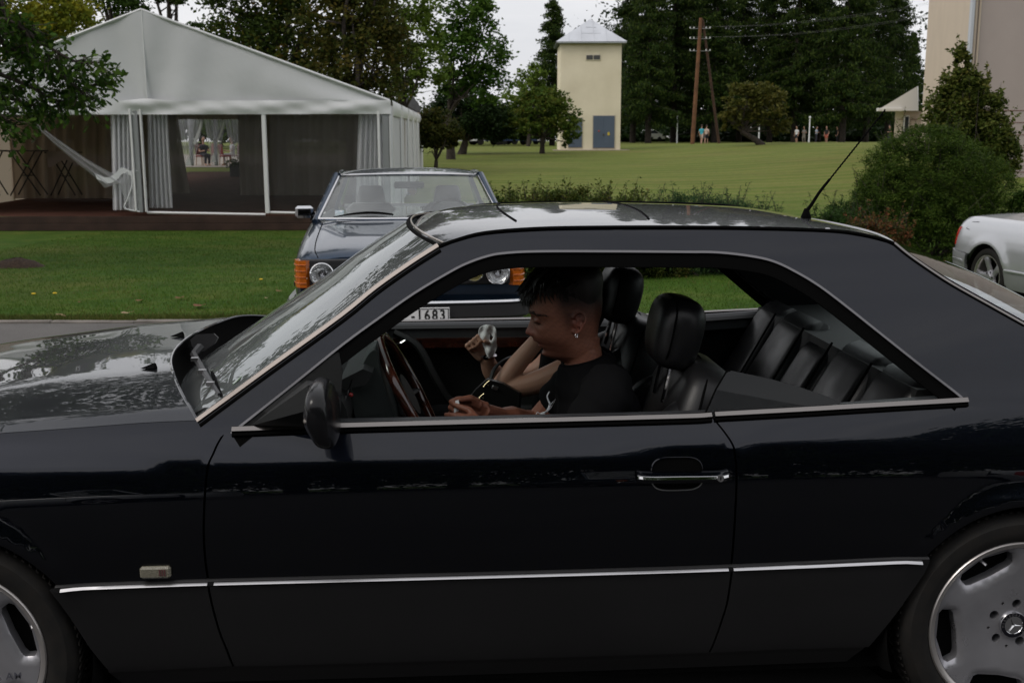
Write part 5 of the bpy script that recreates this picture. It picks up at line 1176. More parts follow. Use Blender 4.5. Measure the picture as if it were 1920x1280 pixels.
broadleaf('chestnut_tree', 'russet brown tree standing right behind the tent gable', 660, 260, 46, [(650, 60, 90, 80, 0, 1.3), (690, 120, 75, 80, 0, 1.2), (630, 140, 75, 60, 0, 1), (690, 10, 80, 70, 1, 1.2), (640, -60, 110, 70, 0, 1)], 18000, .19, [(.016, .024, .006), (.030, .038, .010), (.055, .050, .012), (.075, .052, .014)], 42, .33)
broadleaf('ash_tree', 'tall open light green tree with a dark forked trunk', 775, 268, 56, [(780, 60, 48, 45, 0, 1), (760, 130, 40, 40, 0, .8), (800, 120, 50, 42, 0, .9), (770, 5, 60, 45, 0, 1), (740, 165, 34, 30, 0, .5), (745, 80, 34, 38, 0, .6)], 6500, .22, LIGHTG, 43, .20, lean=(-.4, 0), fork=.45, clumps=34, tight=.13)
broadleaf('ash_tree', 'wide green tree with leaning trunk left of the open sky', 845, 262, 60, [(880, 40, 50, 48, 0, 1), (905, 100, 50, 50, 0, 1.1), (850, 90, 48, 50, 0, 1), (915, 160, 45, 40, 0, .9), (865, 0, 60, 40, 0, 1), (850, 150, 40, 30, 0, .7)], 9500, .22, MIDG, 44, .22, lean=(-.5, 0), fork=.4, clumps=38, tight=.14)
broadleaf('willow_tree', 'dark grey green round tree at the lawn edge', 865, 266, 66, [(870, 205, 55, 45, 0, 1.5), (905, 220, 45, 38, 0, 1), (840, 215, 34, 40, 0, 1), (930, 235, 34, 28, 1, .7)], 14000, .19, [(.008, .016, .007), (.014, .028, .011), (.026, .044, .016)], 45, .24)
broadleaf('maple_bush', 'rounded olive brown bush at the end of the tent', 815, 280, 47, [(822, 240, 36, 34, 0, 1), (805, 250, 28, 28, 0, .8), (840, 252, 24, 22, 0, .6)], 8000, .15, [(.018, .026, .007), (.036, .042, .011), (.062, .048, .014)], 46, .10, cat='bush')
broadleaf('young_tree', 'pale light green sapling left of the water tower', 990, 264, 88, [(990, 165, 26, 36, 0, 1), (1005, 140, 20, 24, 0, .7), (965, 190, 30, 30, 0, 1), (1025, 185, 20, 24, 0, .6)], 4200, .26, LIGHTG, 47, .14, clumps=22)
broadleaf('apple_tree', 'small round apple tree on the lawn in front of the tower', 1016, 288, float(((ground(1016, 288)-CAM)@HF)), [(1015, 205, 52, 34, 0, 1.5), (975, 222, 34, 26, 0, 1), (1050, 222, 36, 30, 0, 1), (1015, 180, 40, 16, 0, .7), (1062, 250, 22, 22, -.5, .5), (990, 238, 28, 14, -.8, .4)], 9500, .19, [(.022, .045, .009), (.046, .080, .016), (.090, .115, .025), (.10, .09, .02)], 48, .15, fork=.45, clumps=46, tight=.13)
broadleaf('apple_tree', 'thin olive apple tree between the pole and the wood', 1430, 271, float(((ground(1430, 271.5)-CAM)@HF)), [(1400, 190, 38, 34, 0, 1), (1440, 200, 36, 36, 0, 1), (1420, 170, 36, 20, 0, .7), (1372, 220, 24, 24, 0, .5), (1462, 232, 22, 20, 0, .5)], 4200, .26, [(.030, .036, .010), (.060, .062, .018), (.095, .080, .024)], 49, .20, lean=(-1.2, 0), fork=.35, clumps=30, tight=.14)
# near branch hanging in from the left: oak sprays with lobed leaves
OK = thing('oak_tree', ground(-330, 470), 'dark green oak whose leafy branch reaches in from the left edge', 'tree'); rng = np.random.default_rng(77)
o0 = org(OK); D0 = float((o0-CAM)@HF); OD = 15.0
o0 = wp(-9.2, OD); o0[2] = float(G(o0[0], o0[1])); OK.location = tuple(o0)
br = MB(); br.tube(spl([o0, o0+V(.1, 0, 2), o0+V(.2, 0, 4.2), o0+V(.5, 0, 6)], 4), np.linspace(.28, .14, 13), 10); P, dirs = [], []
mains = [[(-330, 60), (-120, 70), (0, 95), (90, 130), (165, 160), (205, 146)], [(-330, 30), (-100, 10), (20, 40), (70, 75), (140, 115), (190, 118)], [(-330, 120), (-60, 150), (20, 185), (80, 200), (150, 196)], [(-300, 150), (-60, 190), (0, 215), (25, 240)], [(-330, 100), (-80, 110), (0, 140), (60, 165), (110, 190), (140, 180)], [(-300, 60), (-60, 40), (10, 85), (60, 110), (120, 145), (160, 180)], [(-300, 40), (-60, 20), (10, 60), (50, 100)], [(-300, 110), (-60, 130), (10, 165), (60, 215)], [(-300, 0), (-40, -5), (10, 30), (60, 60)]]
for k, mpx in enumerate(mains):
    dd = rng.uniform(-.9, .9); L = spl([o0+V(.2, 0, rng.uniform(2.6, 5.6))]+[dp(a, b_, OD+dd*min(1, max(0, (a+330)/300)))+rng.normal(0, .06, 3)*(a < 0) for a, b_ in mpx[1:]], 5); br.tube(L, np.linspace(.05, .008, len(L)), 6)
    for i in range(2, len(L)):
        for q in range(4):
            p = L[i]+rng.normal(0, .05, 3); d = unit(rng.normal(0, 1, 3)+unit(L[min(i+1, len(L)-1)]-L[i-1])*1.0); ln = rng.uniform(.10, .36); e = p+d*ln-V(0, 0, .04); br.tube([p, (p+e)/2, e], [.007, .005, .002], 4, cap=False)
            for s_ in range(5): P.append(p+(e-p)*rng.uniform(.25, 1.08)+rng.normal(0, .035, 3)); dirs.append(d)
br.build('trunk', BARK, OK, 60)
P = np.array(P); dirs = np.array(dirs); nl = len(P); dd = dirs+rng.normal(0, .8, (nl, 3)); dd[:, 2] -= .25; dd /= np.linalg.norm(dd, axis=1)[:, None]; nn = rng.normal(0, .7, (nl, 3)); nn[:, 2] += 1; ss = np.cross(dd, nn); ss /= np.linalg.norm(ss, axis=1)[:, None]
Ln = (.075+.05*rng.random(nl))[:, None]; shp = [(0, .02), (.22, .20), (.34, .13), (.52, .30), (.64, .18), (.80, .24), (1.0, .04)]; ring = [(t_, w_) for t_, w_ in shp]+[(t_, -w_) for t_, w_ in shp[::-1]]
VV = np.stack([P+dd*Ln*t_+ss*Ln*w_ for t_, w_ in ring], 1).reshape(-1, 3); cc = tint(nl, [(.014, .034, .007), (.030, .064, .012), (.062, .105, .020)], rng)
fast('crown', VV, np.arange(nl*14).reshape(-1, 14), LEAFM, OK, np.repeat(cc, 14, 0))
# the oak's main crown, above and left of the picture (it is mirrored in the coupe's bonnet)
B = [(wp(a_, d_, z_), (ra_, rd_, rz_), w_) for a_, d_, z_, ra_, rd_, rz_, w_ in ((-10.5, 15.5, 7.2, 3.4, 3.2, 2.6, 1.2), (-7.2, 16.5, 8.2, 3.2, 3.0, 2.4, 1.2), (-8.8, 15, 10.4, 3.2, 3.0, 2.0, 1), (-4.6, 17, 7.4, 2.2, 2.2, 1.5, .6), (-12.8, 15, 5.4, 2.4, 2.4, 1.6, .7))]
P, O, K = crown_points(B, 17000, rng, 40, .12, .35); v = leafquads(P, .22, rng, O); fast('upper_crown', v, np.arange(len(v)).reshape(-1, 4), LEAFM, OK, np.repeat(tint(len(P), [(.012, .030, .006), (.026, .056, .011), (.055, .095, .018)], rng, K), 4, 0))
# larches: straight trunk, drooping sprays
def larch_mesh(seed, H, R, n_br, name):
    rng = np.random.default_rng(seed); br = MB(); br.tube([V(0, 0, -.2), V(.1, 0, H*.4), V(0, .1, H*.8), V(0, 0, H)], [.34, .24, .12, .03], 8); P = []; S_ = []
    for k in range(n_br):
        h = H*(.12+.86*(k/n_br)**.9)+rng.normal(0, .15); r = R*(1-((h/H-.12)/.88))**.75*rng.uniform(.65, 1.15)+.25; a = rng.uniform(0, 2*math.pi); d = V(math.cos(a), math.sin(a), 0)
        pts = [V(0, 0, h), V(0, 0, h)+d*r*.5-V(0, 0, .10*r), V(0, 0, h)+d*r-V(0, 0, .22*r)]; br.tube(pts, [.05, .03, .01], 4, cap=False); q = spl(pts, 5)
        m_ = int(52+46*r); t = rng.random(m_)**.7*(len(q)-1.01); i = t.astype(int); f = (t-i)[:, None]; w = q[i]*(1-f)+q[np.minimum(i+1, len(q)-1)]*f
        w = w+np.stack([rng.normal(0, .30, m_), rng.normal(0, .30, m_), -abs(rng.normal(0, .32, m_))], 1)*(.5+.5*r/R); P.append(w)
    P = np.concatenate(P); n = len(P); d = rng.normal(0, .55, (n, 3)); d[:, 2] -= .75; d /= np.linalg.norm(d, axis=1)[:, None]; s = np.cross(d, rng.normal(0, 1, (n, 3))); s /= np.linalg.norm(s, axis=1)[:, None]
    L = (.30*(.5+rng.random(n)))[:, None]; v = np.stack([P-d*L*.5, P+s*L*.17, P+d*L*.5, P-s*L*.17], 1).reshape(-1, 3); c = tint(n, [(.008, .017, .006), (.016, .032, .009), (.032, .052, .013), (.052, .070, .018)], rng)
    return br, v, c
LAR = []
for k, (H, R, nb) in enumerate(((21, 3.6, 230), (24, 4.2, 250), (18, 3.2, 200))):
    br, v, c = larch_mesh(60+k, H, R, nb, 'l'); t = thing('larch_tree', (0, 0, 0), 'x', 'tree'); br.build('trunk', BARKD, t, 60, local=True); fast('crown', v, np.arange(len(v)).reshape(-1, 4), LEAFM, t, np.repeat(c, 4, 0), True); LAR.append(t)
spots = [(1035, 92, 2, .62, 'lone slim larch standing left of the tower roof'), (1186, 118, 1, 1.0, 'larch rising directly behind the tower roof'), (1215, 112, 0, 1.0, 'larch just right of the tower wall'), (1262, 120, 1, 1.05, 'larch between the tower and the wooden pole'), (1300, 128, 1, 1.1, 'larch directly behind the wooden pole'), (1338, 116, 0, 1.05, 'larch behind the walking pair'), (1385, 124, 1, 1.0, 'larch behind the thin apple tree\'s left half'), (1442, 118, 0, 1.0, 'larch behind the thin apple tree\'s right half'), (1488, 116, 1, 1.0, 'larch left of the standing man in white'), (1533, 122, 1, 1.05, 'larch behind the two men in light shirts'), (1578, 112, 0, 1.05, 'larch right of the man in red shorts'), (1622, 118, 1, 1.0, 'larch left of the porch roof'), (1662, 126, 1, .95, 'larch rising behind the porch roof'), (1700, 150, 2, .8, 'shorter larch at the building\'s left edge')]
usd = set()
for u, D, k, s, lb in spots:
    t = LAR[k] if k not in usd else copy_tree(LAR[k]); usd.add(k); q = dp(u, 268, D); q[2] = float(G(q[0], q[1])); t.location = tuple(q); t.scale = (s*(1.0 if u > 1100 else 1.25),)*2+(s if u > 1100 else .66,); t.rotation_euler = (0, 0, u*1.7); t['label'] = lb; t['group'] = 'larches along the far edge of the lawn'
# dark understorey that closes the wood
rng = np.random.default_rng(8)
def mass(name, label, spans, n, leaf, pal, cat, seed):
    rng = np.random.default_rng(seed); B = [(dp(u, v, D), (ru*D/FPX, 2.0, rv*D/FPX), 1) for u, v, ru, rv, D in spans]; P, O, K = crown_points(B, n, rng, 30, .2, .2); v = leafquads(P, leaf, rng, O); o = fast(name, v, np.arange(len(v)).reshape(-1, 4), LEAFM, None, np.repeat(tint(len(P), pal, rng, K), 4, 0)); return prop(o, label, cat, None, 'stuff')
mass('far_wood', 'dark mass of foliage between the distant larch trunks', [(u, 235+10*math.sin(u), 45, 32, 150+10*math.sin(u*.3)) for u in range(1080, 1760, 24)]+[(u, 254, 30, 14, 135+6*math.sin(u)) for u in range(1080, 1720, 20)]+[(u, 180+8*math.cos(u), 60, 60, 158) for u in range(1100, 1760, 50)]+[(u, 90, 70, 80, 165) for u in range(1140, 1740, 60)], 60000, .62, [(.005, .011, .004), (.010, .021, .007), (.022, .038, .011)], 'wood', 3)
mass('far_wood', 'low green foliage at the lawn edge behind tent and tower', [(u, 232+5*math.sin(u*.2), 30, 22, 110+9*math.sin(u)) for u in range(700, 1150, 22)]+[(u, 252, 26, 9, 92) for u in range(880, 1050, 30)]+[(u, 215, 40, 30, 130) for u in range(640, 1050, 40)]+[], 20000, .40, [(.014, .026, .008), (.028, .046, .013), (.055, .075, .022)], 'wood', 4)
mass('far_wood', 'green foliage beyond the open end of the marquee', [(u, 238, 46, 30, 84+5*math.sin(u)) for u in range(-120, 640, 36)]+[(u, 205, 46, 26, 92) for u in range(-120, 640, 40)], 26000, .55, [(.016, .032, .008), (.032, .055, .013), (.060, .085, .022)], 'wood', 6)
# shrubs in the bed between lawn and road
def shrub(name, label, u, vb, D, blobs, n, leaf, pal, seed, aspect=.4, upright=0.0, group=None, spikes=0, cl_=70, ti_=.14, sh2=.4):
    rng = np.random.default_rng(seed); g = dp(u, vb, D); g[2] = float(G(g[0], g[1])); t = thing(name, g, label, 'shrub', group)
    B = [(dp(bu, bv, D)+HF*dd, (ru*D/FPX, .8*ru*D/FPX, rv*D/FPX), w) for bu, bv, ru, rv, dd, w in blobs]; P, O, K = crown_points(B, n, rng, cl_, ti_, sh2)
    st = MB()
    for c, r, w in B:
        for q in range(5): e = c+rng.normal(0, .5, 3)*np.array(r); st.tube([g+rng.normal(0, .1, 3)*V(1, 1, 0), (g+e)/2+V(0, 0, .05), e], [.018, .012, .004], 5)
    ex = []
    for q in range(spikes):
        c, r, w = B[rng.integers(len(B))]; a = rng.uniform(0, 2*math.pi); s0 = c+V(math.cos(a)*r[0]*.8, math.sin(a)*r[1]*.8, r[2]*.55); d = unit(V(rng.normal(0, .45), rng.normal(0, .45), 1)); L = rng.uniform(.12, .38)
        st.tube([s0, s0+d*L], [.004, .0015], 4); tt = rng.random(16); ex.append(s0+d*L*tt[:, None]+rng.normal(0, .018, (16, 3)))
    st.build('stem', BARK, t, 60)
    if ex: P = np.concatenate([P]+ex); O = np.concatenate([O, np.zeros((len(P)-len(O), 3))]); K = np.concatenate([K, rng.random(len(P)-len(K))])
    v = leafquads(P, leaf, rng, O, aspect, .5); fast('foliage', v, np.arange(len(v)).reshape(-1, 4), LEAFM, t, np.repeat(tint(len(P), pal, rng, K), 4, 0)); return t
SP = [(.018, .032, .008), (.040, .060, .014), (.070, .082, .020), (.092, .068, .024)]
for k, (u, top, D, lb) in enumerate(((955, 352, 14.6, 'leftmost olive twiggy shrub beside the old saloon'), (1025, 340, 14.3, 'tallest twiggy shrub of the olive row behind the coupe roof'), (1100, 346, 14.5, 'twiggy shrub in the middle of the olive row'), (1165, 348, 14.3, 'twiggy shrub before the blue green junipers'), (1215, 362, 14.6, 'last and lowest twiggy shrub of the olive row'))):
    shrub('spiraea_shrub', lb, u, 520, D, [(u, top+62, 52, 52, 0, 1), (u-18, top+100, 52, 60, 0, .8), (u+22, top+120, 52, 70, -.2, 1)], 17000, .042, SP, 80+k, .5, 0, 'twiggy shrubs behind the coupe', spikes=60)
JU = [(.010, .026, .012), (.020, .048, .022), (.036, .072, .034)]
for k, (u, top, D, lb) in enumerate(((1275, 366, 14.6, 'left blue green juniper beside the olive shrubs'), (1345, 368, 14.8, 'middle blue green juniper behind the coupe roof'), (1410, 382, 14.4, 'right and lowest blue green juniper'))):
    shrub('juniper_shrub', lb, u, 520, D, [(u, top+46, 56, 46, 0, 1.2), (u+10, top+95, 60, 66, 0, 1)], 12000, .055, JU, 90+k, .16, 0, 'low junipers behind the coupe', spikes=50)
for k, (u, top, D, lb) in enumerate(((1560, 385, 15.0, 'dark low juniper left of the big round bush'), (1600, 370, 15.6, 'dark juniper tucked against the big round bush'))):
    shrub('juniper_shrub', lb, u, 520, D, [(u, top+40, 52, 36, 0, 1), (u+14, top+90, 60, 60, 0, 1)], 6000, .06, [(.008, .020, .006), (.018, .040, .010), (.034, .066, .016)], 95+k, .2, 0, 'low junipers behind the coupe', spikes=26)
shrub('sedum_plant', 'low reddish brown flowering plant in front of the round bush', 1640, 510, 13.4, [(1625, 436, 42, 26, 0, 1), (1670, 440, 36, 24, 0, 1), (1650, 470, 60, 34, 0, 1)], 5200, .035, [(.020, .034, .010), (.045, .052, .018), (.11, .045, .025), (.16, .055, .035)], 101, .6, spikes=40)
shrub('yew_bush', 'large round dark green clipped bush behind the silver roadster', 1735, 515, 16.0, [(1735, 330, 122, 88, 0, 2.6), (1665, 395, 88, 85, -.3, 1.6), (1815, 380, 95, 100, 0, 1.8), (1735, 430, 140, 80, -.2, 1.5), (1860, 440, 50, 70, 0, .8), (1740, 268, 62, 34, 0, .7), (1735, 335, 92, 62, .2, 1.2), (1668, 398, 66, 60, 0, 1.0), (1815, 385, 68, 72, .2, 1.0), (1735, 435, 100, 55, 0, 1.0), (1700, 300, 60, 40, 0, .6)], 130000, .050, [(.014, .028, .005), (.032, .058, .010), (.078, .108, .022)], 103, .20, spikes=160, cl_=420, ti_=.055, sh2=.80)
shrub('thuja_tree', 'upright yellow green thuja above the round bush by the building', 1810, 520, 19.0, [(1803, 122, 16, 26, 0, .3), (1800, 165, 38, 34, 0, .7), (1830, 170, 26, 26, 0, .5), (1790, 205, 50, 40, 0, 1), (1835, 215, 44, 46, 0, 1), (1850, 262, 46, 50, 0, 1), (1785, 255, 50, 50, 0, 1), (1875, 290, 36, 50, 0, .8), (1840, 330, 60, 80, .3, 1)], 34000, .070, [(.020, .034, .007), (.045, .064, .014), (.085, .098, .026), (.12, .105, .033)], 104, .5, spikes=90)
shrub('yew_bush', 'dark green bush fragment at the right picture edge', 1925, 430, 15.5, [(1925, 395, 34, 42, 0, 1)], 2600, .06, DARKG, 105, .3)
# trees on the camera's side of the drive: the dark band mirrored in the coupe's flank
rng = np.random.default_rng(12)
BT = None
def back_tree(seed):
    rng = np.random.default_rng(seed); t = thing('lime_tree', (0, 0, 0), 'x', 'tree'); br = MB(); br.tube([V(0, 0, 0), V(.1, 0, 2.5), V(0, .1, 6)], [.3, .25, .14], 8)
    B = [(V(0, 0, 6.2), (3.6, 3.6, 3.4), 2), (V(-1.5, .5, 4.2), (2.8, 2.6, 2.4), 1), (V(1.6, -.4, 4.4), (2.8, 2.6, 2.4), 1), (V(.2, 0, 9), (2.4, 2.4, 2.2), 1), (V(0, 0, 2.2), (3, 2.6, 1.4), .8)]
    br.build('trunk', BARK, t, 60, local=True); P, O, K = crown_points(B, 9000, rng, 60, .16, .4); v = leafquads(P, .34, rng, O); fast('crown', v, np.arange(len(v)).reshape(-1, 4), LEAFM, t, np.repeat(tint(len(P), DARKG, rng, K), 4, 0), True); return t
bt = back_tree(5)
for k, (a, D, s) in enumerate(((-26, -24, 1.0), (-19, -21, .85), (-12.5, -23, 1.05), (-6.5, -20, .9), (-1, -22, 1.0), (5, -20, .95), (11, -23, 1.1), (17.5, -21, .9), (24, -24, 1.05), (-22.5, -30, 1.1), (-15.5, -31, 1.15), (-9.5, -30, 1.1), (-3.5, -31, 1.2), (2, -30, 1.1), (8, -31, 1.15), (14, -30, 1.1), (20.5, -31, 1.2))):  # the farther row is added to close bright gaps in the mirrored band
    t = bt if k == 0 else copy_tree(bt); q = wp(a, D); t.location = (q[0], q[1], 0); t.scale = (s*1.25, s*1.25, s*1.2); t.rotation_euler = (0, 0, k*1.3); t['label'] = 'leafy tree on the near side of the drive, mirrored in the coupe\'s flank'; t['group'] = 'trees mirrored in the coupe\'s side'
rng = np.random.default_rng(19); B = [(wp(a, -17.5+1.2*math.sin(a))+V(0, 0, 2.2), (1.7, 1.2, 2.4), 1) for a in np.arange(-34, 36, 1.7)]; P, O, K = crown_points(B, 40000, rng, 30, .25, .3); P[:, 2] = abs(P[:, 2]); v = leafquads(P, .28, rng, O); prop(fast('backdrop', v, np.arange(len(v)).reshape(-1, 4), LEAFM, None, np.repeat(tint(len(P), DARKG, rng, K), 4, 0)), 'long dark hedge of leaves added out of view to darken the coupe flank', 'backdrop')  # leaf band added out of view to close bright gaps in the flank's mirroring
# ================================================================ marquee on its deck
PVC = mat('white tent fabric', (.68, .69, .71), .55, spec=.35, var=(.5, .06, (.63, .64, .66)), bump=(2.2, .25, .05)); PVC2 = mat('white tent valance fabric', (.70, .71, .72), .5, spec=.35, bump=(1.6, .3, .06))
ALU = mat('dull aluminium frame', (.62, .63, .64), .45, .6); WHITEBAR = mat('white lacquered rail', (.78, .78, .78), .45); ALUG = mat('grey aluminium post', (.30, .31, .32), .5, .3)
DECKW = mat('dark brown stained boards', (.055, .030, .022), .7, spec=.3, var=(3, .4), bump=(20, .3, .01)); CARP = mat('brown tent carpet', (.095, .042, .030), .95, spec=.1, var=(2, .3))
def sheer(name, c, tr):
    m, n, b = nodes_mat(name); b.inputs['Base Color'].default_value = (*c, 1); b.inputs['Roughness'].default_value = .8; o = n.nodes['Material Output']
    t = N(n, 'ShaderNodeBsdfTransparent'); l = N(n, 'ShaderNodeBsdfTranslucent'); l.inputs[0].default_value = (*c, 1); x = N(n, 'ShaderNodeMixShader', i0=.4); y = N(n, 'ShaderNodeMixShader', i0=tr); n.links.new(b.outputs[0], x.inputs[1]); n.links.new(l.outputs[0], x.inputs[2]); n.links.new(x.outputs[0], y.inputs[1]); n.links.new(t.outputs[0], y.inputs[2]); n.links.new(y.outputs[0], o.inputs[0]); return m
SHEER = sheer('sheer white curtain', (.88, .89, .92), .14); SHEER2 = sheer('clear tied plastic', (.66, .67, .70), .58); LINER = sheer('beige tent lining', (.50, .42, .34), .02); LINERD = sheer('grey beige partition cloth', (.40, .36, .32), .03)
m, n, b = nodes_mat('clear tent window sheet'); b.inputs['Base Color'].default_value = (.25, .25, .25, 1); b.inputs['Roughness'].default_value = .12; b.inputs['Specular IOR Level'].default_value = .5; t = N(n, 'ShaderNodeBsdfTransparent'); t.inputs[0].default_value = (.90, .90, .90, 1)
x = N(n, 'ShaderNodeMixShader', i0=.90); n.links.new(b.outputs[0], x.inputs[1]); n.links.new(t.outputs[0], x.inputs[2]); n.links.new(x.outputs[0], n.nodes['Material Output'].inputs[0])
geo = N(n, 'ShaderNodeNewGeometry'); bp = N(n, 'ShaderNodeBump', i0=.5, i1=.05); n.links.new(noise(n, geo.outputs['Position'], 1.2, 3), bp.inputs['Height']); n.links.new(bp.outputs[0], b.inputs['Normal']); PVCW = m
D0, D1 = 24.0, 52.0; aR, aC = -2.62, -7.83; aL = 2*aC-aR
TENT = thing('marquee', wp(aC, D0, float(G(*wp(aC, D0)[:2]))), 'large white marquee with gable front standing on a brown deck', 'tent')
def T(a, D, z):
    "point in the tent: a across, D distance, z above the front floor (the site rises to the back)"
    t = (D-D0)/(D1-D0); return wp(a-1.55*t, D, z+.30*t)
zV, zG, zA, zF = 2.15, 2.42, 4.31, -.02
# roof slopes, sagging a little between the frames
bays = 6
def slope(sgn):
    def f(s, t):
        D = D0+(D1-D0)*s; fr = abs(math.sin(s*bays*math.pi)); e = aR if sgn > 0 else aL
        return T(aC+(e-aC)*t, D, zA+(zG-zA)*t-.05*fr*math.sin(t*math.pi))
    return MB().grid(f, np.linspace(0, 1, 49), np.linspace(0, 1, 12)).build('roof_slope', PVC, TENT, None, fix=False)
slope(1); slope(-1)
# gable sheet with its centre seam and tension folds
def gable(a, t):
    w_ = (a-aC)/(aR-aC); top = zA+(zG-zA)*abs(w_); z = zG+(top-zG)*t
    k = abs(a-aC); fold = .045*math.sin(k*6.2-t*2.5)*math.exp(-k*.9)*(1-.4*t)+.020*math.sin(a*2.1+t*3)*math.exp(-abs(t-.1)*2)+.014*math.sin((a-aC)*1.1+t*4.5)
    return T(a, D0-.02+fold, z)
MB().grid(gable, np.linspace(aL, aR, 121), np.linspace(0, 1, 22)).build('gable', PVC, TENT, None, fix=False)
MB().tube([T(aC+.02, D0-.05, zG), T(aC+.02, D0-.05, zA+.02)], .018, 6).build('gable_seam', PVC2, TENT)
for sg, e in ((1, aR), (-1, aL)): MB().tube([T(aC, D0-.03, zA+.01), T(e, D0-.03, zG+.01)], .035, 6).build('gable_edge', PVC2, TENT)
def valance(a, t):
    k = abs(a-aC); dr = .018*math.sin(t*math.pi)+.022*math.sin(5.2*t+k*2.6)*math.exp(-k*.25)+.008*math.sin(a*3.9+t*5)+.006*math.sin(a*9-t*6); lift = .045*math.exp(-(k/.35)**2)*(1-t)
    return T(a, D0-.06-dr, zG+.02+lift-(zG+.02-zV)*t)
MB().grid(valance, np.linspace(aL-.05, aR+.03, 130), np.linspace(0, 1, 12)).build('valance', PVC2, TENT, None, fix=False)
for k in range(bays):     # side valance hangs in one swag for each bay
    s0, s1 = k/bays, (k+1)/bays
    f = lambda s, t, s0=s0, s1=s1: T(aR+.05+.05*math.sin(t*math.pi)*abs(math.sin((s-s0)/(s1-s0)*math.pi))**.4, D0+(D1-D0)*s, zG+.02-(zG+.02-zV+.03)*t)
    MB().grid(f, np.linspace(s0+.004, s1-.004, 12), np.linspace(0, 1, 7)).build('valance', PVC2, TENT, None, fix=False)
    g_ = lambda s, t: T(aR+.02*math.sin(s*260+t*2), D0+(D1-D0)*s, zV+.05+(zF-.06-zV)*t)
    MB().grid(g_, np.linspace(s0+.006, s1-.006, 40), np.linspace(0, 1, 6)).build('side_wall', SHEER if k < 4 else PVC, TENT, None, fix=False)
    P0 = T(aR+.02, D0+(D1-D0)*s0, zF-.1); MB().tube([P0, P0+V(0, 0, zG-zF)], .055, 8).build('side_post', ALU, TENT)
for k in range(2): 
    f = lambda s, t, k=k: T(aL, D0+(D1-D0)*(k+s)/bays, zG+(zF-zG)*t); MB().grid(f, np.linspace(0, 1, 8), (0, 1)).build('side_wall', LINER, TENT, None, fix=False)
def tp(u, v, D): return dp(u, v, D)
# front posts and base rail
def bar(name, u, w, v0=205, v1=400, m=WHITEBAR, D=D0):
    a_, b_ = tp(u, v0, D), tp(u, v1, D); a_ = V(b_[0], b_[1], a_[2]); c = (a_+b_)/2; MB().box(c, (w, .09, a_[2]-b_[2]), R=rotz(-YAW), b=.006).build(name, m, TENT)
bar('front_post', 502, .085); bar('front_post', 727, .13, 205, 404, ALUG); bar('front_post', 714, .05, 208, 404, WHITEBAR, 23.98); bar('front_post', 265, .10, 205, 398, ALUG); bar('post_edge', 256, .04, 205, 396, WHITEBAR, 23.97); bar('post_edge', 275, .035, 205, 397, WHITEBAR, 23.97)
for u0, u1 in ((276, 498), (506, 724)):
    p, q = tp(u0, 398.5, D0), tp(u1, 402.5, D0); MB().tube([p, q], .03, 4).build('base_rail', WHITEBAR, TENT)
# clear window panels
for u0, u1 in ((276, 498), (506, 710)):
    P = lambda s, t, u0=u0, u1=u1: tp(u0+(u1-u0)*s, 209+(398-209)*t, D0+.03+.012*math.sin(s*9+t*4)+.01*math.sin(s*23)); MB().grid(P, np.linspace(0, 1, 24), np.linspace(0, 1, 12)).build('window_sheet', PVCW, TENT, None, fix=False)
def curtain(u0, u1, v0, v1, D, m, folds, name='curtain', gather=1.0, depth=.07, lean=0, parent=None, b0=None, b1=None):
    b0 = u0+(1-gather)*(u1-u0)/2 if b0 is None else b0; b1 = u1-(1-gather)*(u1-u0)/2 if b1 is None else b1
    def f(s, t): return tp((u0+(u1-u0)*s)*(1-t)+(b0+(b1-b0)*s)*t, v0+(v1-v0)*t, D+depth*math.sin(s*folds*2*math.pi+.6*math.sin(t*3))+.3*depth*math.sin(s*folds*5.1+1.7))
    return MB().grid(f, np.linspace(0, 1, max(24, folds*10)), np.linspace(0, 1, 14)).build(name, m, parent or TENT, None, fix=False)
curtain(207, 258, 205, 394, D0+.12, SHEER, 6, b0=212, b1=262); curtain(276, 313, 206, 390, D0+.15, SHEER, 5, b0=280, b1=324); curtain(672, 724, 212, 402, D0+.14, SHEER, 6, b0=666, b1=726)
# flap tied back across the open bay
c0 = [(64, 228), (110, 262), (160, 296), (205, 322), (240, 340)]; c1 = [(62, 233), (100, 268), (140, 302), (175, 330), (196, 352)]
r_ = []
for t in np.linspace(0, 1, 16):
    a_, b_ = spl(c0, 4)[int(t*16)], spl(c1, 4)[int(t*16)]; r_.append([tp(a_[0]+(b_[0]-a_[0])*s, a_[1]+(b_[1]-a_[1])*s, D0-.02+.05*math.sin(s*14)) for s in np.linspace(0, 1, 14)])
MB().loft(r_, False, False).build('tied_flap', SHEER2, TENT, None, fix=False)
MB().loft([[tp(u+du, v+dv, D0-.05) for du, dv in ((0, 0), (4, 11))] for u, v in spl([(178, 325), (200, 333), (216, 325), (228, 314), (246, 321)], 5)], False, False).build('flap_hem', PVC, TENT, None, fix=False)
MB().loft([[tp(u0, v, D0-.03+.02*math.sin(v*.2)), tp((u0+u1)/2, v, D0-.06), tp(u1, v, D0-.03)] for v, u0, u1 in ((322, 228, 247), (340, 224, 247), (360, 228, 245), (378, 238, 252), (394, 246, 266))], False, False).build('flap_tail', SHEER2, TENT, None, fix=False)
MB().tube(spl([tp(246, 322, D0-.05), tp(248, 345, D0-.05), tp(240, 372, D0-.05), tp(234, 390, D0-.05), tp(262, 397, D0-.05)], 5), .018, 6).build('flap_edge', PVC, TENT)
MB().tube([tp(246, 321, D0-.05), tp(258, 320, D0-.05)], .008, 5).build('tie_cord', WHITEBAR, TENT)
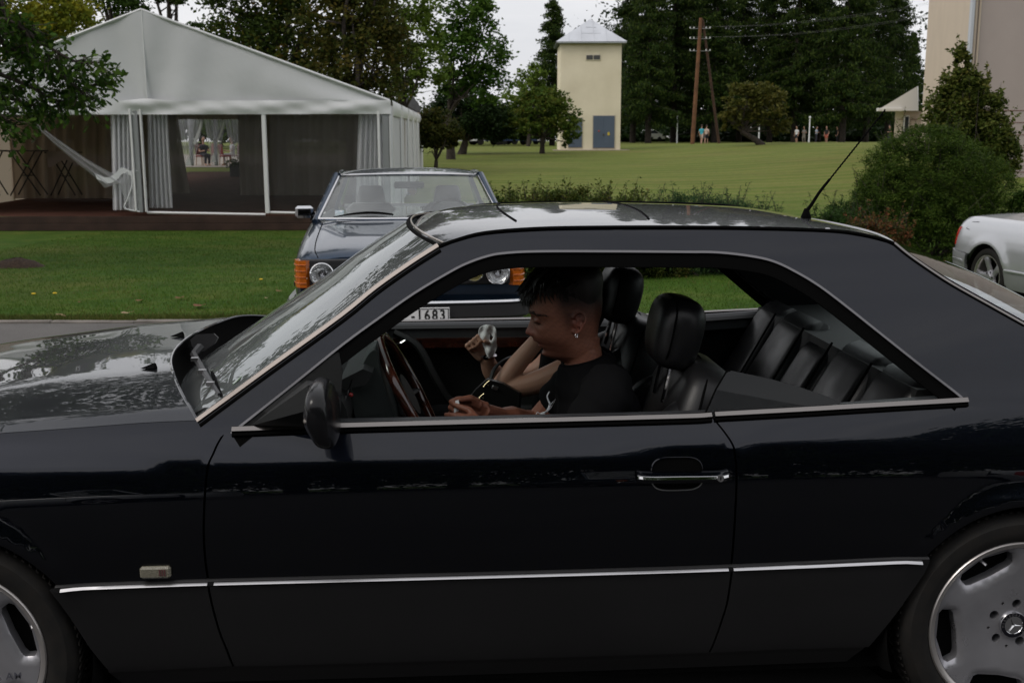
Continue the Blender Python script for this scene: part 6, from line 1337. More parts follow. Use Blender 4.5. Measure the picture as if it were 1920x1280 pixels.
# interior: floor, linings, partitions
MB().grid(lambda a, D: T(a, D, zF), np.linspace(aL, aR, 12), np.linspace(D0-.05, D1+.5, 14)).build('floor', CARP, TENT, None, fix=False)
for k in range(2):
    z1 = zF-.004-k*.155; p = [T(a, D0-.06-.012*k, z1-.0775) for a in (aL-3, aR+.15)]; c = (p[0]+p[1])/2; MB().box(c, (np.linalg.norm(p[1]-p[0]), .04, .150), R=rotz(-YAW), b=.006).build('deck_board', DECKW, TENT)
curtain(18, 212, 206, 372, 29.3, LINER, 5, 'lining', depth=.25); curtain(205, 300, 208, 372, 29.6, LINERD, 3, 'partition', depth=.10)
curtain(290, 331, 206, 362, 30.5, LINERD, 2, 'partition', depth=.10, b0=290, b1=356); curtain(446, 500, 210, 366, 30.8, LINERD, 3, 'partition', depth=.06, b0=450, b1=500); curtain(500, 760, 208, 366, 31.0, LINERD, 9, 'partition', depth=.14)
curtain(300, 480, 203, 224, 30.9, LINER, 6, 'partition_header', depth=.06)
for u0, u1, b0, b1 in ((327, 364, 346, 362), (352, 384, 356, 364), (381, 408, 398, 408), (402, 424, 404, 410), (420, 448, 436, 450)):
    curtain(u0, u1, 217, 308, D1-.4, SHEER2, 4, 'rear_curtain', depth=.1, b0=b0, b1=b1)
for o in ([(378, 222), (371, 245), (362, 268), (366, 272), (371, 262), (377, 240)], [(419, 228), (413, 246), (407, 262), (407, 268), (413, 258), (418, 242)], [(352, 294), (347, 311), (359, 311), (356, 298)], [(401, 286), (395, 304), (405, 304)]):
    q = [tp(u, v, D1-.7) for u, v in o]; MB().add(q, [tuple(range(len(q)))]).build('rear_curtain_tie', PVC, TENT, None)
for u in (358, 404): p, q = tp(u, 217, D1), tp(u+2, 311, D1); MB().tube([V(q[0], q[1], p[2]), q], .09, 6).build('rear_post', ALUG, TENT)
# bar tables with crossed legs
IRON = mat('dark folding table steel', (.030, .026, .024), .55, .4); TBL = mat('grey brown table top', (.10, .085, .075), .6)
def xtable(u0, u1, vt, vb, D, label, cloth=False):
    z0, z1 = tp((u0+u1)/2, vb, D), tp((u0+u1)/2, vt, D); w = (u1-u0)*D/FPX; c = V(z0[0], z0[1], z0[2]); h = z1[2]-z0[2]; t = thing('bar_table', c, label, 'table', 'bar tables in the marquee'); o = org(t)
    MB().box(c+V(0, 0, h), (w, .6, .035), R=rotz(-YAW), b=.008).build('table_top', TBL, t)
    for y in (-.22, .22):
        for sg in (-1, 1): a_ = c+HF*y+HR*sg*w*.42; b_ = c+HF*y-HR*sg*w*.36+V(0, 0, h); MB().tube([a_, b_], .017, 6).build('leg', IRON, t)
    MB().tube([c-HR*w*.2+V(0, 0, h*.45), c+HR*w*.2+V(0, 0, h*.45)], .012, 6).build('cross_bar', IRON, t)
    if cloth:
        f = lambda s, q: c+HR*(s-.5)*w*1.3+HF*-.33+V(0, 0, h+.03-.30*q*(1+.3*math.sin(s*7))); g = MB().grid(f, np.linspace(.2, 1, 16), np.linspace(0, 1, 6)); g.grid(lambda s, q: c+HR*(s-.5)*w*1.3+HF*(-.33+.66*q)+V(0, 0, h+.032), np.linspace(.2, 1, 8), np.linspace(0, 1, 4)); k = g.build('table_cloth', mat('pale pink table cloth', (.42, .33, .31), .9), None, 60); prop(k, 'crumpled pale cloth thrown over the rightmost bar table', 'cloth')
xtable(-45, 12, 283, 366, 27.0, 'bar table cut off by the left picture edge inside the marquee'); xtable(22, 88, 283, 366, 27.4, 'bar table with crossed legs second from the left in the marquee'); xtable(98, 152, 286, 366, 28.0, 'bar table draped with a cloth in the marquee', True)
# terrace, chairs and two sitters beyond the tent's open end
TERR = mat('pale terrace paving', (.30, .26, .22), .9, var=(.8, .2)); q = [wp(a, D) for a, D in ((-24, 52.6), (-7, 52.6), (-7, 66), (-24, 66))]
sheet('terrace', np.linspace(-26, -7.5, 8), np.linspace(52.7, 66, 8), TERR, .03)
REDV = mat('dark red upholstery', (.16, .018, .016), .7); BEECH = mat('varnished beech', (.28, .15, .07), .5)
def chair(u, v, D, rz, label):
    p = dp(u, v, D); p[2] = float(G(p[0], p[1]))+.035; t = thing('chair', (0, 0, 0), label, 'chair', 'red chairs behind the marquee'); MB().box((0, 0, .45), (.48, .46, .08), b=.03).build('seat', REDV, t, local=True)
    MB().box((0, .22, .76), (.46, .06, .50), R=rotx(-.12), b=.028).build('backrest', REDV, t, local=True)
    for sx in (-1, 1):
        for sy in (-1, 1): MB().tube([V(sx*.19, sy*.18, .42), V(sx*.21, sy*.21, 0)], [.022, .016], 6).build('leg', BEECH, t, local=True)
    t.location = tuple(p); t.rotation_euler = (0, 0, rz); return t
SKF = mat('distant skin', (.42, .24, .17), .6)
def person(u, v, D, label, shirt, legs, hair=(.02, .014, .01), pose='stand', face=0.0, shorts=False, zoff=0.0, phase=1, scale=1.0, bare=True):
    p = dp(u, v, D); p[2] = float(G(p[0], p[1]))+zoff; t = thing('person', (0, 0, 0), label, 'person'); b = MB(); s = MB(); l = MB()
    sit = pose == 'sit'; hz = .50 if sit else .90; st = .16 if pose == 'walk' else .05
    ch = V(0, 0, hz+.48); hd = ch+V(0, -.02, .27)
    b.ball(hd, (.085, .105, .125), 14, 10); b.tube([ch, hd-V(0, 0, .06)], [.06, .055], 10); b.tube([V(0, 0, hz), ch-V(0, 0, .06)], [(.15, .10), (.18, .11)], 12, up=V(0, 1, 0)); b.ball(hd+V(0, -.10, -.01), (.018, .025, .03), 8, 6)
    s.tube(spl([V(0, 0, hz-.04), V(0, 0, hz+.22), V(0, 0, hz+.42), V(0, 0, hz+.50)], 3), [(.165, .115)]*4+[(.19, .125)]*4+[(.10, .08)]*2, 14, up=V(0, 1, 0))
    for k, sx in enumerate((-1, 1)):
        sh_ = V(sx*.19, 0, hz+.43); ph = (1 if k else -1)*phase
        if sit: el = sh_+V(sx*.04, -.06, -.27); wr = el+V(-sx*.08, -.22, .03)
        elif pose == 'walk': el = sh_+V(sx*.05, .10*ph, -.27); wr = el+V(0, -.10, -.22)
        else: el = sh_+V(sx*.06, .02, -.28); wr = el+V(-sx*.03, -.10, -.23) if phase > 0 else el+V(-sx*.12, -.18, .05)
        b.tube([sh_, el, wr], [.05, .042, .03], 8); b.tube([wr, wr+unit(wr-el)*.09, wr+unit(wr-el)*.16], [.03, .036, .018], 8); s.tube([sh_+V(-sx*.03, 0, .02), sh_+(el-sh_)*(.55 if bare else 1.0)], [.066, .058], 8)
        hp = V(sx*.09, 0, hz)
        if sit: kn = hp+V(0, -.42, .0); an = kn+V(0, .02, -.44)
        else: kn = hp+V(sx*.01, -st*ph-.02, -.43); an = V(sx*.10, -st*1.3*ph+.05, .06)
        b.tube([hp, kn, an], [.085, .058, .042], 10); b.tube([an+V(0, .05, -.02), an+V(0, -.14, -.035)], [.045, .035], 8); l.tube([hp+V(0, 0, .06), hp, kn+(hp-kn)*(.12 if shorts else 0)] + ([] if shorts else [an+V(0, 0, .03)]), [.11, .105, .085] + ([] if shorts else [.06]), 10)
    for mb, nm, m_, vx in ((b, 'body', SKF, .02), (s, 'shirt', mat('cloth %.2f %.2f %.2f' % shirt, shirt, .9), .026), (l, 'trousers', mat('cloth %.2f %.2f %.2f' % legs, legs, .9), .026)):
        vv, ff = remeshed(mb, vx, 2, .5); raw(nm, vv*scale, ff, m_, t, None, True)
    hb = MB().ball(hd+V(0, .022, .03), (.095, .105, .115), 12, 8); hb.v = [tuple(np.array(q)*scale) for q in hb.v]; hb.build('hair', mat('hair %.2f' % hair[0], hair, .6), t, 60, local=True)
    t.location = tuple(p); t.rotation_euler = (0, 0, face); return t
chair(380, 309, 54, .9, 'red chair under the man in the dark shirt'); chair(394, 309, 55, -.9, 'empty red chair right behind the man in the dark shirt'); chair(423, 309, 54, 2.2, 'empty red chair facing the woman in white'); chair(440, 309, 54.3, -1.2, 'red chair under the woman in white')
person(383, 309, 54, 'man in dark shirt sitting on a red chair beyond the marquee', (.02, .02, .03), (.02, .02, .025), pose='sit', face=.6, zoff=.03, scale=1.02)
person(437, 309, 54.3, 'woman in white sitting on a red chair beyond the marquee', (.55, .56, .60), (.5, .5, .52), pose='sit', face=-1.3, zoff=.03)
p = dp(446, 331, 44); PL = thing('planter', p, 'black planter box with a low plant at the partition edge', 'planter'); MB().box(p+V(0, 0, .22), (.55, .4, .44), b=.02).build('box', mat('black planter', (.012, .012, .012), .6), PL); rg = np.random.default_rng(2); lp = p+V(0, 0, .5)+rg.normal(0, 1, (260, 3))*np.array([.2, .15, .09]); vq = leafquads(lp, .12, rg); fast('foliage', vq, np.arange(len(vq)).reshape(-1, 4), LEAFM, PL, np.repeat(tint(260, DARKG, rg), 4, 0))
# ================================================================ tower, pole, house, people on the lawn
CREAM = mat('cream painted render', (.80, .725, .555), .85, spec=.2, var=(.55, .12, (.70, .63, .47)), bump=(6, .25, .02)); ZINC = mat('galvanised sheet roof', (.62, .64, .68), .42, .35, var=(.8, .15)); BLUED = mat('blue grey painted steel door', (.085, .115, .165), .5, var=(1.2, .12)); DKG = mat('dark green eaves board', (.03, .05, .04), .7); SHUT = mat('dark grey louvre', (.06, .06, .06), .6)
TW = thing('transformer_tower', wp(5.1, 72, .98), 'narrow cream tower with pyramid metal roof on the lawn', 'tower'); TD = 72.0; TDEP = 4.0
a0, a1 = 3.16, 7.05; z0, z1 = .95, 7.70; wa = lambda a, d, z: wp(a, TD+d, z)
# the left side shows a sliver: body is turned slightly
sk = -.12
c8 = [wa(a0, 0, z0), wa(a1, 0, z0), wa(a1+sk*0+.3, TDEP, z0), wa(a0-.05, TDEP, z0)]; MB().prism(c8, (0, 0, z1-z0)).build('wall', CREAM, TW, 30)
MB().prism([wa(a0-.45, -.45, z0-.2), wa(a1+.6, -.45, z0-.2), wa(a1+.6, TDEP, z0-.2), wa(a0-.45, TDEP, z0-.2)], (0, 0, .27)).build('plinth', mat('pale concrete plinth', (.45, .38, .33), .9, var=(1, .2)), TW)
ov = .28; E4 = [wa(a0-ov, -ov, z1), wa(a1+ov, -ov, z1), wa(a1+ov+.2, TDEP+ov, z1), wa(a0-ov, TDEP+ov, z1)]; ap_ = wa((a0+a1)/2+.05, TDEP/2, z1+1.72)
MB().prism(E4, (0, 0, .10)).build('eaves', DKG, TW)
MB().tube([E4[0]+V(0, -.06, .03), E4[1]+V(0, -.06, .02)], .055, 6).build('gutter', mat('dull zinc gutter', (.30, .32, .33), .5, .4), TW)
rf = MB(); E5 = [p+V(0, 0, .104) for p in E4]
for k in range(4): rf.add([E5[k]+(E5[k]-ap_)*V(.02, .02, 0), E5[(k+1) % 4]+(E5[(k+1) % 4]-ap_)*V(.02, .02, 0), ap_], [(0, 1, 2)])
RF = rf.build('roof', ZINC, TW, 10)
for t in (.18, .36, .54, .72, .88):
    b0 = E5[0]+(E5[1]-E5[0])*t; k = min(t, 1-t)*2; e = b0+V(0, 0, 0); tt = min(t, 1-t)/.5; top = b0+(ap_-(E5[0]+E5[1])/2)*tt*1.0; MB().tube([b0+V(0, -.02, .01), top+V(0, -.02, .02)], .022, 4).build('roof_seam', ZINC, RF)
for t in (.35, .62): p, q = E5[0]+(ap_-E5[0])*t, E5[1]+(ap_-E5[1])*t; MB().tube([p+(q-p)*.3+V(0, -.02, .01), p+(q-p)*.72+V(0, -.02, .01)], .018, 4).build('roof_seam', ZINC, RF)
def inset(name, u0, u1, v0, v1, m, out=.04, parent=None, D=TD):
    p, q = dp(u0, v0, D), dp(u1, v1, D); c = (p+q)/2-HF*out/2; return MB().box(c, (abs((q-p)@HR), out, abs(p[2]-q[2])), R=rotz(-YAW), b=.01).build(name, m, parent or TW)
w = inset('window', 1098, 1126, 101, 114, mat('cream window frame', (.66, .60, .46), .7)); inset('louvre', 1099.5, 1111.5, 104, 112, SHUT, .07, w); inset('louvre', 1113, 1125, 104, 112, SHUT, .07, w)
inset('door_frame', 1110.8, 1153.2, 216, 279, mat('weathered door surround', (.52, .46, .36), .8), .03); inset('door_frame', 1064.5, 1092.5, 220, 278, MATS['weathered door surround'], .03); d1 = inset('door', 1112.5, 1130.7, 217.5, 277.5, BLUED, .06); d2 = inset('door', 1131.3, 1151.5, 217.5, 277.5, BLUED, .06); inset('door', 1066, 1091, 221.5, 276.5, BLUED, .06)
inset('warning_plate', 1139, 1143, 248, 254, mat('yellow warning plate', (.6, .45, .05), .6), .09, d2); inset('warning_plate', 1121, 1124, 245, 247, mat('red warning plate', (.45, .06, .04), .6), .09, d1); inset('lock_plate', 1130, 1133, 251, 255, SHUT, .09, d2); inset('warning_plate', 1080, 1083, 250, 252, MATS['red warning plate'], .09)
# A-frame power pole
TIM = mat('weathered orange brown timber', (.17, .075, .032), .85, var=(2, .4), bump=(8, .5, .02)); CER = mat('white ceramic insulator', (.75, .76, .78), .3)
pb = dp(1298, 272, 88); PO = thing('power_pole', pb, 'tall wooden A-frame power pole with white insulators', 'pole'); pt = dp(1314, 34, 88); pb2 = dp(1352, 271, 88)+HF*.8
MB().tube([pb-V(0, 0, .1), pt], [.17, .13], 10).build('pole_leg', TIM, PO); MB().tube([pb2-V(0, 0, .1), pt+V(.18, .1, -.1)], [.12, .09], 10).build('pole_strut', mat('dark weathered timber', (.07, .035, .02), .9, var=(2, .4)), PO)
for v in (54, 73, 96):
    c = dp(1312, v, 88); MB().tube([c-HR*.75, c+HR*.75], .03, 6).build('cross_arm', mat('grey steel arm', (.20, .20, .21), .5, .5), PO)
    for s_ in (-.75, -.45, .5, .8): MB().lathe([(.0, .14), (.05, .12), (.03, .08), (.06, .04), (.02, 0)], c+HR*s_, 'z', 8).build('insulator', CER, PO)
WIRE = mat('dull overhead wire', (.12, .12, .12), .6)
for k, (v, s_) in enumerate(((54, -.75), (54, .8), (73, -.75), (73, .8))):
    A = dp(1312, v, 88)+HR*s_+V(0, 0, .15); Bq = wp(34, 70, A[2]+1.5); P = [A+(Bq-A)*t-V(0, 0, .9*4*t*(1-t)) for t in np.linspace(0, 1, 14)]; o = MB().tube(P, .005, 4, cap=False).build('overhead_wire', WIRE, None); prop(o, ('%s wire from the %s cross arm of the power pole to the right' % (('left', 'right')[k % 2], ('top', 'second')[k//2])), 'wire')
# house at the right edge
REND_SHADE = mat('shaded pinkish render', (.40, .335, .315), .85, var=(.9, .06), bump=(9, .2, .015)); REND_LIT = mat('lit cream pink render', (.62, .51, .41), .85, var=(.8, .05), bump=(9, .2, .015)); PIPE = mat('pale grey zinc pipe', (.50, .52, .56), .4, .4); JOINT = mat('red brown render joint', (.16, .07, .05), .9); WHITER = mat('white metal roof edge', (.70, .69, .66), .5)  # one house render in two tones: shaded front and lit side painted in
HB = 38.0; hz0 = -.3
HS = thing('house', wp(16, HB, .2), 'pale pink rendered house wall with downpipe at the right edge', 'house')
P = lambda a, D, z: wp(a, D, z)
A0, A1, A2 = 15.45, 20.25, 44.0; top = 11.0
MB().add([P(A0, HB, hz0), P(A2, HB+.6, hz0), P(A2, HB+.6, top), P(A0, HB, top)], [(0, 1, 2, 3)]).build('front_wall', REND_SHADE, HS, None)
MB().add([P(A0-.03, HB, hz0), P(A1, 55, hz0), P(A1, 55, top), P(A0-.03, HB, top)], [(0, 1, 2, 3)]).build('side_wall', REND_LIT, HS, None)
MB().add([P(A1, 55, hz0), P(A2+6, 56, hz0), P(A2+6, 56, top), P(A1, 55, top)], [(0, 1, 2, 3)]).build('rear_wall', REND_SHADE, HS, None); MB().add([P(A0, HB, top), P(A2, HB+.6, top), P(A2+6, 56, top), P(A1, 55, top)], [(0, 1, 2, 3)]).build('roof', ZINC, HS, None)
for k, v in enumerate((207.5, 230, 253, 277, 300, 323, 347)):
    z = dp(1880, v, HB)[2]; MB().box((P(A0+.05, HB-.0, z)+P(A2, HB+.6, z))/2+HF*-.004, (A2-A0-.1, .02, .018), R=rotz(-YAW+math.atan2(.6, A2-A0))).build('render_joint', JOINT, HS)
p = P(A0-.06, HB-.18, hz0); MB().tube([p, p+V(0, 0, top)], .085, 10).build('downpipe', PIPE, HS)
for s_ in (.14, .26): p = P(A0+s_, HB-.03, hz0); MB().tube([p, p+V(0, 0, top)], .035, 6).build('corner_profile', REND_LIT, HS)
# porch on the far end of the side wall
PO2 = thing('porch', dp(1695, 272, 57), 'small white roofed porch on the house\'s left side', 'porch')
q = lambda u, v, D: dp(u, v, D)
MB().loft([[q(1650, 204, 56), q(1720, 162, 56), q(1722, 208, 56), q(1690, 208, 56)], [q(1650, 204, 60), q(1722, 162, 60), q(1722, 208, 60), q(1690, 208, 60)]]).build('porch_roof', WHITER, PO2, 20)
MB().box(q(1668, 206, 55.9), (1.25, .25, .16), R=rotz(-YAW), b=.02).build('gutter', WHITER, PO2)
b0 = q(1683, 272, 57); b1 = q(1722, 209, 57); w_ = (q(1722, 240, 57)-q(1683, 240, 57))@HR
MB().box(V((b0[0]+q(1722, 272, 57)[0])/2, b0[1], (1.0+b1[2])/2), (w_, 1.2, b1[2]-1.0), R=rotz(-YAW)).build('porch_wall', REND_LIT, PO2)
p = q(1699, 238, 56.3); MB().box(p, (.28, .06, 1.15), R=rotz(-YAW), b=.01).build('window_frame', WHITER, PO2); MB().box(p-HF*.03, (.18, .04, 1.0), R=rotz(-YAW)).build('window_pane', mat('dark window pane', (.03, .035, .04), .1), PO2)
for v in (224, 247): MB().box(q(1702, v, 56.35), (w_, .03, .03), R=rotz(-YAW)).build('render_joint', JOINT, PO2)
# walkers and standers on the far lawn
gD = lambda u, v: float((ground(u, v)-CAM)@HF)
person(1315, 271, 98, 'walker in bright turquoise top and shorts on the far lawn', (.05, .38, .48), (.45, .33, .28), (.05, .03, .02), 'walk', 2.6, True, scale=.93); person(1324, 270, 99.5, 'walker in pale top and dark shorts behind the turquoise one', (.55, .42, .36), (.03, .03, .04), (.04, .02, .015), 'walk', 2.8, True, phase=-1, scale=.93)
for u, D, lb, sh_, lg, so, ph in ((1493, 108, 'man in white shirt and black shorts under the larches', (.62, .62, .64), (.015, .015, .02), True, 1), (1507, 112, 'person in grey brown beside the man in white', (.20, .19, .17), (.18, .16, .13), False, -1), (1530, 110, 'man in light blue shirt beside a larch trunk', (.42, .50, .62), (.02, .02, .03), False, -1), (1549, 109, 'man in black top and red shorts under the larches', (.012, .012, .014), (.36, .09, .06), True, 1), (1569, 112, 'person in black half hidden behind a larch trunk', (.012, .012, .014), (.012, .012, .016), False, 1), (1667, 104, 'man in black top standing left of the porch', (.012, .012, .014), (.03, .035, .05), False, -1)):
    person(u, 268, D, lb, sh_, lg, pose='stand', face=u*.9, shorts=so, phase=ph, scale=.92)
LPM = mat('white lamp post paint', (.72, .73, .74), .5)
for u, v0, D, lb in ((1269, 216, 112, 'white lamp post left of the wooden pole'), (1422.5, 222, 110, 'white lamp post behind the thin apple tree'), (1516.5, 222, 104, 'white lamp post among the standing people')):
    p = dp(u, 268, D); p[2] = float(G(p[0], p[1])); h = dp(u, v0, D)[2]-p[2]; t = thing('lamp_post', p, lb, 'lamp post', 'white lamp posts'); MB().tube([p, p+V(0, 0, h)], [.075, .055], 8).build('post', LPM, t); MB().ball(p+V(0, 0, h+.08), (.11, .11, .12)).build('globe', LPM, t)
# distant parked cars seen between trunks
GLD = mat('distant dark glass', (.02, .025, .03), .1)
def far_car(u, D, col, rz, label):
    p = dp(u, 262, D); p[2] = float(G(p[0], p[1])); t = thing('parked_car', (0, 0, 0), label, 'car', 'cars parked beyond the lawn'); m_ = mat('far paint %.2f %.2f' % (col[0], col[2]), col, .3, coat=.6); prof = [(-2.15, .35), (-2.2, .62), (-1.9, .86), (-1.2, .93), (-.65, 1.38), (.75, 1.42), (1.45, .98), (2.0, .90), (2.2, .60), (2.15, .35)]
    MB().loft([[V(x, y, z-(.05 if z > 1 and abs(y) > .7 else 0)) for x, z in prof] for y in (-.85, -.7, .7, .85)]).build('body', m_, t, 30, local=True)
    MB().loft([[V(x, y, z) for x, z in ((-1.0, .97), (-.58, 1.33), (.70, 1.36), (1.25, 1.0))] for y in (-.858, .858)]).build('side_windows', GLD, t, 30, local=True)
    for x in (-1.35, 1.35):
        for y in (-.8, .8): MB().lathe([(0, -.1), (.30, -.1), (.30, .1), (0, .1)], (x, y, .3), 'y', 14).build('wheel', TYRE, t, local=True)
    t.location = tuple(p); t.rotation_euler = (0, 0, rz); return t
for k, (u, D, c, lb) in enumerate(((872, 98, (.7, .7, .72), 'leftmost white car parked beyond the dark tree'), (915, 100, (.55, .57, .60), 'silver car parked between the far tree trunks'), (958, 97, (.03, .05, .12), 'dark blue car parked between the far tree trunks'), (985, 101, (.70, .70, .72), 'white car parked left of the apple tree'), (1211, 132, (.72, .72, .73), 'white car just right of the tower under the larches'), (1285, 130, (.72, .72, .74), 'white van shape right behind the wooden pole'))):
    far_car(u, D, c, .1*k, lb)
# slate roof glimpsed behind the tent's far end
p = dp(765, 262, 95); BR = thing('outbuilding', p, 'grey roofed building glimpsed behind the marquee', 'building'); MB().loft([[dp(u, v, 95) for u, v in ((722, 196), (748, 182), (776, 182), (788, 200), (788, 262), (722, 262))], [dp(u, v, 100) for u, v in ((722, 196), (748, 182), (776, 182), (788, 200), (788, 262), (722, 262))]]).build('roof', mat('grey slate', (.10, .10, .11), .8, var=(2, .3)), BR, 20)
MB().prism([dp(724, 262, 94.9), dp(786, 262, 94.9), dp(786, 212, 94.9), dp(724, 212, 94.9)], HF*3).build('wall', REND_LIT, BR)
# ================================================================ old dark blue saloon coupe, nose to the road
NAVY = mat('dark navy car paint', (.022, .042, .075), .36, .9, spec=.5, coat=1.0, coat_r=.015); AMBER = MATS['orange lamp plastic']; RUB = mat('grey black bumper rubber', (.022, .022, .023), .55, spec=.4); FOG = mat('yellow fog lamp glass', (.34, .29, .09), .15, .5, spec=.6, bump=(60, .3, .01)); REFL = mat('lamp reflector', (.80, .81, .82), .12, .9, bump=(60, .25, .01)); GREYCL = mat('grey cloth seat', (.17, .175, .18), .85); APRON = mat('dull grey apron', (.16, .15, .145), .6)
SA = thing('old_coupe', (0, 0, 0), 'old dark navy coupe with chrome trim and amber indicators, nose to the road', 'car')
L_ = dict(local=True)
top = Pch([0, .05, .25, .8, 1.3, 1.42, 2.5, 3.6, 3.85, 4.3, 4.6], [.80, .835, .87, .935, .985, .995, .99, .975, .965, .94, .88]); hw = Pch([0, .06, .2, .6, 1.2, 2.4, 3.6, 4.3, 4.6], [.815, .845, .870, .888, .893, .893, .888, .865, .80])
def ring(y):
    w_, z = float(hw(y)), float(top(y)); half = [(0, z+.028), (.30, z+.026), (.56, z+.020), (.70, z+.006), (.735, z-.002), (.76, z+.004), (.81, z-.004), (.855, z-.035), (.888, z-.10), (.893, z-.20), (.890, .62), (.893, .50), (.885, .36), (.84, .27)]
    half = [(x*w_/.893, zz) for x, zz in half]; return [V(x, y, zz) for x, zz in half]+[V(-x, y, zz) for x, zz in half[::-1][0:-1]]
ys = np.concatenate([[0, .02, .05, .1], np.linspace(.18, 4.5, 44), [4.56, 4.6]])
MB().loft([ring(y) for y in ys]).build('body', NAVY, SA, 50, **L_)
# hood shut lines and centre ridge
for sx in (-1, 1): MB().tube([V(sx*.735*float(hw(y))/.893, y, float(top(y))+.0005) for y in np.linspace(.02, 1.30, 24)], .004, 5).build('hood_gap', BLACK, SA, **L_)
MB().tube([V(0, y, float(top(y))+.029) for y in np.linspace(0, 1.0, 16)], [(.03, .006)]*16, 6).build('hood_ridge', NAVY, SA, 60, **L_)
MB().loft([[V(x, 1.18+.10*(1-abs(x)/.62), float(top(1.2))+.024), V(x, 1.30, float(top(1.3))+.026)] for x in np.linspace(-.62, .62, 20)], False, False).build('scuttle', NAVY, SA, None, fix=False, **L_)
for k in range(22): MB().box((-.60+.021*k, 1.305, float(top(1.3))+.030), (.008, .05, .004)).build('scuttle_vent', BLACK, SA, **L_)
# nose
MB().box((0, .018, .705), (1.62, .06, .205), b=.01).build('lamp_panel', mat('dark grey lamp panel', (.02, .02, .022), .5), SA, **L_)
for k in range(7):
    for sx in (-1, 1): MB().box((sx*.52, -.0125, .625+.026*k), (.56, .006, .008)).build('lamp_panel_rib', RUB, SA, **L_)
for sx in (-1, 1):
    for x, r, m_, nm in ((.648, .084, REFL, 'headlight'), (.470, .064, FOG, 'fog_lamp')):
        h_ = MB().lathe([(r*1.06, .055), (r*1.06, -.012), (r*.98, -.016), (r*.96, -.008)], (sx*x, -.060, .700), 'y', 32).build(nm, CHROME, SA, **L_)
        MB().lathe([(r*.97, -.004), (r*.8, .012), (r*.5, .03), (r*.2, .04), (.0, .042)], (sx*x, -.060, .700), 'y', 28).build('reflector', REFL if nm == 'headlight' else FOG, h_, **L_)
        MB().lathe([(r*.30, -.004), (r*.30, .03), (.0, -.006)], (sx*x, -.060, .700), 'y', 18).build('bulb_shield', CHROME if nm == 'headlight' else FOG, h_, **L_)
        MB().lathe([(r*.97, -.010), (r*.75, -.018), (r*.4, -.024), (.0, -.026)], (sx*x, -.060, .700), 'y', 28).build('lens', GLASSC, h_, 60, **L_)
    P = [(.765, -.035), (.815, -.03), (.842, .01), (.862, .10)]; ind = MB().loft([[V(sx*x, y, z) for x, y in P]+[V(sx*(x-.03), y+.03, z) for x, y in P[::-1]] for z in (.600, .80)]).build('indicator', AMBER, SA, 20, **L_)
    for k in range(4): MB().tube([V(sx*x*1.002, y-.002, .632+.045*k) for x, y in P], .0045, 4).build('indicator_rib', AMBER, ind, **L_)
gb = MB().box((0, -.035, .700), (.45, .09, .30), b=.03).build('grille_frame', CHROME, SA, **L_); MB().box((0, -.070, .695), (.39, .03, .24), b=.01).build('grille_mesh', BLACK, gb, **L_)
for k in range(6): MB().box((0, -.088, .600+.036*k), (.38, .008, .007)).build('grille_bar', CHROME, gb, **L_)
MB().box((0, -.090, .695), (.012, .008, .22)).build('grille_bar', CHROME, gb, **L_)
st = MB().tube([V(.04*math.cos(a), .02, .95+.04*math.sin(a)) for a in np.linspace(0, 2*math.pi, 25)], .004, 6); 
for k in range(3): a = rad(90+120*k); st.tube([V(0, .02, .95), V(.04*math.cos(a), .02, .95+.04*math.sin(a))], [.005, .0015], 5)
st.tube([V(0, .02, .86), V(0, .02, .915)], .006, 6); st.build('hood_ornament', CHROME, SA, **L_)
bp_ = spl([V(-.90, .62, 0), V(-.895, .10, 0), V(-.80, -.10, 0), V(-.5, -.15, 0), V(0, -.165, 0), V(.5, -.15, 0), V(.80, -.10, 0), V(.895, .10, 0), V(.90, .62, 0)], 6)
def sweep(prof, nm, m_, par=SA):
    T_ = np.gradient(bp_, axis=0); T_ /= np.linalg.norm(T_, axis=1)[:, None]; Nn = np.stack([T_[:, 1], -T_[:, 0], 0*T_[:, 0]], 1); return MB().loft([[p+nn*o+V(0, 0, z) for o, z in prof] for p, nn in zip(bp_, Nn)]).build(nm, m_, par, 40, **L_)
bo = sweep([(-.06, .375), (.0, .37), (.018, .385), (.02, .472), (.0, .482), (-.06, .482)], 'front_bumper', RUB); sweep([(-.02, .484), (.018, .482), (.030, .493), (.018, .507), (-.02, .509)], 'bumper_chrome', CHROME, bo)
MB().loft([[V(x, -.09+.10*abs(x)**3, .27), V(x, -.11+.10*abs(x)**3, .34), V(x, -.09+.10*abs(x)**3, .40)] for x in np.linspace(-.84, .84, 20)], False, False).build('apron', APRON, SA, None, fix=False, **L_)
pl = MB().box((0, -.20, .405), (.56, .012, .115), b=.003).build('number_plate', mat('white plate', (.78, .78, .78), .45), SA, **L_)
for dx_, dz_, sx_, sz_ in ((0, .0505, .545, .005), (0, -.0505, .545, .005), (.2705, 0, .005, .105), (-.2705, 0, .005, .105)): MB().box((dx_, -.2075, .405+dz_), (sx_, .003, sz_)).build('plate_border', BLACK, pl, **L_)
INK = mat('black plate lettering', (.006, .006, .006), .5)
for ch, x in (('1', .060), ('6', .116), ('8', .172), ('3', .228), ('-', .012)):
    tv, tf = text_mesh(ch, .108, .0022); tv[:, 0] *= .80; MB().add(tv+V(x, -.2085, .405-(.0 if ch != '-' else .0)), tf).build('plate_character', INK, pl, None, fix=False, **L_)
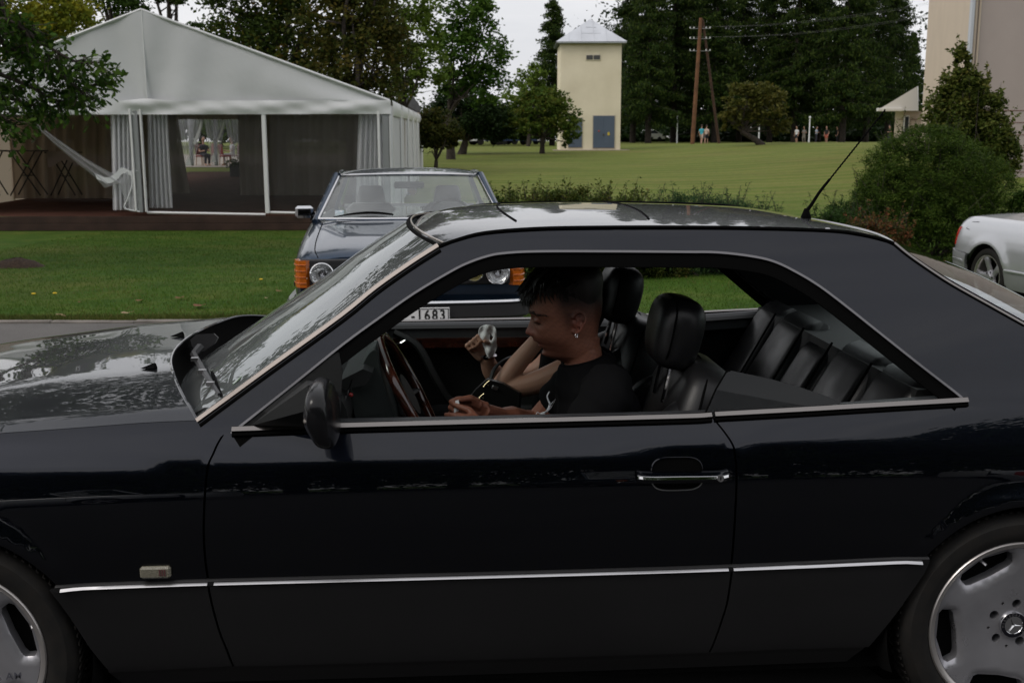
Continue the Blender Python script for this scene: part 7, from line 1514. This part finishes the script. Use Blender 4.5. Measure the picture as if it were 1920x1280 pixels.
# screen, roof, pillars
zb = lambda y: float(top(y))
def scp(s, q): return V(q*(.775-.150*s), 1.30+.62*s-.05*(1-q*q)+.03*q*q, 1.010+.345*s+.012*(1-q*q)*s)
MB().grid(scp, np.linspace(0, 1, 10), np.linspace(-1, 1, 24)).build('windscreen', glassmat('old car glass', (.86, .90, .89), boost=1.05, haze=.09), SA, None, fix=False, **L_)
edge = [scp(0, q) for q in np.linspace(-1, 1, 20)]+[scp(s, 1) for s in np.linspace(.06, 1, 10)]+[scp(1, q) for q in np.linspace(.96, -1, 20)]+[scp(s, -1) for s in np.linspace(.94, 0, 10)]
MB().tube([p+V(0, -.008, .004) for p in edge+[edge[0]]], .0125, 6).build('windscreen_chrome', CHROME, SA, **L_)
def rfp(s, q):
    y = 1.93+1.42*s+(-.05*(1-q*q) if s < .1 else 0); a = abs(q); return V(q*(.635-.01*s), y, 1.368+.030*math.sin(min(1, s*1.25+.12)*math.pi*.62)*(1-a**2.6)+.024*math.sin(min(1, s+.1)*math.pi)*1-.030*s*s-.012*a**8)
MB().grid(rfp, np.linspace(0, 1, 20), np.linspace(-1, 1, 26)).build('roof', NAVY, SA, None, fix=False, **L_); MB().grid(lambda s, q: rfp(s, q*.97)-V(0, 0, .03), np.linspace(0, 1, 8), np.linspace(-1, 1, 10)).build('headlining', mat('grey headlining', (.10, .10, .10), .9), SA, None, fix=False, **L_)
def rwp(s, q): return V(q*(.61+.13*s), 3.36+.50*s+.06*(1-q*q), 1.365-.355*s)
MB().grid(rwp, np.linspace(0, 1, 8), np.linspace(-1, 1, 16)).build('rear_window', MATS['old car glass'], SA, None, fix=False, **L_)
for sx in (-1, 1):
    MB().tube([V(sx*.80, 1.32, .985), V(sx*.652, 1.95, 1.365)], [.034, .030], 8).build('front_pillar', NAVY, SA, **L_)
    MB().tube([rfp(s, sx) for s in np.linspace(0, 1, 14)], .024, 8).build('roof_rail', NAVY, SA, **L_); MB().tube([rfp(s, sx)+V(sx*.02, 0, .006) for s in np.linspace(0, 1, 14)], .006, 5).build('rain_gutter', CHROME, SA, **L_)
    MB().loft([[V(sx*.635, 3.30, 1.36), V(sx*.80, 3.62, .97), V(sx*.78, 4.0, .965), V(sx*.62, 3.42, 1.36)], [V(sx*.60, 3.30, 1.35), V(sx*.76, 3.62, .96), V(sx*.74, 4.0, .955), V(sx*.59, 3.42, 1.35)]]).build('rear_pillar', NAVY, SA, 30, **L_)
    MB().tube([V(sx*.845, y, zb(y)+.004) for y in np.linspace(1.4, 3.7, 12)], .008, 6).build('waist_chrome', CHROME, SA, **L_)
    MB().tube([V(sx*.897*float(hw(y))/.893, y, .60) for y in np.linspace(.2, 4.4, 20)], [(.010, .02)]*20, 6).build('side_rub_strip', RUB, SA, **L_)
    for y in (.93, 3.64):
        MB().lathe([(.0, 0), (.19, .0), (.2, -.01), (.30, -.012), (.318, .02), (.318, .17), (.28, .18)], (0, 0, 0), 'x', 28)
        w_ = MB().lathe([(.19, .0), (.23, .02), (.30, .012), (.316, -.02), (.316, -.17), (.28, -.19), (0, -.19)], (0, y, .316), 'x', 30); w_.v = [(sx*(.862+a), b_, c) for a, b_, c in w_.v]; wo = w_.build('tyre', TYRE, SA, **L_)
        h_ = MB().lathe([(.0, .012), (.10, .010), (.18, -.004), (.195, -.02)], (0, y, .316), 'x', 28); h_.v = [(sx*(.865+a), b_, c) for a, b_, c in h_.v]; h_.build('wheel_disc', ALLOY, wo, **L_)
        ar = MB().lathe([(.335, .002), (.37, .004), (.37, -.03)], (0, y, .316), 'x', 30, 0, math.pi); ar.v = [(sx*(.893+a), b_, c) for a, b_, c in ar.v]; ar.build('arch_lip', NAVY, SA, **L_)
        dk = MB().lathe([(.0, .0015), (.337, .0015)], (0, y, .316), 'x', 30, -.3, math.pi+.3); dk.v = [(sx*(.8935+a), b_, c) for a, b_, c in dk.v]; dk.build('wheel_arch', DEEP, SA, **L_)
# mirror on the picture's left
MB().loft([[V(-.80, 1.46, 1.02), V(-.80, 1.50, 1.05), V(-.80, 1.50, .99)], [V(-.86, 1.45, 1.06), V(-.86, 1.52, 1.08), V(-.86, 1.52, .99)]]).build('mirror_foot', BLACK, SA, **L_)
MB().box((-.905, 1.46, 1.065), (.155, .07, .105), R=rotz(.12), b=.022).build('door_mirror', CHROME, SA, **L_); MB().box((-.905, 1.425, 1.065), (.10, .01, .03), R=rotz(.12), b=.004).build('mirror_crease', BLACK, SA, **L_)
for x0, x1, zz in ((-.64, -.14, 0), (-.02, .46, 0)):
    P = [scp(.02+.09*math.sin(t*2.6)*1.0, x0/.77+(x1-x0)/.77*t)+V(0, -.022, .014) for t in np.linspace(0, 1, 12)]; MB().tube(P, np.interp(np.linspace(0, 1, 12), [0, .5, 1], [.005, .013, .009]), 6).build('wiper', BLACK, SA, **L_)
# cabin
MB().box((0, 2.5, .60), (1.60, 2.3, .30)).build('cabin_floor', CARPET, SA, **L_); MB().loft([[V(x, 1.42, .96), V(x, 1.62, 1.02), V(x, 1.80, 1.00), V(x, 1.82, .80)] for x in (-.74, .74)], False, False).build('dashboard', PLASTIC, SA, None, fix=False, **L_)
for x in (-.37, .37):
    rg_ = [[V(x+b_, 2.52+a+.22*t, .75+t) for a, b_ in rrect(0, 0, .06*s_, .25*s2, 5, .4)] for t, s_, s2 in ((0, 1, 1), (.15, 1, 1), (.28, .9, .92), (.32, .4, .7))]; MB().loft(rg_).build('seat_backrest', GREYCL, SA, 60, **L_)
    MB().tube([V(x-.25, 2.55, .80), V(x-.235, 2.57, 1.02), V(x-.17, 2.58, 1.075), V(x+.17, 2.58, 1.075), V(x+.235, 2.57, 1.02), V(x+.25, 2.55, .80)], .006, 5).build('seat_piping', mat('pale grey piping', (.42, .44, .46), .7), SA, **L_)
    hr3 = [[V(x+b_, 2.64+a, z) for a, b_ in rrect(0, 0, .05, w3, 5, .4)] for z, w3 in ((1.00, .135), (1.06, .142), (1.16, .128), (1.225, .112), (1.24, .09))]; MB().loft(hr3).build('headrest', GREYCL, SA, 60, **L_)
MB().loft([[V(x+0, 3.35+a, z) for a, z in ((0, .75), (.10, 1.0), (.16, 1.02), (.2, .75))] for x in (-.68, .68)]).build('rear_backrest', GREYCL, SA, 40, **L_)
for x in (-.35, .35): MB().tube([V(x-.28, 3.42, .9), V(x-.25, 3.44, 1.0), V(x+.25, 3.44, 1.0), V(x+.28, 3.42, .9)], .006, 5).build('rear_piping', MATS['pale grey piping'], SA, **L_)
MB().tube([V(.37+.19*math.cos(a), 1.98+.10*math.sin(a), .97+.165*math.sin(a)) for a in np.linspace(0, 2*math.pi, 30)], .012, 6).build('steering_wheel', PLASTIC, SA, **L_)
MB().box((0, 1.83, 1.275), (.27, .03, .062), b=.014).build('rear_view_mirror', PLASTIC, SA, **L_); MB().tube([V(0, 1.84, 1.30), V(0, 1.90, 1.35)], .008, 6).build('mirror_stalk', PLASTIC, SA, **L_)
MB().box((-.60, 1.385, 1.055), (.075, .004, .055), R=rotx(-.5), b=.001).build('toll_sticker', mat('white sticker', (.7, .72, .74), .5, var=(60, .3, (.3, .42, .5))), SA, **L_)
MB().lathe([(0, 0), (.05, 0), (.05, .004)], (.03, 3.40, 1.16), 'y', 20).build('round_sticker', mat('orange white sticker', (.65, .5, .4), .5, var=(14, .5, (.25, .4, .6))), SA, **L_)
ang = YAW-math.atan2(189, FPX); q = wp((771-960)/FPX*8.18*1.0, 8.10); SA.location = (q[0], q[1], -.095); SA.rotation_euler = (0, 0, -ang)
# ================================================================ silver roadster
SILV = mat('silver metallic car paint', (.52, .53, .55), .38, .55, spec=.5, coat=1.0, coat_r=.03, bump=(600, .01, .0005)); SILC = mat('silver grey lower cladding', (.34, .34, .36), .45, .4, coat=.5, coat_r=.15); TAILR = mat('red tail lamp ribbed', (.50, .02, .01), .15, spec=.6, bump=(40, .6, .01)); TONN = mat('dark brown grey soft cover', (.06, .05, .05), .8)
RO = thing('roadster', (0, 0, 0), 'silver open roadster parked at the right edge, tail lamp red', 'car')
_p2 = Pch([.14, .22, .30, .40, .50, .60, .70, .78, .84, .89, .92], [.10, .06, .035, .018, .010, .012, .028, .055, .095, .16, .24])
W2 = 1.81
def S2(x, z):
    x = np.asarray(x, float); z = np.asarray(z, float); y = _p2(z)+.42*np.clip((-.42-x)/.55, 0, 1.2)**2.6+.30*np.clip((x-2.9)/.6, 0, 1.2)**2.4
    for cx in (0, 2.515): r = np.hypot(x-cx, z-.31); y = y-.022*np.exp(-((r-.37)/.06)**2)*smooth(.30, .5, z)
    return y
def Sn2(x, z):
    e = 1e-3; dx = (S2(x+e, z)-S2(x-e, z))/(2*e); dz = (S2(x, z+e)-S2(x, z-e))/(2*e); n_ = np.stack([dx, -np.ones_like(dx), dz], -1); return n_/np.linalg.norm(n_, axis=-1)[..., None]
KW = dict(surf=S2, norm=Sn2, width=W2); arc2 = lambda cx, a0, a1: [(cx+.35*math.cos(a), .31+.35*math.sin(a)) for a in np.linspace(rad(a0), rad(a1), 20)]
dtop = Pch([-.95, -.80, -.4, .2, .8, 1.6, 2.2, 2.9, 3.4], [.84, .885, .915, .915, .905, .895, .885, .84, .72])
tp_ = [(x, float(dtop(x))) for x in np.linspace(-.90, 1.02, 22)]
qp = np.array(tp_+[(1.06, .80), (1.0, .60), (.98, .42), (.34, .42)]+arc2(0, 20, 140)+[(-.30, .53), (-.86, .56), (-.93, .70)])
door2 = np.array([(1.02+.01, .895)]+[(x, float(dtop(x))) for x in np.linspace(1.1, 2.05, 8)]+[(2.1, .42), (.99, .42), (1.01, .60), (1.067, .80)]); fend2 = np.array([(2.06, float(dtop(2.06)))]+[(x, float(dtop(x))) for x in np.linspace(2.2, 3.35, 10)]+[(3.42, .60), (3.40, .44)]+arc2(2.515, 25, 160)+[(2.11, .42)]); clad2 = np.array([(.34, .415), (2.18, .415), (2.17, .22), (.33, .22)]); bump2 = np.array([(-.305, .525), (-.86, .552), (-.96, .50), (-.97, .36), (-.80, .24), (-.36, .24), (-.34, .40)])
for sd in (0, 1):
    panel('quarter_panel', qp, SILV, RO, side=sd, step=.03, **KW); dd_ = panel('door', door2, SILV, RO, side=sd, step=.04, **KW); panel('front_fender', fend2, SILV, RO, side=sd, step=.04, **KW); panel('lower_cladding', clad2, SILC, RO, side=sd, step=.05, off=.012, **KW); panel('rear_bumper_corner', bump2, SILC, RO, side=sd, step=.03, off=.022, thick=.03, **KW)
    f = (lambda y: W2-y) if sd else (lambda y: y)
    tl = [(-.78, .80), (-.865, .78), (-.905, .64), (-.84, .60)]
    panel('tail_light', np.array([(-.575, .80), (-.70, .79), (-.76, .60), (-.625, .60), (-.605, .70)]), TAILR, RO, side=sd, step=.03, off=.008, **KW)
    band('bumper_strip', [(-.36, .445), (-.6, .452), (-.9, .46)], .035, SILV, RO, .03, sd, **KW); band('cladding_edge', [(.36, .42), (1.2, .42), (2.15, .42)], .022, SILV, RO, .018, sd, **KW)
    MB().box((1.22, f(float(S2(1.22, .73))-.012), .725), (.20, .03, .032), b=.012).build('door_handle', SILV, RO, **L_)
    band('fuel_flap_gap' if sd == 0 else 'body_gap', [(-.46, .795), (-.44, .86), (-.33, .865)], .005, BLACK, RO, .001, sd, **KW); band('fuel_flap_gap' if sd == 0 else 'body_gap', [(-.47, .79), (-.40, .778)], .006, BLACK, RO, .001, sd, **KW)
    for cx in (0, 2.515):
        def bl(mb, nm, m_, par=None, sharp=35):
            if sd: mb.v = [(a, W2-b_, z) for a, b_, z in mb.v]
            return mb.build(nm, m_, par or RO, sharp, **L_)
        y0 = .035; c = (cx, y0, .308); t_ = bl(MB().lathe([(.222, .012), (.235, .0), (.262, -.008), (.285, -.004), (.300, .012), (.307, .03), (.308, .10), (.306, .19), (.28, .22), (.23, .21)], c, 'y', 48), 'tyre', TYRE)
        bl(MB().lathe([(.233, .014), (.231, .002), (.222, .002), (.212, .016), (.206, .05), (.205, .16)], c, 'y', 48), 'rim_lip', LIP, t_); bl(MB().lathe([(0, .15), (.21, .15)], c, 'y', 24), 'brake_disc', DEEP, t_)
        sp_ = MB()
        for k in range(5):
            a = rad(90+72*k+14); d = V(math.cos(a), 0, math.sin(a)); n2 = V(-d[2], 0, d[0]); cc = V(*c)
            R_ = [[cc+d*r+n2*w3+V(0, y3, 0) for w3, y3 in ((-w_, .035+dy), (-w_*.85, .018+dy), (0, .010+dy), (w_*.85, .018+dy), (w_, .035+dy), (0, .06+dy))] for r, w_, dy in ((.03, .030, .030), (.08, .036, .022), (.14, .034, .008), (.205, .046, -.002), (.216, .052, .004))]; sp_.loft(R_)
        bl(sp_, 'spokes', ALLOY, t_, 45); bl(MB().lathe([(0, .022), (.03, .022), (.036, .028), (.075, .040), (.08, .06)], c, 'y', 28), 'hub', ALLOY, t_)
        for k in range(5): a = rad(90+72*k-22); bl(MB().lathe([(0, .030), (.010, .030), (.011, .045)], (cx+.052*math.cos(a), y0, .308+.052*math.sin(a)), 'y', 10), 'bolt', BLACK, t_)
        bl(MB().lathe([(.352, .03), (.36, .08), (.36, .36)], (cx, 0, .31), 'y', 30, -.3, math.pi+.3), 'wheel_arch_liner', DEEP); bl(MB().lathe([(0, .36), (.37, .36)], (cx, 0, .31), 'y', 24), 'wheel_arch_wall', DEEP)
def deck(s, q):
    x = -.90+1.75*s; z = float(dtop(x)); y = float(S2(x, z)); return V(x-.04*(1-q*q)*(1-s), W2/2+q*(W2/2-y-.002), z+.030*(1-abs(q)**2.2))
MB().grid(deck, np.linspace(0, 1, 20), np.linspace(-1, 1, 26)).build('boot_lid', SILV, RO, None, fix=False, **L_)
MB().loft([[p, p+V(-.03, 0, -.08), p+V(-.05, 0, -.28), p+V(-.07, 0, -.34), p+V(-.06, 0, -.60)] for p in [deck(0, q) for q in np.linspace(-1, 1, 24)]], False, False).build('tail_panel', SILV, RO, 50, fix=False, **L_)
MB().loft([[V(x, W2/2+q*(.60), float(dtop(x))+.020+h_*(1-q*q)) for q in np.linspace(-1, 1, 14)] for x, h_ in ((.20, .022), (.26, .045), (.9, .05), (1.0, .03))], False, False).build('soft_top_cover', TONN, RO, 60, fix=False, **L_)
MB().tube([V(x, W2/2-.60-.012, float(dtop(x))+.024) for x in np.linspace(.20, 1.0, 8)], .012, 6).build('cover_edge', SILV, RO, **L_)
def hood2(s, q):
    x = 2.06+1.36*s; z = float(dtop(x)); y = float(S2(x, z)); return V(x+.10*(1-q*q)*s, W2/2+q*(W2/2-y-.002), z+.045*(1-abs(q)**2.2))
MB().grid(hood2, np.linspace(0, 1, 14), np.linspace(-1, 1, 20)).build('hood', SILV, RO, None, fix=False, **L_)
MB().loft([[p, p+V(.03, 0, -.10), p+V(.05, 0, -.30), p+V(.02, 0, -.45)] for p in [hood2(1, q) for q in np.linspace(-1, 1, 20)]], False, False).build('nose_panel', SILV, RO, 50, fix=False, **L_)
MB().grid(lambda s, q: V(2.05-.45*s+.10*(1-q*q), W2/2+q*(.70-.12*s), .90+.36*s), np.linspace(0, 1, 8), np.linspace(-1, 1, 14)).build('windscreen', GLASS, RO, None, fix=False, **L_); MB().tube([V(2.05-.45*s, W2/2-(.70-.12*s), .90+.36*s) for s in (0, .5, 1)]+[V(1.60+.10*(1-q*q), W2/2+q*.58, 1.26) for q in np.linspace(-.9, .9, 8)]+[V(2.05-.45*s, W2/2+(.70-.12*s), .90+.36*s) for s in (1, .5, 0)], .02, 8).build('windscreen_frame', SILV, RO, **L_)
for y in (.50, 1.31): MB().loft([[V(1.05+.12*t+a, y+b_, .55+t) for a, b_ in rrect(0, 0, .07, .24*s_, 5, .4)] for t, s_ in ((0, 1), (.3, 1), (.45, .8), (.52, .5))]).build('seat', LEATHER, RO, 60, **L_)
MB().box((1.3, W2/2, .30), (2.2, 1.5, .30)).build('floor', DEEP, RO, **L_)
hd_ = .17*HR-.985*HF; RO.rotation_euler = (0, 0, math.atan2(hd_[1], hd_[0]))
hub = dp(1849, 519, 11.55); ez = RO.rotation_euler[2]; q = hub-rotz(ez)@V(0, .035, 0); RO.location = (q[0], q[1], hub[2]-.308)
# ================================================================ cars on the camera's side, seen mirrored in the coupe's flank
def place_copy(src, a, D, rz, label):
    c = copy_tree(src); q = wp(a, D); c.location = (q[0], q[1], 0); c.rotation_euler = (0, 0, rz); c['label'] = label; return c
place_copy(RO, -5.2, -9.0, .3, 'silver roadster on the camera side, mirrored faintly in the front fender'); place_copy(SA, 3.6, -8.6, 2.9, 'dark navy coupe on the camera side, mirrored faintly in the door'); place_copy(RO, 8.8, -9.5, -.1, 'silver roadster on the camera side, mirrored faintly in the rear quarter')
